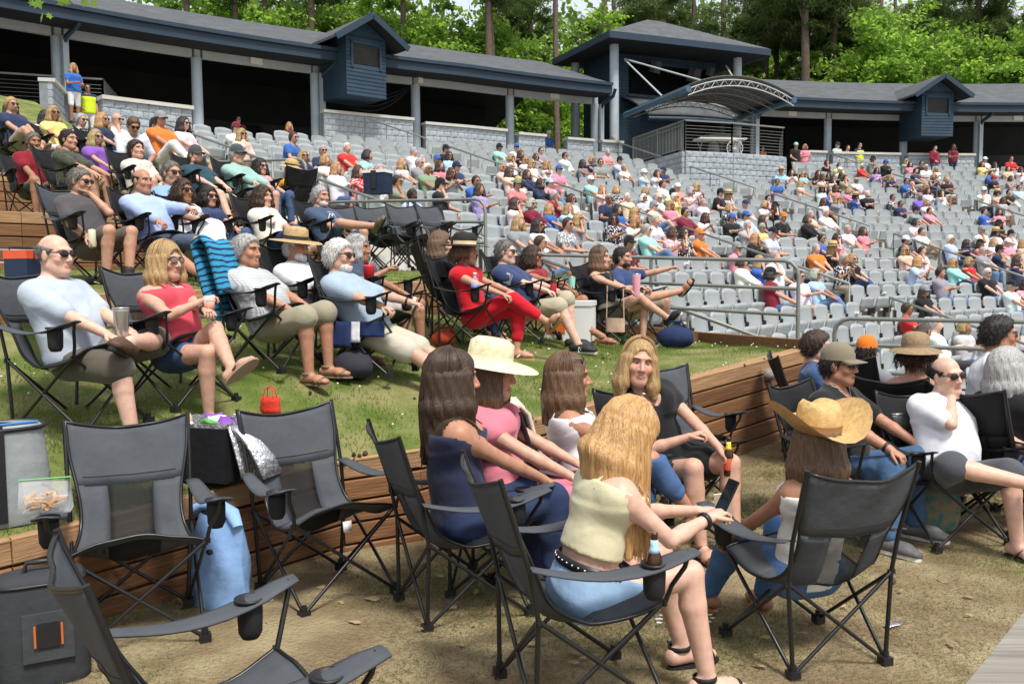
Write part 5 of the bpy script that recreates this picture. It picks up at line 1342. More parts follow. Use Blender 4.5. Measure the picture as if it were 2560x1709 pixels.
def make_shoes(B, root, sh):
    kind, col = sh[0], sh[1]; k = .92 if B.f else 1.05
    for sd in 'RL':
        an, t, dn, x = foot_frame(B, sd); R = np.stack([x, t, dn], 1)
        def sole(th, mt, c=None, w=1.0, y0=-.085, y1=.205, z=.078):
            m = MB(); ring = []
            for j in range(18):
                a = 2 * math.pi * j / 18; yy = (y0 + y1) / 2 * k + (y1 - y0) / 2 * k * math.sin(a); ww = (.040 + .010 * math.sin(a)) * w * math.cos(a); ring.append(an + x * ww + t * yy + dn * z)
            b_ = [p + dn * th for p in ring]; m.add([Vector(p) for p in ring + b_], [(j, (j + 1) % 18, 18 + (j + 1) % 18, 18 + j) for j in range(18)] + [tuple(range(17, -1, -1)), tuple(range(18, 36))], 0, False)
            link('sole', m.mesh('sole', MATS[mt]), root, None, c or col)
        if kind in ('sneaker', 'boot', 'loafer'):
            pr = [Prim('c', an + dn * .040 - t * .05, an + dn * .046 + t * .11 * k, .044, .041, x, 1.08, sm=.03), Prim('c', an + dn * .055 + t * .09 * k, an + dn * .062 + t * .175 * k, .036, .026, x, 1.55, sm=.03)]
            if kind == 'boot': pr.append(Prim('c', an - dn * .05 - t * .01, an + dn * .04 - t * .01, .052, .05, sm=.03))
            cuts = [(an + dn * .078, dn)] + ([(an - dn * .002, -dn)] if kind != 'boot' else [])
            link('shoe', sdf_mesh('shoe', Field(pr, .004, cuts), .010), root, MATS['shoe'], col)
            sole(.022, 'sole' if len(sh) < 3 else sh[2])
            if kind == 'sneaker':
                m = MB()
                for i in range(4): c = an + t * (.045 + .028 * i) + dn * (.004 + .009 * i); m.tube([Vector(c - x * .024), Vector(c - dn * .008), Vector(c + x * .024)], .0035, 4)
                link('laces', m.mesh('laces', MATS['white_paint']), root)
        elif kind in ('flipflop', 'sandal', 'wedge'):
            sole(.014 if kind != 'wedge' else .034, 'shoe', None, 1.06, z=.084)
            m = MB(); a0 = an + dn * .066 + t * .125 * k
            if kind == 'sandal':
                for yy, zz in ((.135, .040), (.085, .026)): m.sheet([[Vector(an + t * (yy * k + v) + x * math.sin(a) * .048 + dn * (.078 - (.078 - zz + .01) * math.cos(a))) for a in np.linspace(-1.5, 1.5, 9)] for v in (-.014, .014)], .004)
                m.sheet([[Vector(an + dn * v + t * (-.01 + .045 * math.cos(a)) + x * .044 * math.sin(a)) for a in np.linspace(0, 6.28, 13)] for v in (.0, .02)], .004)
            else:
                for q in (-1, 1): m.tube([Vector(a0), Vector(an + t * .07 + x * q * .030 + dn * .030), Vector(an + t * .02 + x * q * .044 + dn * .078)], .008, 5)
            link('strap', m.mesh('strap', MATS['shoe']), root, None, sh[2] if len(sh) > 2 else col)
# ------------------------------------------------------------------ folding chairs
mat('chair_cloth', rough=.75, var=.10, vscale=7, bump=.3, bscale=14, bdist=.02, objcol=True, spec=.25)
mat('chair_tube', (.010, .010, .011), .35, .1, 6, spec=.5)
mm_ = mat('chair_net', (.014, .014, .015), .7, .1, 8)
N_, L_, b_ = nodes(mm_); out_ = [n for n in N_ if n.type == 'OUTPUT_MATERIAL'][0]; tr_ = N_.new('ShaderNodeBsdfTransparent'); mx_ = N_.new('ShaderNodeMixShader')
mx_.inputs[0].default_value = .52; L_.new(tr_.outputs[0], mx_.inputs[1]); L_.new(b_.outputs[0], mx_.inputs[2]); L_.new(mx_.outputs[0], out_.inputs[0])
def chair_parts():
    prof = [(-.405, .955, .280), (-.352, .80, .272), (-.292, .65, .238), (-.235, .53, .222), (-.185, .44, .232), (-.07, .385, .262), (.08, .395, .278), (.225, .455, .292)]
    NVV, NU = 26, 15; pr = np.array(prof); tt = np.linspace(0, 7, NVV); Y = np.interp(tt, range(8), pr[:, 0]); Z = np.interp(tt, range(8), pr[:, 1]); W = np.interp(tt, range(8), pr[:, 2])
    for _ in range(2):
        for A_ in (Y, Z, W): A_[1:-1] = (A_[:-2] + 2 * A_[1:-1] + A_[2:]) / 4
    rg = np.random.default_rng(3); G = []
    for i in range(NVV):
        dy, dz = Y[min(i + 1, NVV - 1)] - Y[max(i - 1, 0)], Z[min(i + 1, NVV - 1)] - Z[max(i - 1, 0)]; L = math.hypot(dy, dz); ny, nz = dz / L, -dy / L   # towards behind / below
        row = []
        for j in range(NU):
            u = j / (NU - 1) * 2 - 1; sag = .050 * (1 - u * u) * (1 if i < 14 else 1.15) ; v = i / (NVV - 1); wob = .006 * math.sin(7 * u + 9 * v) * (1 - u * u) + .004 * math.sin(19 * v + 5 * u)
            sg = 1 if ny <= 0 else -1
            row.append((u * W[i], Y[i] + sg * ny * (sag + wob), Z[i] + sg * nz * (sag + wob) - (.035 * (1 - u * u) if i < 3 else 0) * (1 - i / 3)))
        G.append(row)
    def sub(i0, i1, j0, j1, th=.004):
        m = MB(); m.sheet([[G[i][j] for j in range(j0, j1 + 1)] for i in range(i0, i1 + 1)], th); return m
    band = sub(0, 7, 0, NU - 1); left = sub(7, 19, 0, 4); right = sub(7, 19, 10, NU - 1); net = sub(7, 16, 4, 10, .002); low = sub(16, 19, 4, 10); seat_s = sub(19, NVV - 1, 0, NU - 1)
    sides = MB()
    for q in (left, right): sides.add(q.v, q.f, 0, True)
    bind = MB(); edge = [G[NVV - 1 - i][0] for i in range(NVV)] + G[0][1:-1] + [G[i][-1] for i in range(NVV)]; bind.tube(edge, .0085, 5); bind.tube(G[-1], .007, 5)
    arms = []
    for s in (-1, 1):
        g = []
        for i in range(11):
            t = i / 10; x = .288 + .075 * t ** .8; y = -.30 + .62 * t; z = .640 - .045 * math.sin(math.pi * min(1, t * 1.05)) + .030 * t ** 3; w_ = .034 + .026 * min(1, t * 1.6) - .020 * max(0, t - .85) / .15
            g.append([(s * (x + w_ * u), y, z - .006 * u * u) for u in (-1, -.5, 0, .5, 1)])
        a = MB(); a.sheet(g if s > 0 else [list(reversed(r)) for r in g], .007)
        ring = MB(); c = (s * (.288 + .075 * .74 ** .8), -.30 + .62 * .74, .612)
        R = rotx(0); ring.lathe([(.050, .008), (.050, .018), (.042, .018), (.040, .006)], 16, c=c)
        cup = MB(); cup.lathe([(.041, .006), (.043, -.02), (.040, -.095), (.028, -.118), (0, -.122)], 12, c=c); arms.append((a, ring, cup))
    tubes = []; T = lambda pts, r=.0088: tubes.append((nm, pts, r))
    FT = {'FL': (-.27, .26, .02), 'FR': (.27, .26, .02), 'RL': (-.245, -.27, .02), 'RR': (.245, -.27, .02)}
    CN = {'FL': (-.292, .225, .455), 'FR': (.292, .225, .455), 'RL': (-.272, -.265, .43), 'RR': (.272, -.265, .43)}
    for a, b in (('FL', 'FR'), ('FR', 'FL'), ('RL', 'RR'), ('RR', 'RL'), ('FL', 'RL'), ('RL', 'FL'), ('FR', 'RR'), ('RR', 'FR')): tubes.append(('leg', [FT[a], CN[b]], .0095))
    for s, k in ((-1, 'RL'), (1, 'RR')): tubes.append(('back_post', [FT[k], CN[k], (s * .278, -.30, .62), (s * .286, -.408, .965)], .0105))
    for s in (-1, 1): tubes.append(('arm_post', [(s * .292, .225, .44), (s * .306, .25, .52), (s * .345, .285, .60), (s * .352, .30, .662)], .0095))
    seam = MB()
    for i in (6, 7): seam.tube([(x, y - .006, z) for x, y, z in G[i][1:-1]], .0016, 4); seam.tube([(x, y + .003, z) for x, y, z in G[i][1:-1]], .0016, 4)
    for j in (4, 10): seam.tube([(G[i][j][0], G[i][j][1] + .003, G[i][j][2] + .002) for i in range(7, 20)], .0018, 4)
    return dict(seam=seam, band=band, sides=sides, net=net, low=low, seat=seat_s, bind=bind, arms=arms, tubes=tubes, feet=FT, cor=CN)
CP = chair_parts(); CM = {}
CM['band'] = CP['band'].mesh('headrest', MATS['chair_cloth']); CM['sides'] = CP['sides'].mesh('back_panel', MATS['chair_cloth']); CM['net'] = CP['net'].mesh('net_panel', MATS['chair_net'])
CM['net2'] = CM['net'].copy(); CM['net2'].materials.clear(); CM['net2'].materials.append(MATS['chair_cloth']); CM['low'] = CP['low'].mesh('lumbar_panel', MATS['chair_cloth']); CM['seat'] = CP['seat'].mesh('seat', MATS['chair_cloth']); CM['seam'] = CP['seam'].mesh('seam', MATS['black_plastic']); CM['bind'] = CP['bind'].mesh('binding', MATS['chair_tube'])
CM['arms'] = [(a.mesh('armrest', MATS['chair_cloth']), r.mesh('cup_ring', MATS['black_plastic']), c.mesh('cup_holder', MATS['chair_cloth'])) for a, r, c in CP['arms']]
CM['tubes'] = []
for nm, pts, r in CP['tubes']: m = MB(); m.tube(pts, r, 7); CM['tubes'].append((nm, m.mesh(nm, MATS['chair_tube'])))
m = MB(); m.box((0, 0, .0), (.05, .05, .04)); m.tube([(0, 0, 0), (0, 0, .045)], .016, 6); CM['foot'] = m.mesh('foot', MATS['black_plastic'])
m = MB(); m.box((0, 0, 0), (.036, .012, .022)); CM['joint'] = m.mesh('joint', MATS['black_plastic'])
m = MB(); m.sheet([[(-.025, .23, .43), (.025, .23, .43)], [(-.026, .236, .375), (.024, .236, .377)]], .001); CM['tag'] = m.mesh('care_tag', MATS['white_paint'])
GREY = (.066, .073, .083); BLK = (.013, .013, .015)
CG = 'folding camp chairs on the terraces'
def camp_chair(loc, yaw, label, col=GREY, net=True, tagv=False, sc=1.0):
    root = empty('camp_chair', loc, yaw - math.pi / 2); root.scale = (sc,) * 3; tag(root, label, 'folding chair', CG)
    dark = (.02, .02, .022)
    link('headrest', CM['band'], root, None, col); link('back_panel', CM['sides'], root, None, col); link('net_panel', CM['net'], root) if net else link('lumbar_panel', CM['net2'], root, None, dark)
    link('lumbar_panel', CM['low'], root, None, dark); link('seat', CM['seat'], root, None, col); link('binding', CM['bind'], root); link('seam', CM['seam'], root)
    for a, r, c in CM['arms']:
        ao = link('armrest', a, root, None, col); link('cup_ring', r, ao); link('cup_holder', c, ao, None, dark)
    for nm, me in CM['tubes']: link(nm, me, root)
    # feet follow the slope of the ground
    for k, p in CP['feet'].items():
        f = link('foot', CM['foot'], root); f.location = (p[0], p[1], .018)
    for k, p in CP['cor'].items():
        f = link('joint', CM['joint'], root); f.location = p
    if tagv: link('care_tag', CM['tag'], root)
    return root
def ang_to(p, q=(CX, CY)): return math.atan2(q[1] - p[1], q[0] - p[0])

# ------------------------------------------------------------------ people on the terraces
LOG = []
PEOPLE = {}
def seat_person(key, px, py, d, off, label, chair, kw, **pk):
    """px, py, d: head seen in the photograph and its distance; off: degrees turned away from the stage direction (+ is to the left)"""
    kw = dict(kw); sit = not kw.get('stand'); k0 = kw.get('lean', 18); h0 = kw.get('hip', .44)
    for it in range(14):
        hp = P(px, py, d); yaw = ang_to(hp) + rad(off); B = Body(**kw); hl = B.hc; Rz = rotz(yaw - math.pi / 2)
        base = hp - Rz @ Vector((hl[0], hl[1], 0)); z = terr(base.x, base.y); sc = (hp.z - z) / hl[2]
        if not sit or sc > .93: break
        if h0 - kw.get('hip', .44) < .09: kw['hip'] = kw.get('hip', .44) - .015; sh_ = -.015
        elif kw.get('lean', 18) < k0 + 10: kw['lean'] = kw.get('lean', 18) + 2; sh_ = -.008
        else: break
        for hh_ in ('rh', 'lh'):
            if kw.get(hh_) is not None and not isinstance(kw[hh_], str): kw[hh_] = (kw[hh_][0], kw[hh_][1], kw[hh_][2] + sh_)
    sc2 = max(.90, min(1.10, sc)); LOG.append((key, round(sc, 2), kw.get('hip'), [round(v, 2) for v in base]))
    loc = Vector((base.x, base.y, z))
    if sit:
        for f, dflt in (('rf', (.13, .42, .098)), ('lf', (-.13, .42, .098))):
            t = kw.get(f) or dflt
            if t[2] < .13:
                w_ = loc + Rz @ Vector((t[0], t[1], 0)) * sc2; kw[f] = (t[0], t[1], t[2] + max(-.12, min(.12, (terr(w_.x, w_.y) - z) / sc2)))
    B = Body(**kw)
    for a_ in ('hdir', 'hnorm'):
        if a_ in pk: setattr(B, a_, pk.pop(a_))
    r = person(label, B, loc, yaw, scale=sc2, seed=len(PEOPLE) * 3 + 1, **pk); PEOPLE[key] = (r, B, loc, yaw, sc2)
    if chair:
        cl, col = chair[0], chair[1]; camp_chair(loc, yaw, cl, col, net=col is GREY, tagv=len(chair) > 2, sc=1.0 if sc2 > .95 else .94)
    return r
def local_pt(key, v):
    r, B, loc, yaw, sc = PEOPLE[key]; return Vector(loc) + rotz(yaw - math.pi / 2) @ (Vector([float(c) for c in v]) * sc)
W_ = (.70, .70, .72); NV = (.018, .028, .065); BK = (.014, .014, .016)
X_RL = dict(rf=(-.16, .66, .30), rk=(.0, .6, 1.1), lf=(-.10, .38, .098))     # right knee over left
X_LR = dict(lf=(.16, .66, .30), lk=(.0, .6, 1.1), rf=(.10, .38, .098))
FIG4L = dict(rf=(.14, .50, .098), lf=(.10, .47, .56), lk=(-1, .7, .25), ltoe=(.9, .35, .3))   # left ankle on right knee
T1G, T0G = 'people seated on the lowest lawn', 'people seated on the bare dirt'
J = lambda *a: dict((k, v) for x in a for k, v in x.items())
SHR = lambda c, l=.9, **k: dict(kind='shorts', col=c, len=l, **k)
JN = lambda c=(.055, .095, .19), l=1.95: dict(kind='jeans', col=c, len=l)
TEE = lambda c, **k: dict(J(dict(kind='tee', col=c, sleeve=.75, loose=.012), k))
SHT = lambda c, **k: dict(J(dict(kind='shirt', col=c, sleeve=.7, loose=.012), k))
TNK = lambda c, **k: dict(J(dict(kind='tank', col=c), k))

seat_person('A1', 137, 640, 5.4, 4, 'bald man in pale grey tee and sunglasses with steel tumbler and crossed ankle', ('grey folding chair under the bald man with the steel tumbler', GREY, 1),
    J(dict(sex='M', build=1.13, lean=20, belly=.8, rh=(.12, .33, .60), lh=(-.03, .36, .61), hyaw=2, curl=1.0), FIG4L), skin='p', hair=('fringe', 'a'), top=TEE((.40, .45, .53), sleeve=.95), bottom=SHR((.10, .085, .065), .98, flare=.03), shoes=('loafer', (.085, .045, .028), 'sole_dark'), glasses=('s',), group=T1G, h=.012, hh=.009)
seat_person('A2', 415, 655, 5.85, -6, 'blonde woman in coral tank top and denim shorts eating with crossed legs', ('grey folding chair under the woman in the coral tank top', GREY),
    J(dict(sex='F', build=1.16, lean=14, belly=.5, bust=1.3, rh=(.02, .27, .80), lh=(.05, .33, .74), hyaw=-4), X_LR), skin='a', hair=('bob', 'l'), top=TNK((.60, .075, .105), line=.085, strap=.085, sw=.032), bottom=SHR((.05, .085, .17), .45, mat='denim'), shoes=('flipflop', (.30, .22, .14), (.03, .03, .03)), glasses=('c',), hair_len=.20, vol=.02, nstrand=420, group=T1G, h=.012, hh=.009)
seat_person('A3', 612, 632, 6.6, 0, 'grey-haired smiling man in checked shirt beside the turquoise towel', ('dark folding chair under the man in the checked shirt', BLK),
    dict(sex='M', build=1.12, lean=22, belly=.7, rh=(.10, .36, .56), lh=(-.10, .34, .58), hyaw=0), skin='c', hair=('short', 'g'), top=SHT((.30, .32, .32), mat='cloth_check', sleeve=.9), bottom=SHR((.30, .27, .19), 1.0, flare=.03), shoes=('sandal', (.20, .15, .1)), group=T1G, smile=True, vol=.017)
seat_person('A4', 738, 652, 7.2, -6, 'white-bearded man in white shirt and tan straw hat with black band', ('dark folding chair under the man in the straw hat', BLK),
    dict(sex='M', build=1.1, lean=20, belly=.7, rh=(.12, .34, .58), lh=(-.12, .34, .58)), skin='c', hair=('short', 'w'), top=SHT(W_, sleeve=1.2), bottom=SHR((.55, .50, .40), .95), shoes=('sandal', (.2, .15, .1)), hat=('wide', (.42, .29, .14), (.02, .02, .02), -.12), beard=('w', .01), group=T1G)
seat_person('A5', 846, 642, 6.85, 8, 'white-haired man in pale blue shirt stretching bare legs, seen from the side', ('black folding chair draped with a navy and white towel', BLK),
    dict(sex='M', build=1.14, lean=24, belly=.5, rh=(.33, .30, .66), lh=(-.20, .38, .66), rf=(.16, .80, .11), lf=(-.06, .86, .11), hyaw=4, re=(.8, -.6, -.3)), skin='a', hair=('short', 'w'), top=SHT((.30, .38, .46), sleeve=.95), bottom=SHR((.46, .43, .34), .92, flare=.025), shoes=('sneaker', (.30, .31, .33)), glasses=('s',), group=T1G, vol=.018, beard=('w', .0))
seat_person('A6', 892, 655, 7.7, 4, 'smiling grey-haired woman in navy blouse with a raised fist', ('dark folding chair under the smiling woman in navy', BLK),
    dict(sex='F', build=1.1, lean=14, rh=(.10, .20, .88), lh=(-.08, .36, .62), hyaw=-8), skin='d', hair=('bob', 'g'), top=dict(kind='vneck', col=(.045, .06, .10), sleeve=.7), bottom=SHR((.5, .48, .45), .9), shoes=('sandal', (.1, .08, .06)), hair_len=.14, smile=True, group=T1G)
seat_person('A7', 1100, 655, 8.6, 40, 'blonde curly-haired woman in black top turned away behind the woman in red', ('black folding chair under the blonde woman turned away', BLK),
    dict(sex='F', build=1.05, lean=10, hyaw=30), skin='a', hair=('long', 's'), top=dict(kind='tee', col=BK, sleeve=.6), bottom=JN(), hair_len=.26, vol=.028, group=T1G)
seat_person('A8', 1163, 628, 8.20, 4, 'woman in sleeveless red shirt and red trousers with a black patterned hat', ('black folding chair under the woman in red', BLK, 1),
    J(dict(sex='F', build=1.0, lean=16, rh=(.12, .36, .64), lh=(-.04, .38, .66)), X_RL), skin='b', hair=('bob', 's'), top=dict(kind='shirt', col=(.50, .012, .022), sleeve=.12, wr=.004), bottom=dict(kind='pants', col=(.52, .012, .025), len=1.72), shoes=('wedge', (.40, .24, .11), (.72, .68, .6)), hat=('wide', (.025, .024, .022), (.55, .42, .25), -.05), hair_len=.10, group=T1G)
seat_person('A9', 1262, 632, 9.13, 6, 'man in navy flag-sleeve tee and wraparound sunglasses holding a bottle', ('black folding chair under the man in the flag-sleeve tee', BLK),
    dict(sex='M', build=1.12, lean=22, belly=.4, rh=(.08, .40, .62), lh=(-.02, .42, .64), rf=(.16, .62, .10), lf=(-.10, .48, .10)), skin='p', hair=('short', 'a'), top=TEE((.035, .05, .12), sleeve=.85), bottom=SHR((.40, .35, .25), .98, flare=.03), shoes=('sneaker', (.02, .02, .022)), glasses=('s',), group=T1G, vol=.008)
seat_person('A10', 1330, 655, 9.79, 4, 'brunette woman in dark red tank top holding a mint cup', ('dark folding chair under the woman with the mint cup', BLK),
    dict(sex='F', build=1.02, lean=16, rh=(.12, .42, .72), lh=(-.06, .40, .62), rf=(.14, .80, .11)), skin='d', hair=('bob', 'b'), top=TNK((.26, .025, .03), line=.085, sw=.03), bottom=SHR((.1, .1, .12), .6), shoes=('sandal', (.2, .1, .06)), hair_len=.16, glasses=('s',), group=T1G)
seat_person('A11', 1500, 645, 10.15, 5, 'woman with long light brown hair in black halter top holding the pink tumbler', ('black folding chair with a tan purse hanging from its arm', BLK, 1),
    J(dict(sex='F', build=.98, lean=18, rh=(.20, .38, .66), lh=(-.06, .36, .60), hyaw=2), X_RL), skin='a', hair=('long', 's'), top=TNK((.02, .022, .025), line=.08, sw=.012), bottom=SHR((.16, .15, .11), .4), shoes=('sneaker', (.015, .015, .018)), hair_len=.24, nstrand=200, group=T1G)
seat_person('A12', 1556, 645, 10.64, 0, 'dark-haired man in navy tee with a black sandal crossed over his knee', ('black folding chair under the man with the crossed black sandal', BLK),
    J(dict(sex='M', build=1.08, lean=16, rh=(.30, .30, .72), lh=(-.45, .42, .98), le=(-.4, .2, -1)), dict(rf=(-.08, .62, .62), rk=(1, .7, .5), lf=(-.13, .45, .098), rtoe=(.2, .6, .7))), skin='b', hair=('short', 'd'), top=TEE((.03, .055, .14), sleeve=.7), bottom=SHR((.36, .31, .22), .95), shoes=('sandal', (.02, .02, .02)), group=T1G, beard=('d', -.012))
# second lawn
T2G = 'people seated on the second lawn'
seat_person('B1', 200, 455, 8.30, 0, 'man in charcoal tee and boots holding a can, hand at his mouth', ('grey folding chair under the man in the charcoal tee', GREY),
    dict(sex='M', build=1.1, lean=10, rh=(.26, .24, .56), lh='mouth', rf=(.15, .34, .098), lf=(-.05, .42, .098), hyaw=-8, hpitch=-8, le=(-.6, .2, -.8)), skin='b', hair=('short', 'a'), top=TEE((.075, .07, .075)), bottom=SHR((.10, .085, .065), .92), shoes=('boot', (.035, .025, .02), 'sole_dark'), glasses=('s',), group=T2G, beard=('a', -.012))
seat_person('B2', 354, 455, 8.80, -4, 'balding man in light blue button shirt with one arm stretched out', ('black folding chair with a blue cup under the man in light blue', BLK),
    dict(sex='M', build=1.12, lean=28, belly=.4, rh=(.22, .42, .56), lh=(-.10, .62, .72), rf=(.12, .80, .10), lf=(-.1, .7, .1), le=(-.5, .2, -.8)), skin='c', hair=('fringe', 'd'), top=SHT((.33, .42, .68), sleeve=1.75), bottom=SHR((.07, .09, .13), .95), shoes=('loafer', (.1, .06, .04)), group=T2G)
seat_person('B3', 458, 478, 9.35, -8, 'brunette woman in white strappy top and long white skirt holding a wine glass', ('black folding chair under the woman in the white skirt', BLK),
    J(dict(sex='F', build=1.04, lean=18, rh=(.05, .42, .66), lh=(-.10, .40, .62)), X_LR), skin='d', hair=('bob', 'b'), top=TNK(W_, line=.07, sw=.008), bottom=dict(kind='skirt', col=(.72, .72, .74), len=1.6), shoes=('sandal', (.3, .2, .1)), glasses=('s',), hair_len=.12, group=T2G)
seat_person('B4', 520, 500, 9.90, -10, 'dark-haired woman in navy top and round sunglasses beside the white skirt', ('black folding chair under the woman in round sunglasses', BLK),
    dict(sex='F', build=1.0, lean=14, rh=(.05, .38, .64), lh=(-.05, .38, .64)), skin='b', hair=('bob', 'd'), top=dict(kind='tee', col=(.04, .06, .13), sleeve=.5), bottom=JN(), glasses=('s',), hair_len=.12, group=T2G)
seat_person('B5', 656, 498, 10.01, 0, 'woman in cream blouse with brown bob and jeans, hand at her chin', ('black folding chair under the woman in the cream blouse', BLK),
    J(dict(sex='F', build=1.06, lean=12, rh='chin', lh=(-.02, .45, .58), re=(.5, .2, -.9)), X_LR), skin='a', hair=('bob', 'b'), top=dict(kind='tee', col=(.70, .66, .56), sleeve=1.0, loose=.02), bottom=JN((.035, .05, .11)), hair_len=.17, vol=.02, group=T2G)
seat_person('B6', 800, 492, 10.73, 0, 'grey-haired goateed man in navy print tee with one foot propped up', ('black folding chair under the man in the navy print tee', BLK),
    dict(sex='M', build=1.08, lean=14, rh=(.10, .40, .58), lh=(-.10, .42, .60), rf=(.05, .70, .58), rk=(.6, .2, 1), lf=(-.13, .42, .098), rtoe=(.3, .7, .6)), skin='b', hair=('short', 'g'), top=TEE((.05, .075, .13)), bottom=SHR((.05, .07, .11), .9), shoes=('sneaker', (.12, .10, .06), 'sole_dark'), beard=('w', -.005), group=T2G)
# third lawn
T3G = 'people on the third lawn'
seat_person('C1', 85, 355, 11.77, -12, 'man in maroon polo shirt with grey beard leaning forward', ('black folding chair under the man in maroon', BLK), dict(sex='M', build=1.14, lean=-6, rh=(.10, .46, .52), lh=(-.08, .46, .52), belly=.4, hpitch=-6), skin='d', hair=('short', 'a'), top=SHT((.20, .012, .022)), bottom=SHR((.05, .06, .05), .95), beard=('g', -.01), group=T3G)
seat_person('C2', 172, 350, 11.11, 18, 'dark-haired man in camouflage shirt seen from behind', ('black folding chair under the man in camouflage', BLK), dict(sex='M', build=1.12, lean=8, rh=(.16, .44, .64), lh=(-.1, .44, .66), hyaw=10), skin='b', hair=('short', 'd'), top=TEE((.06, .065, .04), mat='cloth_dark_print', sleeve=.9), bottom=SHR((.38, .32, .22), .95), group=T3G)
seat_person('C4', 340, 385, 11.22, -4, 'short-haired woman in cream print blouse with hand on knee', ('black folding chair under the woman in the cream blouse with short hair', BLK), dict(sex='F', build=1.16, lean=10, belly=.4, rh=(.20, .46, .60), lh=(-.1, .40, .58), hpitch=6), skin='a', hair=('short', 'b'), top=dict(kind='tee', col=(.55, .50, .42), sleeve=.9, loose=.02, mat='cloth_print'), bottom=SHR((.5, .48, .45), .7), group=T3G, vol=.02)
seat_person('C5', 487, 397, 11.66, -4, 'bearded man in dark teal polo shirt and grey cap', ('black folding chair under the man in the teal polo', BLK), dict(sex='M', build=1.12, lean=20, belly=.6, rh=(.10, .40, .56), lh=(-.10, .40, .56), rf=(.1, .62, .10), lf=(-.05, .7, .10)), skin='p', hair=('short', 's'), top=SHT((.018, .055, .075)), bottom=SHR((.40, .34, .25), .95), shoes=('sneaker', (.03, .025, .02)), hat=('cap', (.06, .06, .07)), beard=('s', .0), group=T3G)
seat_person('C6', 592, 388, 12.10, 0, 'man in pale green long-sleeved shirt and dark cap with glasses', ('black folding chair under the man in the pale green shirt', BLK), dict(sex='M', build=1.14, lean=22, belly=.7, rh=(.15, .46, .60), lh=(-.10, .42, .58)), skin='a', hair=('short', 'g'), top=SHT((.26, .42, .38), sleeve=1.8), bottom=SHR((.09, .09, .08), .95), hat=('cap', (.06, .075, .075)), glasses=('c',), group=T3G)
seat_person('C8', 650, 425, 12.98, -4, 'dark-haired woman in pink top and sunglasses behind the green shirt', ('black folding chair under the woman in pink', BLK), dict(sex='F', build=1.05, lean=10), skin='a', hair=('bob', 'd'), top=dict(kind='tee', col=(.62, .30, .33), sleeve=.6), bottom=JN(), glasses=('s',), hair_len=.18, group=T3G)
seat_person('C7', 728, 428, 13.53, 170, 'woman in mustard cardigan and straw boater turned away, beside the bent railing', ('black folding chair under the woman in the mustard cardigan', BLK), dict(sex='F', build=1.0, lean=6, rh=(.12, .40, .62), lh=(-.3, .42, .62), hyaw=-25), skin='b', hair=('long', 'l'), top=dict(kind='tee', col=(.58, .27, .01), sleeve=1.5), bottom=JN((.16, .26, .36)), hat=('sun', (.48, .33, .13), (.02, .02, .02), .2), hair_len=.24, group=T3G)
seat_person('C9', 433, 432, 10.56, -10, 'man in blue tee and mirrored sunglasses low between two chairs', ('black folding chair under the man in mirrored sunglasses', BLK), dict(sex='M', build=1.0, lean=30), skin='b', hair=('short', 'a'), top=TEE((.20, .33, .55)), bottom=JN(), glasses=('s',), group=T3G)
seat_person('C3', 336, 325, 12.90, -20, 'man in white polo shirt standing and bending among the seated people', None, dict(sex='M', build=1.08, stand=True, lean=-22, rh=(.05, .42, .98), lh=(-.2, .35, 1.0), hpitch=-30), skin='c', hair=('short', 's'), top=SHT((.62, .66, .74), sleeve=.9), bottom=SHR((.04, .05, .07), .9), glasses=('s',), group=T3G, h=.016)
# bare dirt, foreground
DRS = [(.62, .19, .25)]
seat_person('D1', 1135, 950, 4.55, 44, 'woman with long straight dark brown hair in navy tank top, seen from behind', ('grey folding chair under the woman in the navy tank top', GREY),
    dict(sex='F', build=1.08, lean=8, rh=(.10, .44, .56), lh=(-.1, .42, .56), hyaw=6), skin='c', hair=('long', 'b'), top=TNK((.022, .028, .06), line=.055, sw=.009, strap=.07), bottom=JN((.03, .045, .10)), hair_len=.36, vol=.02, nstrand=900, group=T0G, h=.012, hh=.009, face_gap=74)
seat_person('D2', 1232, 930, 4.95, 10, 'woman in pink flutter-sleeve top and wide cream sun hat with chin cord', ('grey folding chair under the woman in the cream sun hat', GREY),
    dict(sex='F', build=1.02, lean=14, bust=1.2, rh=(.12, .36, .58), lh=(-.08, .40, .58), hpitch=-4, rf=(.2, .55, .098)), skin='a', hair=('long', 's'), top=dict(kind='vneck', col=DRS[0], sleeve=.34, off=.014), bottom=SHR((.62, .19, .25), .95), shoes=('flipflop', (.5, .35, .25)), hat=('wide', (.66, .58, .38), (.70, .62, .45), -.10), hair_len=.22, group=T0G, h=.012)
seat_person('D3', 1425, 945, 5.30, 30, 'brunette woman in white tank top with sunglasses pushed up on her head', ('folding chair with a cream knit blanket over its back', GREY),
    J(dict(sex='F', build=1.0, lean=12, rh=(.12, .40, .58), lh=(-.08, .40, .58), hyaw=8), dict(rf=(.1, .62, .3), rk=(.2, .5, 1))), skin='c', hair=('long', 's'), top=TNK(W_, line=.085, sw=.034, strap=.08), bottom=JN((.07, .13, .27), 1.6), shoes=('flipflop', (.5, .35, .25)), glasses=('s', .085), hair_len=.27, vol=.018, nstrand=500, group=T0G, h=.012, face_gap=74)
seat_person('D4', 1604, 890, 5.65, -38, 'laughing blonde woman in black dress holding a beer bottle', ('black folding chair under the laughing woman in black', BLK),
    dict(sex='F', build=1.08, lean=4, side=20, bust=1.2, rh=(.06, .28, .66), lh=(-.10, .42, .56), hyaw=24, htilt=-8, rf=(.10, .44, .10), lf=(-.12, .46, .10), curl=1.0), skin='a', hair=('long', 'l'), top=dict(kind='vneck', col=BK, sleeve=.45), bottom=SHR(BK, .62, flare=.02), shoes=('sandal', (.12, .055, .03)), hair_len=.22, nstrand=300, vol=.010, smile=True, group=T0G, h=.012, face_gap=88)
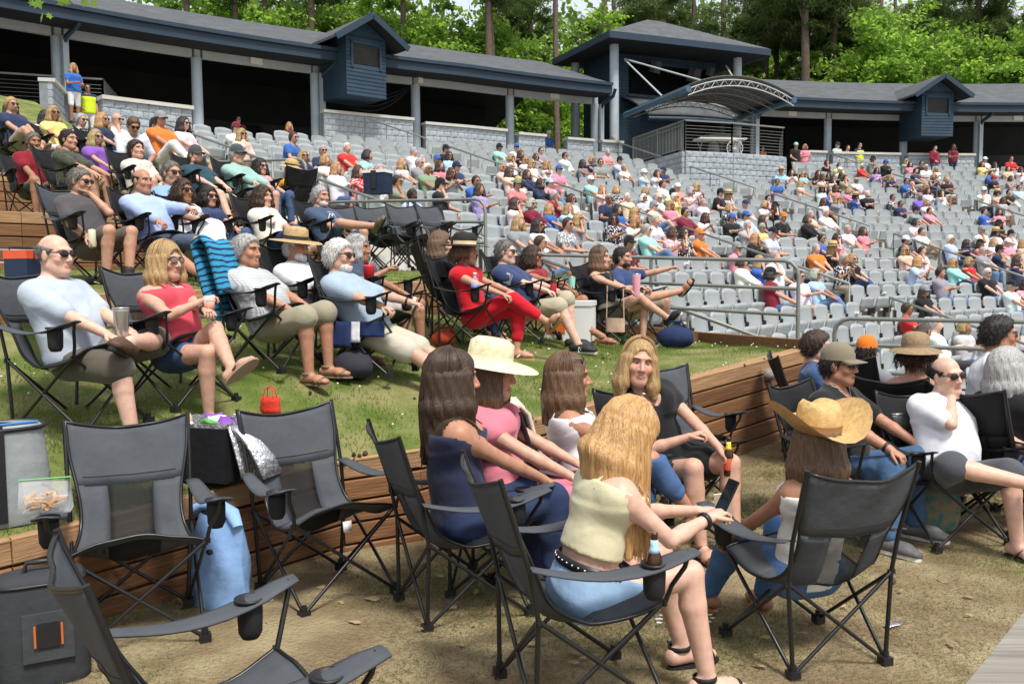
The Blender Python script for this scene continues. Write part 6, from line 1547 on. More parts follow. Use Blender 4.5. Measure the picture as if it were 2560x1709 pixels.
seat_person('D5', 1572, 1088, 3.62, 36, 'young woman with long strawberry blonde hair in cream crop top looking at her phone', ('grey folding chair nearest the middle holding a beer bottle', GREY, 1),
    dict(sex='F', build=.98, lean=-16, rh=(.10, .52, .70), lh=(-.02, .52, .70), hpitch=-30, hyaw=0, rf=(.20, .46, .098), lf=(-.10, .50, .098), re=(.5, -.3, -.9)), skin='p', hair=('long', (.47, .27, .11)), top=dict(kind='tank', col=(.60, .55, .36), line=.075, sw=.028, strap=.085, short=.17), bottom=SHR((.24, .36, .52), .42, mat='denim', waist=.12), shoes=('sandal', (.016, .015, .015)), hair_len=.50, vol=.020, nstrand=1700, group=T0G, h=.011, hh=.008, face_gap=70)
seat_person('D6', 2042, 1105, 3.92, 128, 'woman in white racerback top and golden straw cowboy hat, back to the camera', ('grey folding chair at the right with a phone in its cup holder', GREY),
    dict(sex='F', build=.96, lean=12, rh=(.12, .36, .58), lh=(-.22, .34, .52), rf=(.10, .50, .098), lf=(-.16, .62, .10), hyaw=4), skin='d', hair=('long', 's'), top=TNK((.68, .67, .62), line=.06, sw=.03, strap=.05), bottom=JN((.07, .14, .28)), shoes=('wedge', (.42, .22, .06), (.42, .22, .06)), hat=('cowboy', (.50, .325, .135), (.22, .11, .04), .12), hair_len=.22, nstrand=260, group=T0G, h=.012)
seat_person('D7', 2098, 915, 5.9, -22, 'man in black tee and camouflage mesh cap looking to the side', ('black folding chair under the man in the camouflage cap', BLK),
    dict(sex='M', build=1.12, lean=10, rh=(.20, .42, .62), lh=(-.2, .42, .60), rf=(.3, .45, .098), hyaw=-6), skin='c', hair=('short', 'd'), top=dict(kind='vneck', col=(.016, .017, .017), sleeve=.75, loose=.012), bottom=JN((.06, .11, .20)), shoes=('sneaker', (.1, .1, .1)), hat=('cap', (.20, .17, .12)), glasses=('s',), group=T0G, h=.012)
seat_person('D8', 2368, 940, 5.8, -52, 'bald man in white polo shirt resting his cheek on his fist', ('black folding chair under the bald man in the white polo', BLK),
    dict(sex='M', build=1.12, lean=20, side=-9, belly=.7, rh='chin', lh=(-.46, .20, .62), re=(1, .5, -.7), rf=(-.10, .60, .50), rk=(.9, .7, .5), lf=(-.13, .48, .098), hyaw=0, htilt=6, rtoe=(.1, .9, .3)), skin='p', hair=('fringe', 'd'), top=SHT((.70, .70, .74), sleeve=.9), bottom=SHR((.07, .075, .085), .98, flare=.03), shoes=('flipflop', (.05, .04, .03)), glasses=('s',), group=T0G, h=.012, smile=False)
seat_person('D9', 2045, 868, 7.60, 20, 'wavy brown-haired boy in blue shirt seen from behind', ('black folding chair under the boy with wavy hair', BLK), dict(sex='M', build=.98, lean=6, hyaw=14), skin='a', hair=('short', 'b'), top=TEE((.05, .09, .19)), bottom=SHR((.1, .1, .1)), group=T0G, vol=.03)
seat_person('D10', 2165, 880, 7.60, 60, 'person in orange cap turned away behind the camouflage cap', ('black folding chair behind the camouflage cap', BLK), dict(sex='M', build=1.05, lean=8, hyaw=-20), skin='b', hair=('short', 'd'), top=TEE((.2, .2, .22)), bottom=SHR((.1, .1, .1)), hat=('cap', (.62, .16, .02)), glasses=('s',), group=T0G)
seat_person('D11', 2288, 890, 6.60, 70, 'bare-shouldered woman in white strapless top and woven brown hat', ('black folding chair under the woman in the woven brown hat', BLK), dict(sex='F', build=1.06, lean=-6, rh=(.15, .40, .60), hyaw=-30), skin='c', hair=('bob', 'b'), top=dict(kind='strapless', col=W_, line=.02, wr=.005), bottom=JN((.05, .06, .04)), hat=('sun', (.27, .19, .11), (.2, .14, .08), 0), hair_len=.05, group=T0G)
seat_person('D12', 2500, 838, 6.90, 10, 'dark-haired man in white shirt in profile by the right railing', ('black folding chair under the dark-haired man in white', BLK), dict(sex='M', build=1.08, lean=-4, rh=(.1, .42, .6)), skin='c', hair=('short', 'd'), top=SHT(W_), bottom=JN(), glasses=('c',), group=T0G, vol=.02)
seat_person('D13', 2518, 925, 5.90, 50, 'woman with wavy grey hair seen from behind at the right edge', ('black folding chair under the woman with wavy grey hair', BLK), dict(sex='F', build=1.1, lean=6), skin='a', hair=('long', 'g'), top=dict(kind='tee', col=BK, sleeve=.7), bottom=JN(), hair_len=.20, vol=.034, nstrand=250, group=T0G, face_gap=70)
for l in LOG: print('LOG', l)

# ------------------------------------------------------------------ empty chairs
def empty_chair(px, py, d, yawdeg, label, col=GREY, z=None):
    p = P(px, py, d); zz = terr(p.x, p.y) if z is None else z; return camp_chair((p.x, p.y, zz), rad(yawdeg), label, col, net=col is GREY)
camp_chair((-1.80, 4.20, -.03), rad(-65), 'empty grey folding chair beside the blue bag, nearest the left timber wall', GREY, sc=1.02)
camp_chair((-1.02, 4.78, -.05), rad(-49), 'empty grey folding chair with a white tag, right of the blue bag', GREY, tagv=True, sc=1.02)
camp_chair((-.82, 2.53, -.03), rad(33), 'empty grey folding chair cut off by the bottom left corner', GREY)
for k, (px, d, yw) in enumerate(((900, 12.9, -38), (968, 12.8, -48), (1052, 12.7, -42), (1128, 12.5, -35))):
    p = P(px, 690, d); camp_chair((p.x, p.y, T2z(p.x, p.y)), rad(yw), 'empty grey folding chair by the bent railing, %s of four from the left' % ORD[k], GREY)
p = P(1700, 1000, 6.9); camp_chair((p.x, p.y, terr(p.x, p.y)), rad(-72), 'empty grey folding chair against the tall timber wall beside the laughing woman', GREY)
for px, py, d, yw, lb in ((2440, 900, 7.4, -25, 'empty black folding chair in front of the right railing'),):
    p = P(px, py, d); camp_chair((p.x, p.y, terr(p.x, p.y)), rad(yw), lb, BLK)
# ------------------------------------------------------------------ the audience in the bowl
def grab(B, seed):
    """meshes of one seated figure, shared by everyone who sits that way"""
    r = person('x', B, (0, 0, 0), math.pi / 2, hair=('bald', 'b'), h=.022, fine=False); D = {'body': r.data}; obs = [r]
    def take(key, fn):
        fn(); o = r.children[-1]; D[key] = o.data; obs.append(o)
    for k, kind, kw in (('tee', 'tee', {}), ('long', 'shirt', dict(sleeve=1.7)), ('tank', 'tank', dict(line=.085, sw=.03))):
        n0 = set(c.name for c in r.children); make_top(B, r, J(dict(kind=kind, col=W_, loose=.01), kw), .022, seed); nw = sorted([c for c in r.children if c.name not in n0], key=lambda c: (not c.name.startswith(('tank', 'tee', 'shirt')), c.name)); D[k] = [c.data for c in nw] if k == 'tank' else nw[0].data
    for k, ln in (('shorts', .92), ('pants', 1.9)):
        n0 = set(c.name for c in r.children); make_bottom(B, r, dict(kind='pants', col=W_, len=ln), .024, seed); D[k] = [c for c in r.children if c.name not in n0][0].data
    for st, L, v in (('short', 0, .009), ('bob', .12, .012), ('long', .24, .012)): D['hair_' + st] = hair_mesh(B, st, .016, seed, L, v); D['hair_' + st].materials.append(MATS['hair'])
    D['cap'] = cap_mesh(B).mesh('cap', [MATS['cloth'], MATS['brim']]); D['hat'] = lathe_hat(B, HATP['wide'], n=16, mi_band=(3, 4)).mesh('hat', [MATS['straw'], MATS['hat_band_20']]); D['glasses'] = glasses_mesh(B).mesh('sunglasses', [MATS['lens']])
    for sd in 'R':
        pass
    make_shoes(B, r, ('loafer', (.1, .1, .1), 'sole_dark')); D['shoes'] = [c.data for c in r.children if c.name.startswith('shoe')]
    for pat in ('check', 'print', 'stripe'):
        m = D['tee'].copy(); m.materials.clear(); m.materials.append(MATS['cloth_' + pat]); D['tee_' + pat] = m
    D['B'] = B
    for o in list(r.children) + [r]: bpy.data.objects.remove(o)
    return D
HS_ = .535
PM = [Body('M', 1.08, hip=HS_, lean=12, rh=(.10, .36, .68), lh=(-.10, .36, .68), belly=.4), Body('M', 1.12, hip=HS_, lean=16, rh=(-.10, .24, .84), lh=(.10, .26, .82), belly=.5, hyaw=-6),
      Body('M', 1.05, hip=HS_, lean=8, rh='chin', lh=(-.05, .30, .68), re=(.5, .2, -.9)), Body('M', 1.1, hip=HS_, lean=-12, rh=(.12, .44, .70), lh=(-.12, .44, .70), hyaw=12), Body('M', 1.06, hip=HS_, lean=18, rh=(.1, .34, .66), lh=(-.1, .34, .66), rf=(-.05, .62, .42), rk=(.3, .5, 1))]
PF = [Body('F', 1.04, hip=HS_, lean=10, rh=(.08, .34, .68), lh=(-.08, .34, .68)), Body('F', 1.1, hip=HS_, lean=12, rh=(-.06, .24, .84), lh=(.10, .28, .80), hyaw=8, belly=.3),
      Body('F', 1.0, hip=HS_, lean=8, rh='mouth', lh=(-.06, .30, .70), re=(.4, .3, -.9)), Body('F', 1.05, hip=HS_, lean=-8, rh=(.05, .34, .90), lh=(-.05, .34, .90), hyaw=-12), Body('F', 1.02, hip=HS_, lean=14, rh=(.08, .36, .70), lh=(-.08, .36, .70), rf=(-.14, .62, .36), rk=(0, .6, 1))]
DM = [grab(b, i) for i, b in enumerate(PM)]; DF = [grab(b, 10 + i) for i, b in enumerate(PF)]
STM = grab(Body('M', 1.08, stand=True, lean=0, rh=(.18, .26, 1.0), lh=(-.24, .10, .86)), 30); STF = grab(Body('F', 1.05, stand=True, lean=0, rh=(.06, .28, 1.14), lh=(-.10, .28, 1.10)), 31)
CC = {'w': (.72, .72, .74), 'n': (.025, .035, .085), 'b': (.016, .016, .018), 'g': (.24, .25, .26), 'r': (.55, .03, .03), 'm': (.17, .015, .035), 'p': (.68, .26, .33), 't': (.32, .62, .62), 'l': (.40, .54, .72),
      'u': (.04, .12, .40), 'o': (.62, .19, .03), 'y': (.70, .62, .22), 'c': (.68, .48, .38), 'v': (.20, .10, .42), 'e': (.20, .26, .16), 'k': (.72, .24, .19)}
CN_W = {'w': 'white', 'n': 'navy', 'b': 'black', 'g': 'grey', 'r': 'red', 'm': 'maroon', 'p': 'pink', 't': 'aqua', 'l': 'pale blue', 'u': 'blue', 'o': 'orange', 'y': 'yellow', 'c': 'peach', 'v': 'purple', 'e': 'olive green', 'k': 'coral'}
HN_W = {'b': 'brown', 'd': 'dark', 'l': 'blonde', 'g': 'grey', 'n': 'thinning'}
def crowd_person(D, loc, yaw, spec, rnd, label, group, sc=1.0, shoes=False):
    """spec: colour, hair, hat, sex, pattern"""
    col, hr, hat, sex, pat = spec; sk = SKINC[rnd.choice('aabbcdp')] if hr != 'k' else SKINC['k']
    r = link('person', D['body'], None, None, sk); r.location = loc; r.rotation_euler = (0, 0, yaw - math.pi / 2); r.scale = (sc,) * 3; tag(r, label, 'person', group)
    j = lambda c: tuple(max(0, v * rnd.uniform(.88, 1.1)) for v in c); tc = j(CC[col])
    if pat: link('shirt', D['tee_' + pat], r, None, tc)
    elif sex == 'F' and rnd.random() < .3 and isinstance(D['tank'], list):
        for me in D['tank']: link('tank_top' if me is D['tank'][0] else 'strap', me, r, None, tc)
    else: link('shirt', D['long'] if rnd.random() < .15 else D['tee'], r, None, tc)
    pc = rnd.choice([(.05, .09, .2), (.12, .2, .36), (.30, .26, .19), (.5, .48, .44), (.03, .03, .035), (.03, .04, .08), (.66, .66, .66)]); link('trousers', D['pants'] if rnd.random() < .5 else D['shorts'], r, None, pc)
    if hr != 'n' or hat:
        st = 'short' if sex == 'M' else rnd.choice(['bob', 'long', 'long']) if hr != 'g' else rnd.choice(['short', 'bob'])
        link('hair', D['hair_' + st], r, None, j(HAIRC['d' if hr in 'kn' else 'w' if hr == 'g' and rnd.random() < .4 else hr]))
    if hat:
        kind = 'hat' if hat[0] == 's' else 'cap'; hc = (.52, .38, .18) if hat == 's' else CC[hat[1]]
        link(kind, D[kind], r, None, hc)
    if rnd.random() < .55: link('sunglasses', D['glasses'], r)
    if shoes:
        for me in D['shoes']: link('shoe', me, r, None, rnd.choice([(.03, .03, .03), (.5, .5, .5), (.15, .1, .06)]))
    return r
# head positions read from the photograph: crop origin and scale, then  x y colour hair hat sex pattern
CR1 = (700, 300, 5.22, '55 240 u b . M;250 390 n l . F;460 390 n g . M;905 340 r g . M;1085 385 t d . F;1715 405 w g . M check;1850 450 w g . F;2130 345 b d cb M;2270 380 l d . F;2050 440 g l cu M;1625 530 w l . F;1750 510 g g . M;1985 550 e g . M;2065 590 p b . F;2170 570 g b . F;2330 580 n d cn M;480 640 w l . F;600 640 w l . F;680 800 n d . F;885 690 r b . F print;1080 650 w d . F;1310 650 l g . M check;1500 700 e d . M;1730 850 l k . M;2145 840 b d cb M')
CR2 = (1100, 350, 5.22, '450 530 u d . M;580 580 v b . F check;760 110 t d cb M;945 60 w b cu M;890 165 w l . F;1060 80 b b . F;1215 115 g b . F;1340 80 g b . M;905 280 c l . F;1055 270 w l . F;1190 280 w l . F;1340 280 w l . F;980 370 c b . F;1135 370 n b . F;1320 365 p b cu M;925 490 r b ce M check;1070 490 w b s F;1290 510 n d . F;1390 490 p b cl M;1500 620 m g . M;1650 660 w b . F print;1070 760 w b . F;1270 750 m g . F;1410 790 u l . F;1530 780 l l . F;1660 190 w b . M;1945 200 n l . F;2100 160 p g . M;1875 300 g d . F;2000 300 g b . M;2300 260 l d cb M;1980 530 t g cw M;2065 560 c l . F;2160 780 n g . M;2280 690 b l . F print;2300 830 u d . F;1810 950 g l . F;1645 1040 g b . M print;1300 1070 w d . F;2195 980 b d . F print;960 1270 g l . F;1320 1270 g b . M')
CR3 = (1500, 350, 5.22, '345 285 w g . F;620 370 l g cw M;760 430 w b . F;860 310 n g cn M;1035 520 k g cw M;1165 550 w l . F;600 590 w l . F;765 560 w d . M;345 690 c g . M;560 700 l g . F print;670 690 w g cc M;870 690 y g . F;985 690 y d cb M;1130 680 w g . F;1270 720 w g . F;740 830 c g cg M;870 830 p l . F;1500 660 b d cb M;1595 690 l l s F;315 960 w l . F print;480 970 b l . F;675 960 w g . M;610 1150 t g . M;780 1190 p b . F print;1110 1200 b d . F print;1180 1000 m d . M;1290 1040 w b . F;1420 1120 o g co M;1640 890 b l . F print;1720 860 b b cu M;1930 980 l b cu M;2080 1020 n b . F;2190 1060 y g . F;2000 790 g g cn M;2140 690 v d . M;2150 790 w l . F;2260 590 u d . M;2265 730 b b cb F;1680 1380 p g cg M;1790 1390 w b . F;1890 1260 b l . F;1960 1190 b g . M stripe;1930 1420 u l . F;2160 1370 w g . M;2230 1200 l g cb M check;370 1280 m d cb M;230 1360 n l . F')
CR4 = (1900, 350, 5.22, '310 260 l b s M;400 370 w d . F;615 380 t l . F;680 400 b b . F;835 235 b b . F;815 380 b d . F;735 490 w b . F;475 500 c l . F;860 610 w b s F;925 610 p b . F;980 470 w b . F;1080 470 e b . M;1015 300 y b . M;1110 320 w g cw M;1040 360 b b . F;1370 250 r g . M;1470 270 g b cb F;1310 440 w g . M;1530 350 v d . F print;1635 315 b b cu M;1660 460 n l . F;1870 490 u d . M;1990 430 n d . M;1965 490 n n . M print;1885 260 e l . F print;1975 280 p d . F;2095 250 b d . M;2170 340 w g . M;2270 360 w l . F;2110 470 m l . F;2220 440 n l . F;2300 460 p l . F;1140 600 p l . F;1270 610 w g . F;1280 700 u b s F;1410 720 b g . M;755 730 w b . F;890 710 u d . M;800 830 w g . M;950 850 g l . F;730 950 c g . M;605 960 b b . F;265 1020 b g co M;1760 710 n b . M print;1800 720 n b . M;2090 660 v g cg M;2190 670 w b . F;2320 660 w b . F;1960 850 g b cb M;2120 840 w l . F;2265 810 p b . M;1110 1140 w g . M;1310 1110 p b . F;920 1220 p b . F;790 1240 u d . M;810 1390 o g . M;880 1380 b l s F;1870 1220 n d cw M;1950 1130 w d . F;1990 1100 w b . M check;2000 1300 c l . F;2150 1270 w b . M')
CR7 = (2110, 550, 5.22, '870 440 l l . F;1450 210 l g . M;1530 270 n d . F;1650 250 k b cb F;1780 240 g g . M;1770 80 w g cg M;1900 110 w b s F;1995 150 w l . F;2090 70 b d cb F;2160 70 w d cb M;2150 160 p g cw M;2050 220 n d cb M;2220 240 c l . F;2200 420 n b . F;1300 560 g d . M;1450 550 t l . F;1660 430 r l . F;1790 450 b g . M;2190 760 w g cb M;2300 770 p b . F print;980 900 b b cg F;830 1220 n b . F print;1010 1110 r b . M;1240 1180 w g . M;1600 1210 g l . F stripe')
CR6 = (1750, 600, 5.22, '870 390 m d cb F;1620 340 l g . F;1740 370 b g . F print;1870 370 b l . F;1400 340 w d . M')
CRR = (1700, 0, 2.613, '2030 1350 u b . M;2075 1365 p d . F;1960 1240 w g cw M;2010 1260 c b s F;2105 1265 n b . F stripe;2160 1250 b d . M;2220 1200 l b . M;1955 1050 y b . F;2005 1035 w b cw M;2085 1065 w d . F;2145 1040 r b . M;2040 1095 u d . M;2075 1130 b b cr M;2130 1135 g b . F;2170 1095 c b . F;2225 1100 w b . F;1755 1150 b g . M')
CRL = (0, 0, 2.613, '1480 815 w b cm M;1575 840 c l . F')
rnd = random.Random(11); usedlab = defaultdict(int)
SP = []
for s in SEATS:
    if in_view(s['p'], 120, 120):
        h_ = s['p'] + Vector((0, 0, 1.17)); x, y, z = proj(h_); SP.append((x, y, z, s))
XY = np.array([(a, b) for a, b, _, _ in SP])
NR_ = max(s['row'] for s in SEATS if s['sec'] > 1)
ORD2 = ['top', 'second', 'third', 'fourth', 'fifth', 'sixth', 'seventh', 'eighth', 'ninth', 'tenth', 'eleventh', 'twelfth', 'thirteenth', 'fourteenth', 'fifteenth', 'sixteenth', 'seventeenth', 'eighteenth', 'nineteenth', 'twentieth', 'twenty-first', 'twenty-second', 'twenty-third', 'twenty-fourth', 'twenty-fifth', 'twenty-sixth', 'twenty-seventh']
ORD3 = ['first'] + ORD2[1:] + ['twenty-eighth', 'twenty-ninth'] + ['thirtieth'] * 30
BLOCKN = ['left', 'second', 'third', 'fourth', 'rightmost']
n_crowd = 0
for ox, oy, scl, txt in (CR1, CR2, CR3, CR4, CR7, CR6, CRR, CRL):
    for e in txt.split(';'):
        t = e.split(); px, py = ox + float(t[0]) / scl, oy + float(t[1]) / scl; spec = (t[2], t[3], '' if t[4] == '.' else t[4], t[5], t[6] if len(t) > 6 else '')
        d2 = (XY[:, 0] - px) ** 2 + ((XY[:, 1] - py) * 1.3) ** 2
        for k in np.argsort(d2)[:60]:
            s = SP[k][3]
            if not s['used']: break
        if s['used'] or d2[k] > 70 ** 2: continue
        s['used'] = True; D = rnd.choice(DM if spec[3] == 'M' else DF); B = D['B']
        yaw = rad(s['ph'] + 180 + rnd.gauss(0, 13)); loc = s['p'] + Vector((math.cos(yaw), math.sin(yaw), 0)) * .06
        hx = '' if not spec[2] else (' and straw hat' if spec[2] == 's' else ' and %s cap' % CN_W[spec[2][1]])
        lab = '%s in %s %s%s, %s, %s row down, %s block' % ('woman' if spec[3] == 'F' else 'man', CN_W[spec[0]], {'check': 'checked shirt', 'print': 'print top', 'stripe': 'striped top', '': 'top'}[spec[4]], hx, {'n': 'bald'}.get(spec[1], HN_W.get(spec[1], 'dark') + '-haired'), ORD2[NR_ - s['row']], BLOCKN[s['sec']])
        s['lab'] = lab; r = crowd_person(D, loc, yaw, spec, rnd, lab, 'audience in the curved seating rows', sc=rnd.uniform(.85, .94), shoes=s['end'] or s['r'] < 33); s['who'] = r; n_crowd += 1
byl = defaultdict(list)
for s in SEATS:
    if 'lab' in s: byl[s['lab']].append(s)
for lab, L_ in byl.items():
    if len(L_) > 1:
        L_.sort(key=lambda s: -s['ph'])
        for k, s in enumerate(L_): s['who']['label'] = lab + (', left' if k == 0 else ', right' if k == len(L_) - 1 else ', middle')
print('CROWD', n_crowd)
# people elsewhere: on the upper lawn, behind the walls, standing
def lawn_person(px, py, spec, label, chair=True, offs=0):
    best = (9, 15)
    for d in np.arange(13.5, 19, .1):
        p = P(px, py, d); e = abs(p.z - terr(p.x, p.y) - (HS_ + .60) * .93)
        if e < best[0]: best = (e, d)
    lo = best[1]
    d = lo or 16; p = P(px, py, d); D = rnd.choice(DM if spec[3] == 'M' else DF); yaw = ang_to(p) + rad(rnd.uniform(-12, 12) + offs); sc = .93
    loc = Vector((p.x, p.y, p.z - (HS_ + .62) * sc)); crowd_person(D, loc, yaw, spec, rnd, label, 'people on the upper lawn steps', sc, True)
    if chair: camp_chair((p.x, p.y, max(terr(p.x, p.y), loc.z)), yaw, 'black folding chair under the ' + label, BLK)
for px, py, sp, lb in ((17, 275, 'r b . F', 'woman in bright red dress at the far left'), (41, 266, 'n l . M', 'blond man in navy beside the red dress'), (112, 330, 'e b . F', 'woman in olive shirt, hair tied back'), (137, 285, 'y l . F', 'woman in yellow tank, blonde hair'),
                       (107, 297, 'w d . F', 'dark-haired woman below the wire railing'), (212, 302, 'b g . F print', 'grey curly-haired woman in black floral'), (262, 302, 'n l . F', 'woman with sunglasses in dark teal blouse'), (245, 346, 'v l . F', 'blonde woman in lilac top'), (160, 333, 'c b . F', 'woman in peach hidden behind camouflage'),
                       (297, 308, 'w n . M', 'man with sunglasses and thinning hair in white'), (393, 320, 'w b cb M', 'man in white shirt and black cap'), (413, 303, 'o b cg M', 'man in orange lying back with cap'), (465, 312, 'w d . F', 'young woman in white print tee'), (385, 352, 'w l . F', 'blonde woman in white with shades'), (430, 349, 'o d . M', 'dark-haired man in orange tee behind the empty chair'), (8, 330, 'g b . M print', 'man in grey print at the left edge')):
    t = sp.split(); lawn_person(px, py, (t[0], t[1], '' if t[2] == '.' else t[2], t[3], t[4] if len(t) > 4 else ''), lb, chair=px < 300)
def stand_person(px, py, d, spec, label, yawoff=0, zg=None, sc=1.0, extra=None):
    t = spec.split(); D = STM if t[3] == 'M' else STF; p = P(px, py, d); sp = (t[0], t[1], '' if t[2] == '.' else t[2], t[3], t[4] if len(t) > 4 else '')
    loc = Vector((p.x, p.y, p.z - D['B'].hc[2] * sc)); yaw = ang_to(p) + rad(yawoff); r = crowd_person(D, loc, yaw, sp, rnd, label, 'people standing around the pavilion', sc, True); return r, loc, yaw
stand_person(182, 170, 25.6, 'u l . F', 'woman in royal blue shirt and white shorts standing behind the wire railing', 0)
mat('hi_vis', (.55, .72, .02), .7, .06, 5)
def vest(r, D):
    o = link('hi_vis_vest', D['tank'][0].copy(), r); o.data.materials.clear(); o.data.materials.append(MATS['hi_vis']); o.scale = (1.06, 1.10, 1.0); 
for px, py, sp, lb, hv in ((218, 222, 'n d . M', 'man in hi-vis vest behind the far left block wall', 1), (2093, 364, 'l g cn M', 'man in hi-vis vest and navy cap behind the wall', 1), (2118, 370, 'b d . M', 'shorter man in hi-vis vest between two others', 1), (2148, 364, 'n d . M', 'man in hi-vis vest leaning right on the wall', 1),
                           (2336, 370, 'm d . M', 'man in maroon shirt behind the wall right of the dormer', 0), (2383, 368, 'm b . F', 'woman in maroon shirt behind the wall under the right dormer', 0), (1172, 322, 'c l . F', 'blonde woman in peach standing in the dark pavilion', 0), (1208, 322, 'g b . M', 'man in grey tee standing in the dark pavilion', 0),
                           (1532, 345, 'b g . M', 'man in black leaning on the wall beside the tower', 0), (1371, 336, 'u g cw M', 'man in royal blue shirt and white cap standing in the gap', 0), (1989, 365, 'b d ct M', 'man in black tee with face mask standing by the aisle', 0), (2012, 368, 'p l . F', 'blonde woman in pink standing by the aisle', 0),
                           (1785, 350, 'g b cc M', 'man in grey shirt and pale cap at the mixing desk', 0), (449, 275, 'b d . M', 'man in the dark pavilion behind the second column', 0), (722, 315, 'm l . F', 'woman in maroon standing behind the seats on the left', 0), (595, 300, 'm d . M', 'person in dark maroon in the shadow of the pavilion', 0), (1905, 373, 'o d . F', 'person in orange behind the platform rail', 0)):
    d = 26.2 if px < 300 else 34 if px < 800 else 38 if px < 1600 else 41.5
    if px in (1785,): d = 40.5
    if px in (1989, 2012): d = 40.5
    if px in (449, 722, 595): d = 31
    r, loc, yaw = stand_person(px, py, d, sp, lb, rnd.uniform(-15, 15))
    if hv: vest(r, STM)

# ------------------------------------------------------------------ the seats themselves
vis = [s for s in SEATS if in_view(s['p'] + Vector((0, 0, .6)), 30, 30)]
vis.sort(key=lambda s: (s['p'] - CAMP).length)
blocked = lambda s: False
near, far = vis[:300], vis[300:]
for s in near:
    M4 = Matrix.Translation(s['p']) @ Matrix.Rotation(rad(s['ph']) + math.pi / 2, 4, 'Z')
    r = link('stadium_seat', ME_BACK); r.matrix_world = M4; rn = ORD2[NR_ - s['row']]
    tag(r, '%s grey seat, %s from the left end, %s row down, %s block' % ('occupied' if s['used'] else 'empty', ORD3[s['idx']], rn, BLOCKN[s['sec']]), 'stadium seat', 'grey plastic seats in curved rows')
    link('seat_pan', ME_DN if s['used'] else ME_UP, r); link('seat_bracket', ME_BR, r)
def to_np(me):
    V = np.zeros(len(me.vertices) * 3); me.vertices.foreach_get('co', V); return V.reshape(-1, 3), [list(p.vertices) for p in me.polygons]
V = []; Q = []; off = 0
gb, gu, gd, gk = [to_np(m) for m in (ME_BACK, ME_UP, ME_DN, ME_BR)]
for s in far:
    a = rad(s['ph']) + math.pi / 2; R = np.array([[math.cos(a), -math.sin(a), 0], [math.sin(a), math.cos(a), 0], [0, 0, 1]])
    for (v, f) in (gb, gd if s['used'] else gu): V.append(v @ R.T + np.array(s['p'])); Q += [[i + off for i in q] for q in f]; off += len(v)
tag(link('far_seats', np_mesh('far_seats', np.concatenate(V), Q, False), None, MATS['seat_plastic']), kind='stuff', group='grey plastic seats in curved rows')
print('SEATS', len(vis))
# ------------------------------------------------------------------ things people brought
mat('steel', (.50, .50, .49), .28, .1, 8, metal=.9); mat('glass_brown', (.045, .014, .004), .08, .1, 5, spec=.6); mat('paint', rough=.5, var=.05, vscale=6, objcol=True, spec=.35); mat('fabric', rough=.85, var=.12, vscale=8, bump=.4, bscale=14, bdist=.02, objcol=True, spec=.15)
mat('screen', (.01, .012, .016), .08, .1, 4, spec=.6); mat('cracker', (.50, .26, .08), .8, .2, 20); mat('foil', (.62, .62, .64), .25, .15, 30, metal=.8, bump=.8, bscale=25, bdist=.02)
mm = mat('clear_plastic', (.85, .87, .88), .12, .02); N, L, b = nodes(mm); b.inputs['Alpha'].default_value = .25
mm = mat('swirl_towel', (.03, .24, .42), .95, .08, 8, .5, 60, .01); N, L, b = nodes(mm); hv = N[mm['hv']]; old = hv.inputs['Color'].links[0].from_socket
wv = N.new('ShaderNodeTexWave'); wv.wave_type = 'RINGS'; wv.inputs['Scale'].default_value = 7; wv.inputs['Distortion'].default_value = 5; wv.inputs['Detail Scale'].default_value = .9; tc = N.new('ShaderNodeTexCoord'); L.new(tc.outputs['Object'], wv.inputs[0])
cr = N.new('ShaderNodeValToRGB'); cr.color_ramp.elements[0].position = .70; cr.color_ramp.elements[1].position = .76; L.new(wv.outputs['Fac'], cr.inputs[0]); mx = N.new('ShaderNodeMixRGB'); mx.inputs[2].default_value = (.006, .03, .07, 1); L.new(cr.outputs[0], mx.inputs[0]); L.new(old, mx.inputs[1]); L.new(mx.outputs[0], hv.inputs['Color'])
mat('paisley', (.30, .22, .13), .9, .2, 9, color2=(.04, .16, .14), coords='Object'); MATS['paisley'].node_tree.nodes['Noise Texture'].inputs['Scale'].default_value = 16

def item(name, loc, label, cat, rz=0, group=None): r = empty(name, loc, rz); tag(r, label, cat, group); return r
def part(root, name, mb, mt, col=None): return link(name, mb.mesh(name, MATS[mt] if isinstance(mt, str) else mt), root, None, col)
def lath(prof, n=18, c=(0, 0, 0), R=None): m = MB(); m.lathe(prof, n, c, R); return m
def mid(key, s=.5, up=0.0):
    B = PEOPLE[key][1]; return local_pt(key, B.wrR * s + B.wrL * (1 - s) + np.array([0, .05, up]))
def hand(key, side, up=0.0, fw=.07):
    B = PEOPLE[key][1]; el, wr = (B.elR, B.wrR) if side == 'R' else (B.elL, B.wrL); return local_pt(key, wr + nv(wr - el) * fw + np.array([0, 0, up]))
def tumbler(loc, label, mt='steel', col=None, h=.17, r=.047):
    t = item('tumbler', loc, label, 'tumbler'); part(t, 'cup', lath([(0, 0), (r * .74, 0), (r * .76, .004), (r * .98, h * .9), (r, h)]), mt, col); part(t, 'rim', lath([(r, h - .002), (r * 1.03, h + .004), (r * .9, h + .006), (r * .86, h - .01)], caps=False) if False else lath([(r * 1.02, h - .006), (r * 1.03, h + .004), (r * .88, h + .006)]), 'steel'); return t
tumbler(mid('A1', .5, -.04), 'brushed steel tumbler held by the bald man in the grey tee')
t = tumbler(hand('A11', 'R', -.05), 'tall pink tumbler beside the woman in the black halter top', 'paint', (.72, .34, .42), .24, .048)
tumbler(local_pt('D7', (-.36, .17, .60)), 'steel tumbler in the chair arm of the man in the camouflage cap')
tumbler(hand('A10', 'R', -.04), 'mint green cup held by the woman in the dark red top', 'paint', (.30, .66, .58), .12, .04)
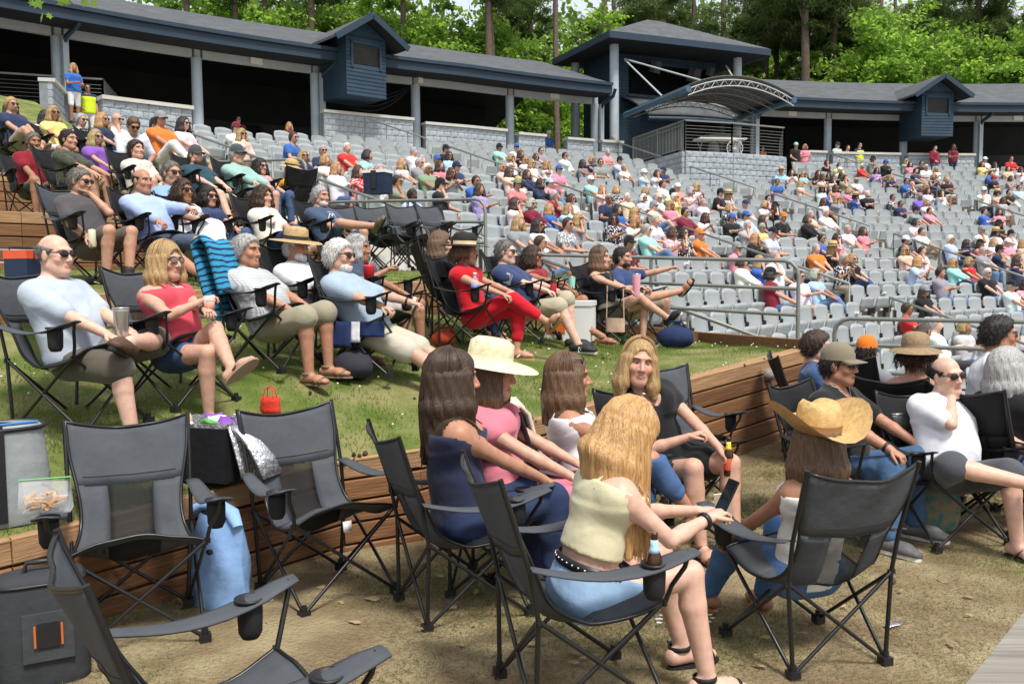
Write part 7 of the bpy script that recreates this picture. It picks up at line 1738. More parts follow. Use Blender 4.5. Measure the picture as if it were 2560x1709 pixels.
t = item('drink_cup', mid('A2', .5, -.04), 'clear cup of pink drink held by the woman in coral', 'cup'); part(t, 'cup', lath([(.028, 0), (.038, .10), (.036, .10), (.027, .004)]), 'clear_plastic'); part(t, 'drink', lath([(0, .003), (.027, .004), (.034, .06), (0, .06)]), 'paint', (.72, .22, .10))
t = item('soft_drink_cup', local_pt('A6', (.36, .16, .62)), 'red lidded cup with a white straw in a chair arm', 'cup'); part(t, 'cup', lath([(0, 0), (.036, 0), (.046, .14), (.048, .15), (.02, .16)]), 'paint', (.55, .02, .03)); m = MB(); m.tube([(0, 0, .15), (.03, .0, .22)], .004, 5); part(t, 'straw', m, 'white_paint')
def bottle(loc, label, lab_col, neck_col, tilt=None):
    t = item('beer_bottle', loc, label, 'bottle'); part(t, 'glass', lath([(0, 0), (.030, 0), (.0305, .12), (.026, .145), (.0135, .18), (.013, .225), (.014, .23), (.0, .23)]), 'glass_brown')
    part(t, 'label', lath([(.0309, .035), (.0312, .036), (.0312, .105), (.0309, .106)]), 'paint', lab_col); part(t, 'neck_label', lath([(.0215, .158), (.0165, .172), (.0142, .185), (.0142, .205)]), 'paint', neck_col)
    if tilt: t.rotation_euler = tilt
def chair_cup(key, s=1):
    """inside the cup holder of somebody's chair arm"""
    r, B, loc, yaw, sc = PEOPLE[key]; c = 1.0 if sc > .95 else .94; return Vector(loc) + rotz(yaw - math.pi / 2) @ (Vector((s * (.288 + .075 * .74 ** .8), -.30 + .62 * .74, .51)) * c)
bottle(chair_cup('D5', 1), 'brown beer bottle with pale blue labels in the middle chair arm', (.50, .66, .78), (.38, .62, .80))
bottle(hand('D4', 'L', -.10), 'brown beer bottle with yellow neck label held by the laughing woman', (.62, .10, .05), (.75, .60, .05))
bottle(mid('A9', .5, -.05), 'dark beer bottle in a red sleeve held by the man in the flag-sleeve tee', (.45, .02, .03), (.02, .02, .02))
t = item('water_bottle', chair_cup('A8', 1) + Vector((0, 0, .02)), 'clear water bottle with blue label in the chair of the woman in red', 'bottle'); part(t, 'bottle', lath([(0, 0), (.032, 0), (.032, .15), (.013, .185), (.013, .205), (0, .206)]), 'clear_plastic'); part(t, 'label', lath([(.0325, .05), (.0325, .11)]), 'paint', (.05, .16, .5)); part(t, 'cap', lath([(.015, .2), (.015, .22), (0, .22)]), 'white_paint')
t = item('can', hand('B1', 'R', -.06), 'pale printed drink can held by the man in the charcoal tee', 'can'); part(t, 'body', lath([(0, 0), (.028, 0), (.033, .01), (.033, .145), (.027, .155), (0, .155)]), 'paint', (.60, .58, .42)); part(t, 'lid', lath([(.0275, .154), (.0275, .158), (0, .157)]), 'steel')
t = item('wine_glass', hand('B3', 'R', -.03), 'stemmed glass of white wine held by the woman in the white skirt', 'glass'); part(t, 'bowl', lath([(0, .0), (.03, .02), (.036, .05), (.030, .09), (.029, .09)]), 'clear_plastic'); part(t, 'stem', lath([(.032, -.08), (.004, -.075), (.004, 0)]), 'clear_plastic'); part(t, 'wine', lath([(0, .005), (.028, .022), (.034, .045), (0, .045)]), 'paint', (.62, .52, .18))
def phone(loc, R, label, body, screen=True):
    t = item('phone', loc, label, 'phone'); t.rotation_euler = R
    m = MB(); m.box((0, 0, 0), (.074, .150, .009)); part(t, 'case', m, 'paint', body)
    m = MB(); m.box((0, 0, .0052), (.067, .142, .0012)); part(t, 'screen', m, 'screen')
    if not screen:
        m = MB(); m.box((-.018, .05, -.0055), (.030, .032, .003)); part(t, 'camera_bump', m, 'paint', body)
        for dx, dy in ((-.026, .058), (-.010, .058), (-.018, .042)): m = MB(); m.lathe([(.006, 0), (.006, -.003), (0, -.003)], 8, c=(dx, dy, -.007)); part(t, 'lens', m, 'lens')
r5, B5, l5, y5, s5 = PEOPLE['D5']; phone(hand('D5', 'R', .05, .11), (rad(62), 0, y5 - math.pi / 2), 'black phone held by the young woman with long blonde hair', (.012, .012, .014))
r6, B6, l6, y6, s6 = PEOPLE['D6']; phone(chair_cup('D6', -1) + Vector((0, 0, .15)), (rad(78), rad(8), y6 + rad(70)), 'pale gold phone standing in the cup holder of the right chair', (.62, .52, .40), False)

# towel, blanket and clothes on chair backs
def drape(key, label, name, cat, mt, col, u0, u1, front=.34, back=.62, th=.016, z0=.97):
    r, B, loc, yaw, sc = PEOPLE[key]; c = 1.0 if sc > .95 else .94; root = empty(name, loc, yaw - math.pi / 2); tag(root, label, cat); g = []; rg = random.Random(hash(key) % 99)
    for i in range(19):
        t = i / 18 * (front + back) - front; row = []
        for j in range(11):
            u = u0 + (u1 - u0) * j / 10; z = z0 - abs(t) - .025 * (1 - (u / .29) ** 2); y0 = -.408 + (z0 - z) * .36; off = (.045 if t < 0 else -.05) * (min(1, abs(t) / .05)) - (.02 + .012 * math.sin(u * 30 + i * .3)) * (t > 0)
            g_ = (u, y0 + off + .01 * math.sin(j * 1.7 + i * .5), z + .014 * math.sin(j * 1.1 + i * .7)); row.append(Vector(g_) * c)
        g.append(row)
    m = MB(); m.sheet(g, th); part(root, 'cloth', m, mt, col); return root
drape('A3', 'turquoise beach towel with dark swirls over a chair back', 'towel', 'towel', 'swirl_towel', None, .02, .36, .42, .62, .03, 1.0)
drape('D3', 'cream knitted blanket hanging over a chair back', 'blanket', 'blanket', 'fabric', (.62, .54, .44), -.30, .05, .30, .55, .02, .985)
r, B, loc, yaw, sc = PEOPLE['A5']; root = item('towel', loc, 'navy towel with white stripe hanging under the white-haired man', 'towel', yaw - math.pi / 2)
for k, (a, b_, cc) in enumerate(((-.22, -.02, (.02, .035, .10)), (-.02, .05, (.66, .66, .68)), (.05, .24, (.02, .035, .10)))):
    m = MB(); m.sheet([[(.30 + .02 * math.sin(7 * z), y, z) for z in np.linspace(.41, .22 + .04 * k, 7)] for y in np.linspace(a, b_, 5)], .012); part(root, 'stripe', m, 'fabric', cc)

# bags and coolers
def on_ground(px, py, d): p = P(px, py, d); return Vector((p.x, p.y, terr(p.x, p.y)))
# open black picnic cooler with silver lining
q = on_ground(525, 1120, 5.15); t = item('cooler_bag', q, 'open black cooler bag with silver lining and red oval handle', 'cooler', rad(-18))
m = MB()
for (c, s_) in (((0, -.17, .15), (.46, .02, .30)), ((0, .17, .15), (.46, .02, .30)), ((-.22, 0, .15), (.02, .32, .30)), ((.22, 0, .15), (.02, .32, .30)), ((0, 0, .015), (.44, .32, .03))): m.box(c, s_)
part(t, 'body', m, 'fabric', (.012, .012, .014))
m = MB()
for (c, s_) in (((0, -.152, .17), (.42, .012, .30)), ((0, .152, .17), (.42, .012, .30)), ((-.205, 0, .17), (.012, .30, .30)), ((.205, 0, .17), (.012, .30, .30))): m.box(c, s_)
m.sheet([[(.235 + .02 * i, y, .31 - .07 * i) for y in (-.16, 0, .16)] for i in range(5)], .012); part(t, 'silver_lining', m, 'foil')
m = MB(); m.tube([(-.10 + .085 * math.cos(a), -.186, .17 + .045 * math.sin(a)) for a in np.linspace(0, 2 * math.pi, 15)], .008, 5); part(t, 'handle', m, 'paint', (.60, .02, .03))
m = MB(); m.sheet([[(.24 + .05 * i, y, .30 - .02 * i - .04 * i * i * .3) for y in (-.15, .15)] for i in range(5)], .02); part(t, 'lid', m, 'foil')
rg = random.Random(2)
for k in range(7):
    o = item('snack_packet', q + rotz(rad(-18)) @ Vector((rg.uniform(-.15, .15), rg.uniform(-.09, .09), .29)), ['crumpled silver', 'purple and silver', 'white paper', 'green printed', 'pale crumpled', 'violet foil', 'tan paper'][k] + ' snack packet in the open cooler bag', 'packet'); m = MB()
    m.sheet([[(x + .01 * math.sin(9 * y_), y_, .03 * math.sin(3 * x * 10 + k) + .02 * rg.random()) for x in np.linspace(-.06, .06, 5)] for y_ in np.linspace(-.05, .05, 4)], .02); o.rotation_euler = (rg.uniform(-.6, .6), rg.uniform(-.6, .6), rg.uniform(0, 3)); part(o, 'wrapper', m, 'foil' if k in (0, 4) else 'paint', [(.5, .5, .5), (.20, .06, .35), (.6, .6, .58), (.1, .35, .08), (.6, .6, .6), (.22, .08, .4), (.5, .35, .2)][k])
# orange-red handbag
q = on_ground(675, 985, 5.9); t = item('handbag', q, 'small red handbag with upright handles on the grass', 'handbag', rad(-10)); t.scale = (.56,) * 3; m = MB(); m.sheet([[(.13 * math.cos(a) * (1 - .1 * z), .06 * math.sin(a), z * .20) for a in np.linspace(0, 2 * math.pi, 17)] for z in (0, .3, .7, 1)], .006); part(t, 'body', m, 'fabric', (.60, .05, .03))
for s_ in (-1, 1): m = MB(); m.tube([(-.06, s_ * .05, .19), (-.05, s_ * .04, .29), (0, s_ * .03, .33), (.05, s_ * .04, .29), (.06, s_ * .05, .19)], .007, 5); part(t, 'handle', m, 'fabric', (.60, .05, .03))
# grey soft cooler at the left edge
q = Vector((-2.53, 4.26, T1z(-2.5, 4.26) - .04)); t = item('soft_cooler', q, 'pale grey soft cooler with black strap at the left edge', 'cooler', rad(40)); t.scale = (1.2,) * 3; m = MB(); prof = [(1.0, 0), (1.04, .02), (1.02, .2), (.95, .36), (.93, .385), (.5, .39)]
m.sheet([[(.22 * s_ * (abs(math.cos(a)) ** .6) * (1 if math.cos(a) > 0 else -1), .14 * s_ * (abs(math.sin(a)) ** .6) * (1 if math.sin(a) > 0 else -1), z) for a in np.linspace(0, 2 * math.pi, 25)] for s_, z in prof], .0); part(t, 'body', m, 'fabric', (.26, .28, .28))
m = MB(); m.box((0, -.146, .2), (.09, .012, .36)); m.box((0, 0, .395), (.09, .26, .012)); part(t, 'strap', m, 'black_plastic')
m = MB(); m.tube([(-.19, -.05, .392), (-.05, -.06, .396), (.1, -.06, .396), (.19, -.03, .392)], .006, 4); part(t, 'zip', m, 'paint', (.05, .17, .45))
m = MB(); m.tube([(.215 * (abs(math.cos(a)) ** .6) * (1 if math.cos(a) > 0 else -1), .135 * (abs(math.sin(a)) ** .6) * (1 if math.sin(a) > 0 else -1), .382) for a in np.linspace(0, 2 * math.pi, 25)], .009, 5); part(t, 'rim', m, 'black_plastic')
m = MB(); m.tube([(.17, -.15, .16), (.22, -.17, .12), (.18, -.17, .08), (.14, -.16, .11)], .007, 5); part(t, 'buckle', m, 'black_plastic')
# dark backpack cooler
q = Vector((-2.0, 3.72, -.03)); t = item('backpack', q, 'dark grey backpack cooler standing at the bottom left', 'backpack', rad(28)); m = MB(); prof = [(.96, 0), (1.0, .03), (1.0, .36), (.92, .42), (.90, .445), (.55, .46), (.0, .462)]
sq = lambda a, w_, d_, s_: (w_ * s_ * (abs(math.cos(a)) ** .5) * (1 if math.cos(a) > 0 else -1), d_ * s_ * (abs(math.sin(a)) ** .5) * (1 if math.sin(a) > 0 else -1))
m.sheet([[(*sq(a, .18, .125, s_), z) for a in np.linspace(0, 2 * math.pi, 25)] for s_, z in prof], 0); part(t, 'body', m, 'fabric', (.040, .043, .047))
m = MB(); m.tube([(*sq(a, .18, .125, .93), .43) for a in np.linspace(0, 2 * math.pi, 25)], .008, 5); part(t, 'lid_seam', m, 'black_plastic')
m = MB(); m.box((.02, -.132, .22), (.19, .02, .20)); part(t, 'pocket', m, 'fabric', (.050, .053, .058))
m = MB(); m.box((.02, -.146, .23), (.085, .012, .10)); part(t, 'bottle_opener', m, 'black_plastic')
for dx in (-.03, .07): m = MB(); m.box((dx, -.152, .23), (.008, .006, .09)); part(t, 'orange_tab', m, 'paint', (.5, .12, .02))
m = MB(); m.tube([(-.06, 0, .46), (-.05, 0, .50), (.05, 0, .50), (.06, 0, .46)], .012, 6); part(t, 'grab_handle', m, 'black_plastic')
m = MB(); m.tube([(.17, -.10, .13), (.21, -.14, .11), (.24, -.12, .08), (.2, -.1, .09)], .006, 5); part(t, 'clip', m, 'steel')
# blue roll-top dry bag
q = Vector((-1.56, 4.66, -.05)); t = item('dry_bag', q, 'light blue roll-top dry bag between the two empty chairs', 'bag', rad(-35)); m = MB(); g = []
for i in range(12):
    z = .50 * i / 11; w_ = .155 - .02 * (i / 11) ** 2; d_ = .11 * (1 - .75 * (i / 11) ** 3); g.append([(w_ * math.cos(a) * (1 + .06 * math.sin(4 * a + i * .8)) + .02 * (i / 11), d_ * math.sin(a) * (1 + .1 * math.sin(5 * a + i)), z) for a in np.linspace(0, 2 * math.pi, 21)])
m.sheet(g, 0); part(t, 'body', m, 'fabric', (.22, .37, .64)); m = MB(); m.tube([(-.16, 0, .50), (-.10, .02, .535), (0, .0, .56), (.1, 0, .53), (.16, -.02, .47)], [.028, .034, .036, .034, .022], 8); part(t, 'roll', m, 'fabric', (.25, .41, .68))
m = MB(); m.tube([(-.17, 0, .51), (-.21, 0, .53), (-.22, .02, .50), (-.18, .02, .48)], .008, 5); part(t, 'buckle', m, 'black_plastic'); m = MB(); m.lathe([(.016, 0), (.016, .012), (.01, .016), (0, .016)], 10, c=(.08, -.10, .34), R=rotx(rad(90))); part(t, 'valve', m, 'black_plastic'); t.scale = (1.25, 1.2, .92)
# crackers in a clear zip bag on the left chair's arm
q = Vector((-1.80, 4.20, -.03)) + rotz(rad(-155)) @ Vector((.36, .17, .665)); t = item('snack_bag', q, 'clear zip bag of crackers resting on a chair arm', 'snack bag', rad(10))
m = MB(); m.sheet([[(x, y * (1 - .55 * abs(z) / .14), z) for x in np.linspace(-.10, .10, 6)] for y, z in ((-.04, .14), (-.045, .08), (-.05, .01), (0, -.005), (.05, .01), (.045, .08), (.04, .14))], 0); part(t, 'bag', m, 'clear_plastic'); m = MB(); m.tube([(-.105, 0, .145), (.105, .01, .15)], .004, 4); part(t, 'zip', m, 'paint', (.15, .42, .15))
for k in range(34): m = MB(); m.box((rg.uniform(-.075, .075), rg.uniform(-.028, .028), .012 + .065 * rg.random()), (.038, .038, .006), rotz(rg.uniform(0, 3)) @ rotx(rg.uniform(-1, 1))); part(t, 'cracker', m, 'cracker')
# second lawn: orange and navy cooler, green bottle, cloth
q = on_ground(55, 640, 7.9); t = item('hard_cooler', q, 'navy cooler with orange-red lid on the second lawn', 'cooler', rad(-10)); t.scale = (.62,) * 3; m = MB(); m.box((0, 0, .17), (.36, .28, .34)); part(t, 'body', m, 'paint', (.02, .03, .07)); m = MB(); m.box((0, 0, .40), (.37, .29, .12)); part(t, 'lid', m, 'paint', (.66, .10, .04)); m = MB(); m.tube([(-.19, 0, .33), (-.2, 0, .5), (.2, 0, .5), (.19, 0, .33)], .012, 6); part(t, 'handle', m, 'black_plastic')
q = on_ground(505, 670, 7.1); t = item('flask', q + Vector((0, 0, .045)), 'bright green flask lying on the second lawn', 'flask', rad(-25)); part(t, 'body', lath([(0, -.13), (.042, -.13), (.045, .08), (.026, .11), (.026, .14), (0, .14)], R=roty(rad(90))), 'paint', (.12, .42, .04))
q = on_ground(340, 640, 8.3); t = item('picnic_blanket', q + Vector((0, 0, .02)), 'red and white cloth spread under a chair', 'blanket'); m = MB(); m.sheet([[(x, y, .02 * math.sin(8 * x + 5 * y)) for x in np.linspace(-.4, .4, 9)] for y in np.linspace(-.3, .3, 7)], .012); part(t, 'cloth', m, 'cloth_stripe', (.5, .03, .05))
# lowest lawn, far end: white cooler, purse, backpacks
q = on_ground(1425, 850, 9.6); t = item('ice_chest', q, 'white ice chest with orange front behind the man in the flag-sleeve tee', 'cooler', rad(-15)); m = MB(); m.box((0, 0, .19), (.50, .32, .38)); part(t, 'body', m, 'white_paint'); m = MB(); m.box((0, 0, .40), (.52, .34, .05)); part(t, 'lid', m, 'white_paint'); m = MB(); m.box((-.12, -.164, .2), (.2, .008, .22)); part(t, 'orange_panel', m, 'paint', (.62, .14, .02)); m = MB(); m.tube([(-.27, 0, .3), (-.29, 0, .2), (-.27, 0, .15)], .012, 5); part(t, 'handle', m, 'white_paint')
r, B, loc, yaw, sc = PEOPLE['A11']; t = item('purse', Vector(loc) + rotz(yaw - math.pi / 2) @ Vector((.37, .20, .14)), 'tan purse hanging by its strap from a black chair arm', 'purse', yaw - math.pi / 2); m = MB(); m.sheet([[(.03 * math.sin(a), .11 * math.cos(a), z) for a in np.linspace(0, 2 * math.pi, 15)] for z in (0, .06, .13, .15)], 0); part(t, 'body', m, 'fabric', (.50, .34, .26))
for s_ in (-1, 1): m = MB(); m.tube([(0, s_ * .10, .14), (0, s_ * .09, .50)], .007, 4); part(t, 'strap', m, 'fabric', (.50, .34, .26))
for px, py, d, lb, cc, w_ in ((1690, 850, 9.6, 'navy backpack on the grass by the crossed sandals', (.02, .032, .085), .2), (885, 960, 6.6, 'dark round duffel bag under the white-haired man', (.035, .035, .045), .17), (1110, 870, 8.2, 'orange-red bag behind the woman in red', (.40, .06, .025), .12), (890, 905, 7.0, 'dark grey bag in the shade of the chairs', (.03, .03, .035), .14)):
    q = on_ground(px, py, d); t = item('duffel_bag' if 'duffel' in lb else 'bag', q, lb, 'bag', rad(-20)); m = MB(); g = []
    for i in range(9): th_ = math.pi * i / 8; g.append([(w_ * math.sin(th_) * math.cos(a) * (1 + .08 * math.sin(3 * a + i)), w_ * .7 * math.sin(th_) * math.sin(a), w_ * .62 - w_ * .62 * math.cos(th_) * (1 + .1 * math.sin(2 * a))) for a in np.linspace(0, 2 * math.pi, 17)])
    m.sheet(g, 0); part(t, 'body', m, 'fabric', cc); m = MB(); m.tube([(-.1, 0, w_ * 1.15), (-.06, 0, w_ * 1.45), (.06, 0, w_ * 1.45), (.1, 0, w_ * 1.15)], .012, 5); part(t, 'strap', m, 'fabric', tuple(c * .7 for c in cc))
q = on_ground(2300, 1225, 5.95); t = item('tote_bag', q, 'paisley patterned tote bag on the ground behind the white polo', 'bag', rad(-12)); m = MB(); m.sheet([[(.23 * math.cos(a) * (1 + .12 * math.sin(math.pi * z)), .10 * math.sin(a) * (1.1 - .5 * z), .27 * z) for a in np.linspace(0, 2 * math.pi, 21)] for z in (0, .25, .5, .75, 1)], 0); part(t, 'body', m, 'paisley')
m = MB(); m.tube([(-.1, 0, .26), (-.12, 0, .34), (-.04, -.02, .40), (.06, 0, .36), (.1, 0, .26)], .012, 5); part(t, 'handle', m, 'paisley')
t = item('insulated_box', P(945, 458, 15.3), 'navy insulated box with a handle on a seat behind the railing', 'cooler', rad(-20)); m = MB(); m.box((0, 0, 0), (.40, .30, .36)); part(t, 'body', m, 'fabric', (.02, .03, .06)); m = MB(); m.box((0, 0, .19), (.42, .32, .05)); part(t, 'lid', m, 'white_paint'); m = MB(); m.box((0, -.155, .05), (.1, .02, .3)); part(t, 'strap', m, 'black_plastic')
# litter, leaves and cones on the dirt
for px, py, d0, lb in ((1695, 1603, 4, 'scrap of crumpled foil beside the sandal wearer'), (2232, 1566, 4, 'tiny ball of foil on the dirt near the right chair'), (1700, 1470, 4.6, 'torn white paper on the dirt by the heels')):
    d = 3.2
    while d < 8 and (P(px, py, d).z - terr(P(px, py, d).x, P(px, py, d).y)) > 0: d += .02
    p = P(px, py, d); t = item('paper_scrap', (p.x, p.y, terr(p.x, p.y) + .008), lb, 'litter', rg.uniform(0, 3)); m = MB(); m.sheet([[(x, y, .010 * rg.random()) for x in np.linspace(-.045, .045, 5)] for y in np.linspace(-.02, .02, 4)], .002); part(t, 'sheet', m, 'foil' if 'foil' in lb else 'white_paint')
def scatter_ground(px0, px1, py0, py1, n, seed):
    rg2 = np.random.default_rng(seed); out = []
    while len(out) < n:
        px, py = rg2.uniform(px0, px1), rg2.uniform(py0, py1); d = 2.4
        while d < 9 and (P(px, py, d).z - terr(P(px, py, d).x, P(px, py, d).y)) > 0: d += .05
        p = P(px, py, d); out.append((p.x, p.y, terr(p.x, p.y)))
    return out
mat('dead_leaf', (.30, .21, .11), .8, .3, 12, objvar=.35); mat('cone', (.07, .045, .03), .9, .3, 20)
m = MB()
for (x, y, z) in scatter_ground(200, 2500, 1180, 1700, 90, 3):
    s_ = rg.uniform(.012, .030); a = rg.uniform(0, 6.3); R = rotz(a) @ rotx(rg.uniform(-.5, .5)); m.add([R @ (Vector(v) * s_) + Vector((x, y, z + .012)) for v in ((-1.6, 0, .1), (-.6, .6, 0), (.6, .55, .25), (1.5, 0, .1), (.6, -.6, 0), (-.6, -.5, .3))], [tuple(range(6))])
tag(m.build('fallen_leaves', MATS['dead_leaf']), kind='stuff')
m = MB()
for (x, y, z) in scatter_ground(750, 2300, 840, 1700, 34, 8):
    s_ = rg.uniform(.010, .018); m.lathe([(0, -s_ * 1.4), (s_ * .8, -s_ * .8), (s_ * 1.1, 0), (s_ * .8, s_ * .9), (0, s_ * 1.5)], 7, c=(x, y, z + s_), R=rotx(rg.uniform(0, 3)))
tag(m.build('pine_cones', MATS['cone']), kind='stuff')
mat('chalk', (.62, .60, .57), .95, .2, 18); m = MB()
for (x, y, z) in scatter_ground(1640, 1790, 1440, 1570, 240, 5): s_ = rg.uniform(.004, .016); a = rg.uniform(0, 6); m.add([(x + s_ * math.cos(a + k * 1.26), y + s_ * math.sin(a + k * 1.26) * rg.uniform(.5, 1), z + .014) for k in range(5)], [tuple(range(5))])
tag(m.build('chalk_marks', MATS['chalk']), kind='stuff')
# weathered handrail close to the camera, bottom right, with orange tape
a_, b_ = P(2690, 1500, 1.5), P(2500, 1800, 1.0); root = item('plank_rail', a_, 'blurred weathered grey plank rail in the bottom right corner', 'handrail'); m = MB(); m.beam((0, 0, 0), b_ - a_, .085, .04, up=tuple(CU)); part(root, 'plank', m, 'grey_wood')
m = MB(); m.beam((b_ - a_) * .03, (b_ - a_) * .16, .092, .048, up=tuple(CU)); part(root, 'tape', m, 'paint', (.66, .13, .03)); m = MB(); m.beam((b_ - a_) * .5 - CU * .03, (b_ - a_) * .5 - Vector((0, 0, 1.4)), .09, .09, up=(1, 0, 0)); part(root, 'post', m, 'grey_wood')

# lettering and marks on clothes and shoes
def word(txt, size, loc, R, mt, parent, name='lettering'):
    cu = bpy.data.curves.new(name, 'FONT'); cu.body = txt; cu.size = size; cu.align_x = 'CENTER'; cu.extrude = .002; cu.materials.append(MATS[mt]); o = bpy.data.objects.new(name, cu); COL.objects.link(o); o.parent = parent; o.matrix_local = Matrix.Translation(loc) @ R.to_4x4(); return o
# flag patch on the navy sleeve
r, B, loc, yaw, sc = PEOPLE['A9']; c = B.shR + (B.elR - B.shR) * .45; ax = nv(B.elR - B.shR); n_ = nv(np.array([1.0, -.15, 0]) - ax * np.array([1.0, -.15, 0]).dot(ax)); t_ = np.cross(n_, ax); m = MB()
for k in range(6): cc = c + n_ * .066 + ax * (-.035 + .014 * k); u0 = .055 if k > 2 else .02; a0, a1 = cc - t_ * .055, cc + t_ * u0; m.beam(Vector(a0), Vector(a1), .004, .007, up=tuple(n_))
m.beam(Vector(c + n_ * .067 + t_ * .038 - ax * .015), Vector(c + n_ * .067 + t_ * .06 - ax * .015), .038, .004, up=tuple(n_)); part(r, 'flag_print', m, 'white_paint')
def chest_print(key, bars, mt, y0=.0, name='chest_print'):
    r, B = PEOPLE[key][0], PEOPLE[key][1]; Fb = Field(B.torso(), .02); m = MB()
    for (x0, z0, x1, z1, w_) in bars:
        pts = np.array([B.chest + B.rt * (x0 + (x1 - x0) * t) + B.up * (y0 + z0 + (z1 - z0) * t) + B.fw * .16 for t in np.linspace(0, 1, 6)])
        for _ in range(6): d_ = Fb(pts); G = np.stack([Fb(pts + np.eye(3)[i] * .004) - d_ for i in range(3)], 1) / .004; pts = pts - (d_ - .004)[:, None] * G / (np.linalg.norm(G, axis=1)[:, None] + 1e-6)
        m.tube([Vector(p) for p in pts], w_, 4)
    part(r, name, m, mt)
chest_print('B6', [(-.08, -.05, -.03, .03, .006), (-.03, .03, .0, -.02, .006), (.0, -.02, .03, .02, .006), (.03, .02, .08, -.05, .006), (-.09, -.06, .09, -.06, .006), (-.07, -.085, .07, -.085, .004), (-.05, .05, .05, .05, .004)], 'white_paint')
# N on the running shoes
for sd in 'RL':
    an, t2, dn, x2 = foot_frame(B, sd); m = MB(); s_ = 1
    for sd2 in (-1, 1):
        o_ = an + dn * .045 + t2 * .045 + x2 * sd2 * .049
        m.beam(Vector(o_ - t2 * .018 + dn * .018), Vector(o_ - t2 * .012 - dn * .018), .006, .009, up=tuple(x2)); m.beam(Vector(o_ + t2 * .014 + dn * .018), Vector(o_ + t2 * .02 - dn * .018), .006, .009, up=tuple(x2)); m.beam(Vector(o_ - t2 * .012 - dn * .018), Vector(o_ + t2 * .014 + dn * .018), .006, .009, up=tuple(x2))
    part(r, 'letter_mark', m, 'white_paint')
# studded belt, necklaces, watch
r, B, loc, yaw, sc = PEOPLE['D5']; FBt = Field(B.torso()[:1] + B.torso()[1:2] + B.legs('u'), .012); ring = []
for a in np.linspace(0, 2 * math.pi, 33): ring.append(B.hip + B.up * .118 + (B.rt0 * math.cos(a) * .175 + np.cross(B.up, B.rt0) * math.sin(a) * .135))
ring = np.array(ring)
for _ in range(5): d_ = FBt(ring); G = np.stack([FBt(ring + np.eye(3)[i] * .004) - d_ for i in range(3)], 1) / .004; G -= (G @ B.up)[:, None] * B.up; ring = ring - (d_ - .006)[:, None] * G / (np.linalg.norm(G, axis=1)[:, None] + 1e-6)
m = MB(); m.sheet([[Vector(p + B.up * v) for p in ring] for v in (-.02, .02)], .005); part(r, 'belt', m, 'black_plastic'); m = MB()
for p in ring[::1]: c_ = B.hip + B.up * .118; o_ = nv(p - c_); m.lathe([(.005, 0), (.005, .006), (0, .007)], 6, c=tuple(p + o_ * .001), R=Vector(o_).to_track_quat('Z', 'Y').to_matrix())
part(r, 'belt_studs', m, 'steel')
for key, dz in (('D7', .085), ('A2', .10), ('D4', .09)):
    r, B = PEOPLE[key][0], PEOPLE[key][1]; Fb = Field(B.torso() + B.head(False), .0); pts = []
    for a in np.linspace(-1, 1, 17): pts.append(B.neck + B.upn * (.035 - dz * (1 - abs(a) ** 1.3)) + B.rt * .075 * a * (1 if abs(a) > .3 else .9) + B.fw * (.12 - .10 * abs(a)))
    pts = np.array(pts)
    for _ in range(4): d_ = Fb(pts); G = np.stack([Fb(pts + np.eye(3)[i] * .004) - d_ for i in range(3)], 1) / .004; pts = pts - (d_ - .014)[:, None] * G / (np.linalg.norm(G, axis=1)[:, None] + 1e-6)
    m = MB(); m.tube([Vector(p) for p in pts], .0022, 4); part(r, 'necklace', m, 'steel')
for key, side in (('A2', 'L'), ('B2', 'L'), ('A5', 'L'), ('D7', 'R'), ('D5', 'R')):
    r, B = PEOPLE[key][0], PEOPLE[key][1]; el, wr = (B.elR, B.wrR) if side == 'R' else (B.elL, B.wrL); ax = nv(wr - el); R = Vector(ax).to_track_quat('Z', 'Y').to_matrix(); m = MB(); m.lathe([(.034, -.009), (.036, -.006), (.036, .006), (.034, .009)], 14, c=tuple(wr - ax * .03), R=R); part(r, 'wrist_band', m, 'black_plastic')

# ------------------------------------------------------------------ grass, clover, straw
def blade_field(name, pts, seed, hmin, hmax, wd, mt, tilt=.5):
    rg2 = np.random.default_rng(seed); n = len(pts); h_ = rg2.uniform(hmin, hmax, n); a = rg2.uniform(0, 6.283, n); t = np.stack([np.cos(a), np.sin(a), np.zeros(n)], 1); ln = rg2.normal(size=(n, 2)) * tilt
    top = pts + np.stack([ln[:, 0] * h_, ln[:, 1] * h_, h_], 1); V = np.stack([pts - t * wd, pts + t * wd, top], 1).reshape(-1, 3)
    return tag(link(name, np_mesh(name, V, np.arange(3 * n, dtype=np.int32).reshape(-1, 3)), None, MATS[mt]), kind='stuff')
m_ = leaf_mat('grass_blade', (.13, .175, .04), (.20, .28, .05)); m_ = leaf_mat('dry_blade', (.30, .245, .13), (.25, .2, .1))
def sample_region(n, x0, x1, y0, y1, cond, seed, dens):
    rg2 = np.random.default_rng(seed); out = []; xs = rg2.uniform(x0, x1, n); ys = rg2.uniform(y0, y1, n); u = rg2.random(n)
    nz = np.sin(xs * 2.1 + 1.3 * np.sin(ys * 1.7)) + np.sin(ys * 2.9 + 1.1 * np.sin(xs * 2.3)) + .8 * np.sin(xs * 5.3 - ys * 4.1)
    keep = u < np.clip(dens(xs, ys, nz), 0, 1)
    return xs[keep], ys[keep]
GZ = {}
def zgrid(x, y):
    k = (round(x * 8), round(y * 8)); 
    if k not in GZ: GZ[k] = terr(k[0] / 8, k[1] / 8)
    return GZ[k]
def poly_side(xs, ys, pl):
    yl = np.interp(xs, [p[0] for p in pl], [p[1] for p in pl]); return ys - yl
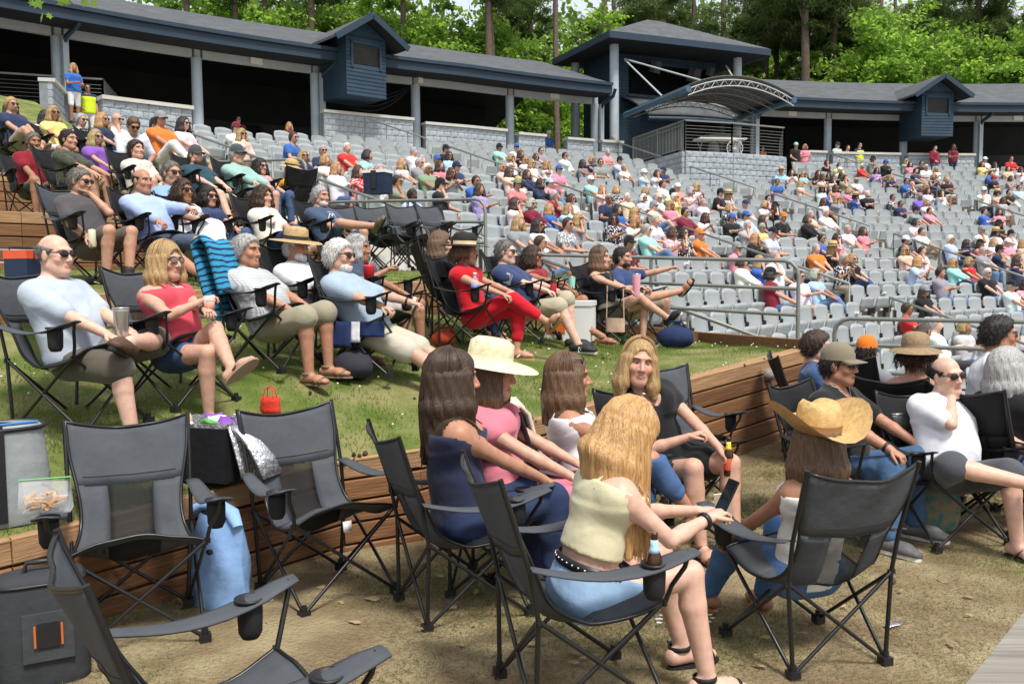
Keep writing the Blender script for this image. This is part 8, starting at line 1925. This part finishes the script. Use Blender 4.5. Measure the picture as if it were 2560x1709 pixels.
def z_bil(xs, ys, zf, st=.2):
    x0, y0 = xs.min() - .1, ys.min() - .1; nx, ny = int((xs.max() - x0) / st) + 2, int((ys.max() - y0) / st) + 2
    G = np.array([[zf(x0 + i * st, y0 + j * st) for j in range(ny + 1)] for i in range(nx + 1)]); fx, fy = (xs - x0) / st, (ys - y0) / st; i, j = fx.astype(int), fy.astype(int); u, v = fx - i, fy - j
    return G[i, j] * (1 - u) * (1 - v) + G[i + 1, j] * u * (1 - v) + G[i, j + 1] * (1 - u) * v + G[i + 1, j + 1] * u * v
def region(n, box, lower, upper, zf, seed, dens):
    xs, ys = sample_region(n, *box, None, seed, dens); a = poly_side(xs, ys, lower) if lower else np.ones(len(xs)); b = poly_side(xs, ys, upper) if upper else -np.ones(len(xs)); k = (a > .08) & (b < -.03)
    xs, ys = xs[k], ys[k]; return np.stack([xs, ys, z_bil(xs, ys, zf) - .004], 1)
WL2 = WALL + [(3.0, 8.7)]
up1 = RIS12 + [END1, (2.9, 8.5)]
T1P = region(300000, (-4.6, 2.8, 2.0, 11.2), WL2, RIS12[:-1] + [(1.05, 11.2), (2.25, 10.7), (2.74, 8.5)], T1z, 1, lambda x, y, z: .45 + .22 * z)
blade_field('lawn_grass', T1P, 2, .014, .040, .0028, 'grass_blade')
T1D = region(90000, (-4.6, 2.8, 2.0, 11.2), WL2, RIS12[:-1] + [(1.05, 11.2), (2.25, 10.7), (2.74, 8.5)], T1z, 3, lambda x, y, z: .35 - .22 * z); blade_field('dry_grass', T1D, 4, .008, .025, .0022, 'dry_blade', .9)
T2P = region(60000, (-9, 1.0, 4.5, 13), RIS12, RIS23, T2z, 5, lambda x, y, z: .6 + .15 * z); blade_field('lawn_grass', T2P, 6, .015, .04, .004, 'grass_blade')
T0P = region(330000, (-2.6, 4.2, 2.4, 9.8), None, WL2 + [(3.6, 9.9), (4.3, 9.3)], T0z, 7, lambda x, y, z: np.where(y > 5.4, .40, .26) * (1 + .9 * z)); blade_field('sparse_grass', T0P, 8, .010, .032, .0026, 'grass_blade', .8)
T0D = region(230000, (-2.6, 4.2, 2.4, 9.8), None, WL2 + [(3.6, 9.9), (4.3, 9.3)], T0z, 9, lambda x, y, z: .75 - .12 * z); blade_field('pine_straw', T0D, 10, .008, .022, .0024, 'dry_blade', 1.9)
mat('clover_white', (.66, .66, .58), .8, .1, 10); CL = region(1500, (-3.4, 2.8, 3.6, 11.2), WL2, RIS12[:-1] + [(1.05, 11.2), (2.25, 10.7), (2.74, 8.5)], T1z, 12, lambda x, y, z: .25 + .18 * np.sin(x * 3)); m = MB()
for p in CL[:420]: m.lathe([(0, -.007), (.008, -.003), (.009, .003), (0, .009)], 6, c=(p[0], p[1], p[2] + .035))
tag(m.build('clover_flowers', MATS['clover_white']), kind='stuff')

for o in bpy.data.objects:
    if o.get('label') and len(o['label'].split()) > 16: print('LONG', o.name, o['label'])
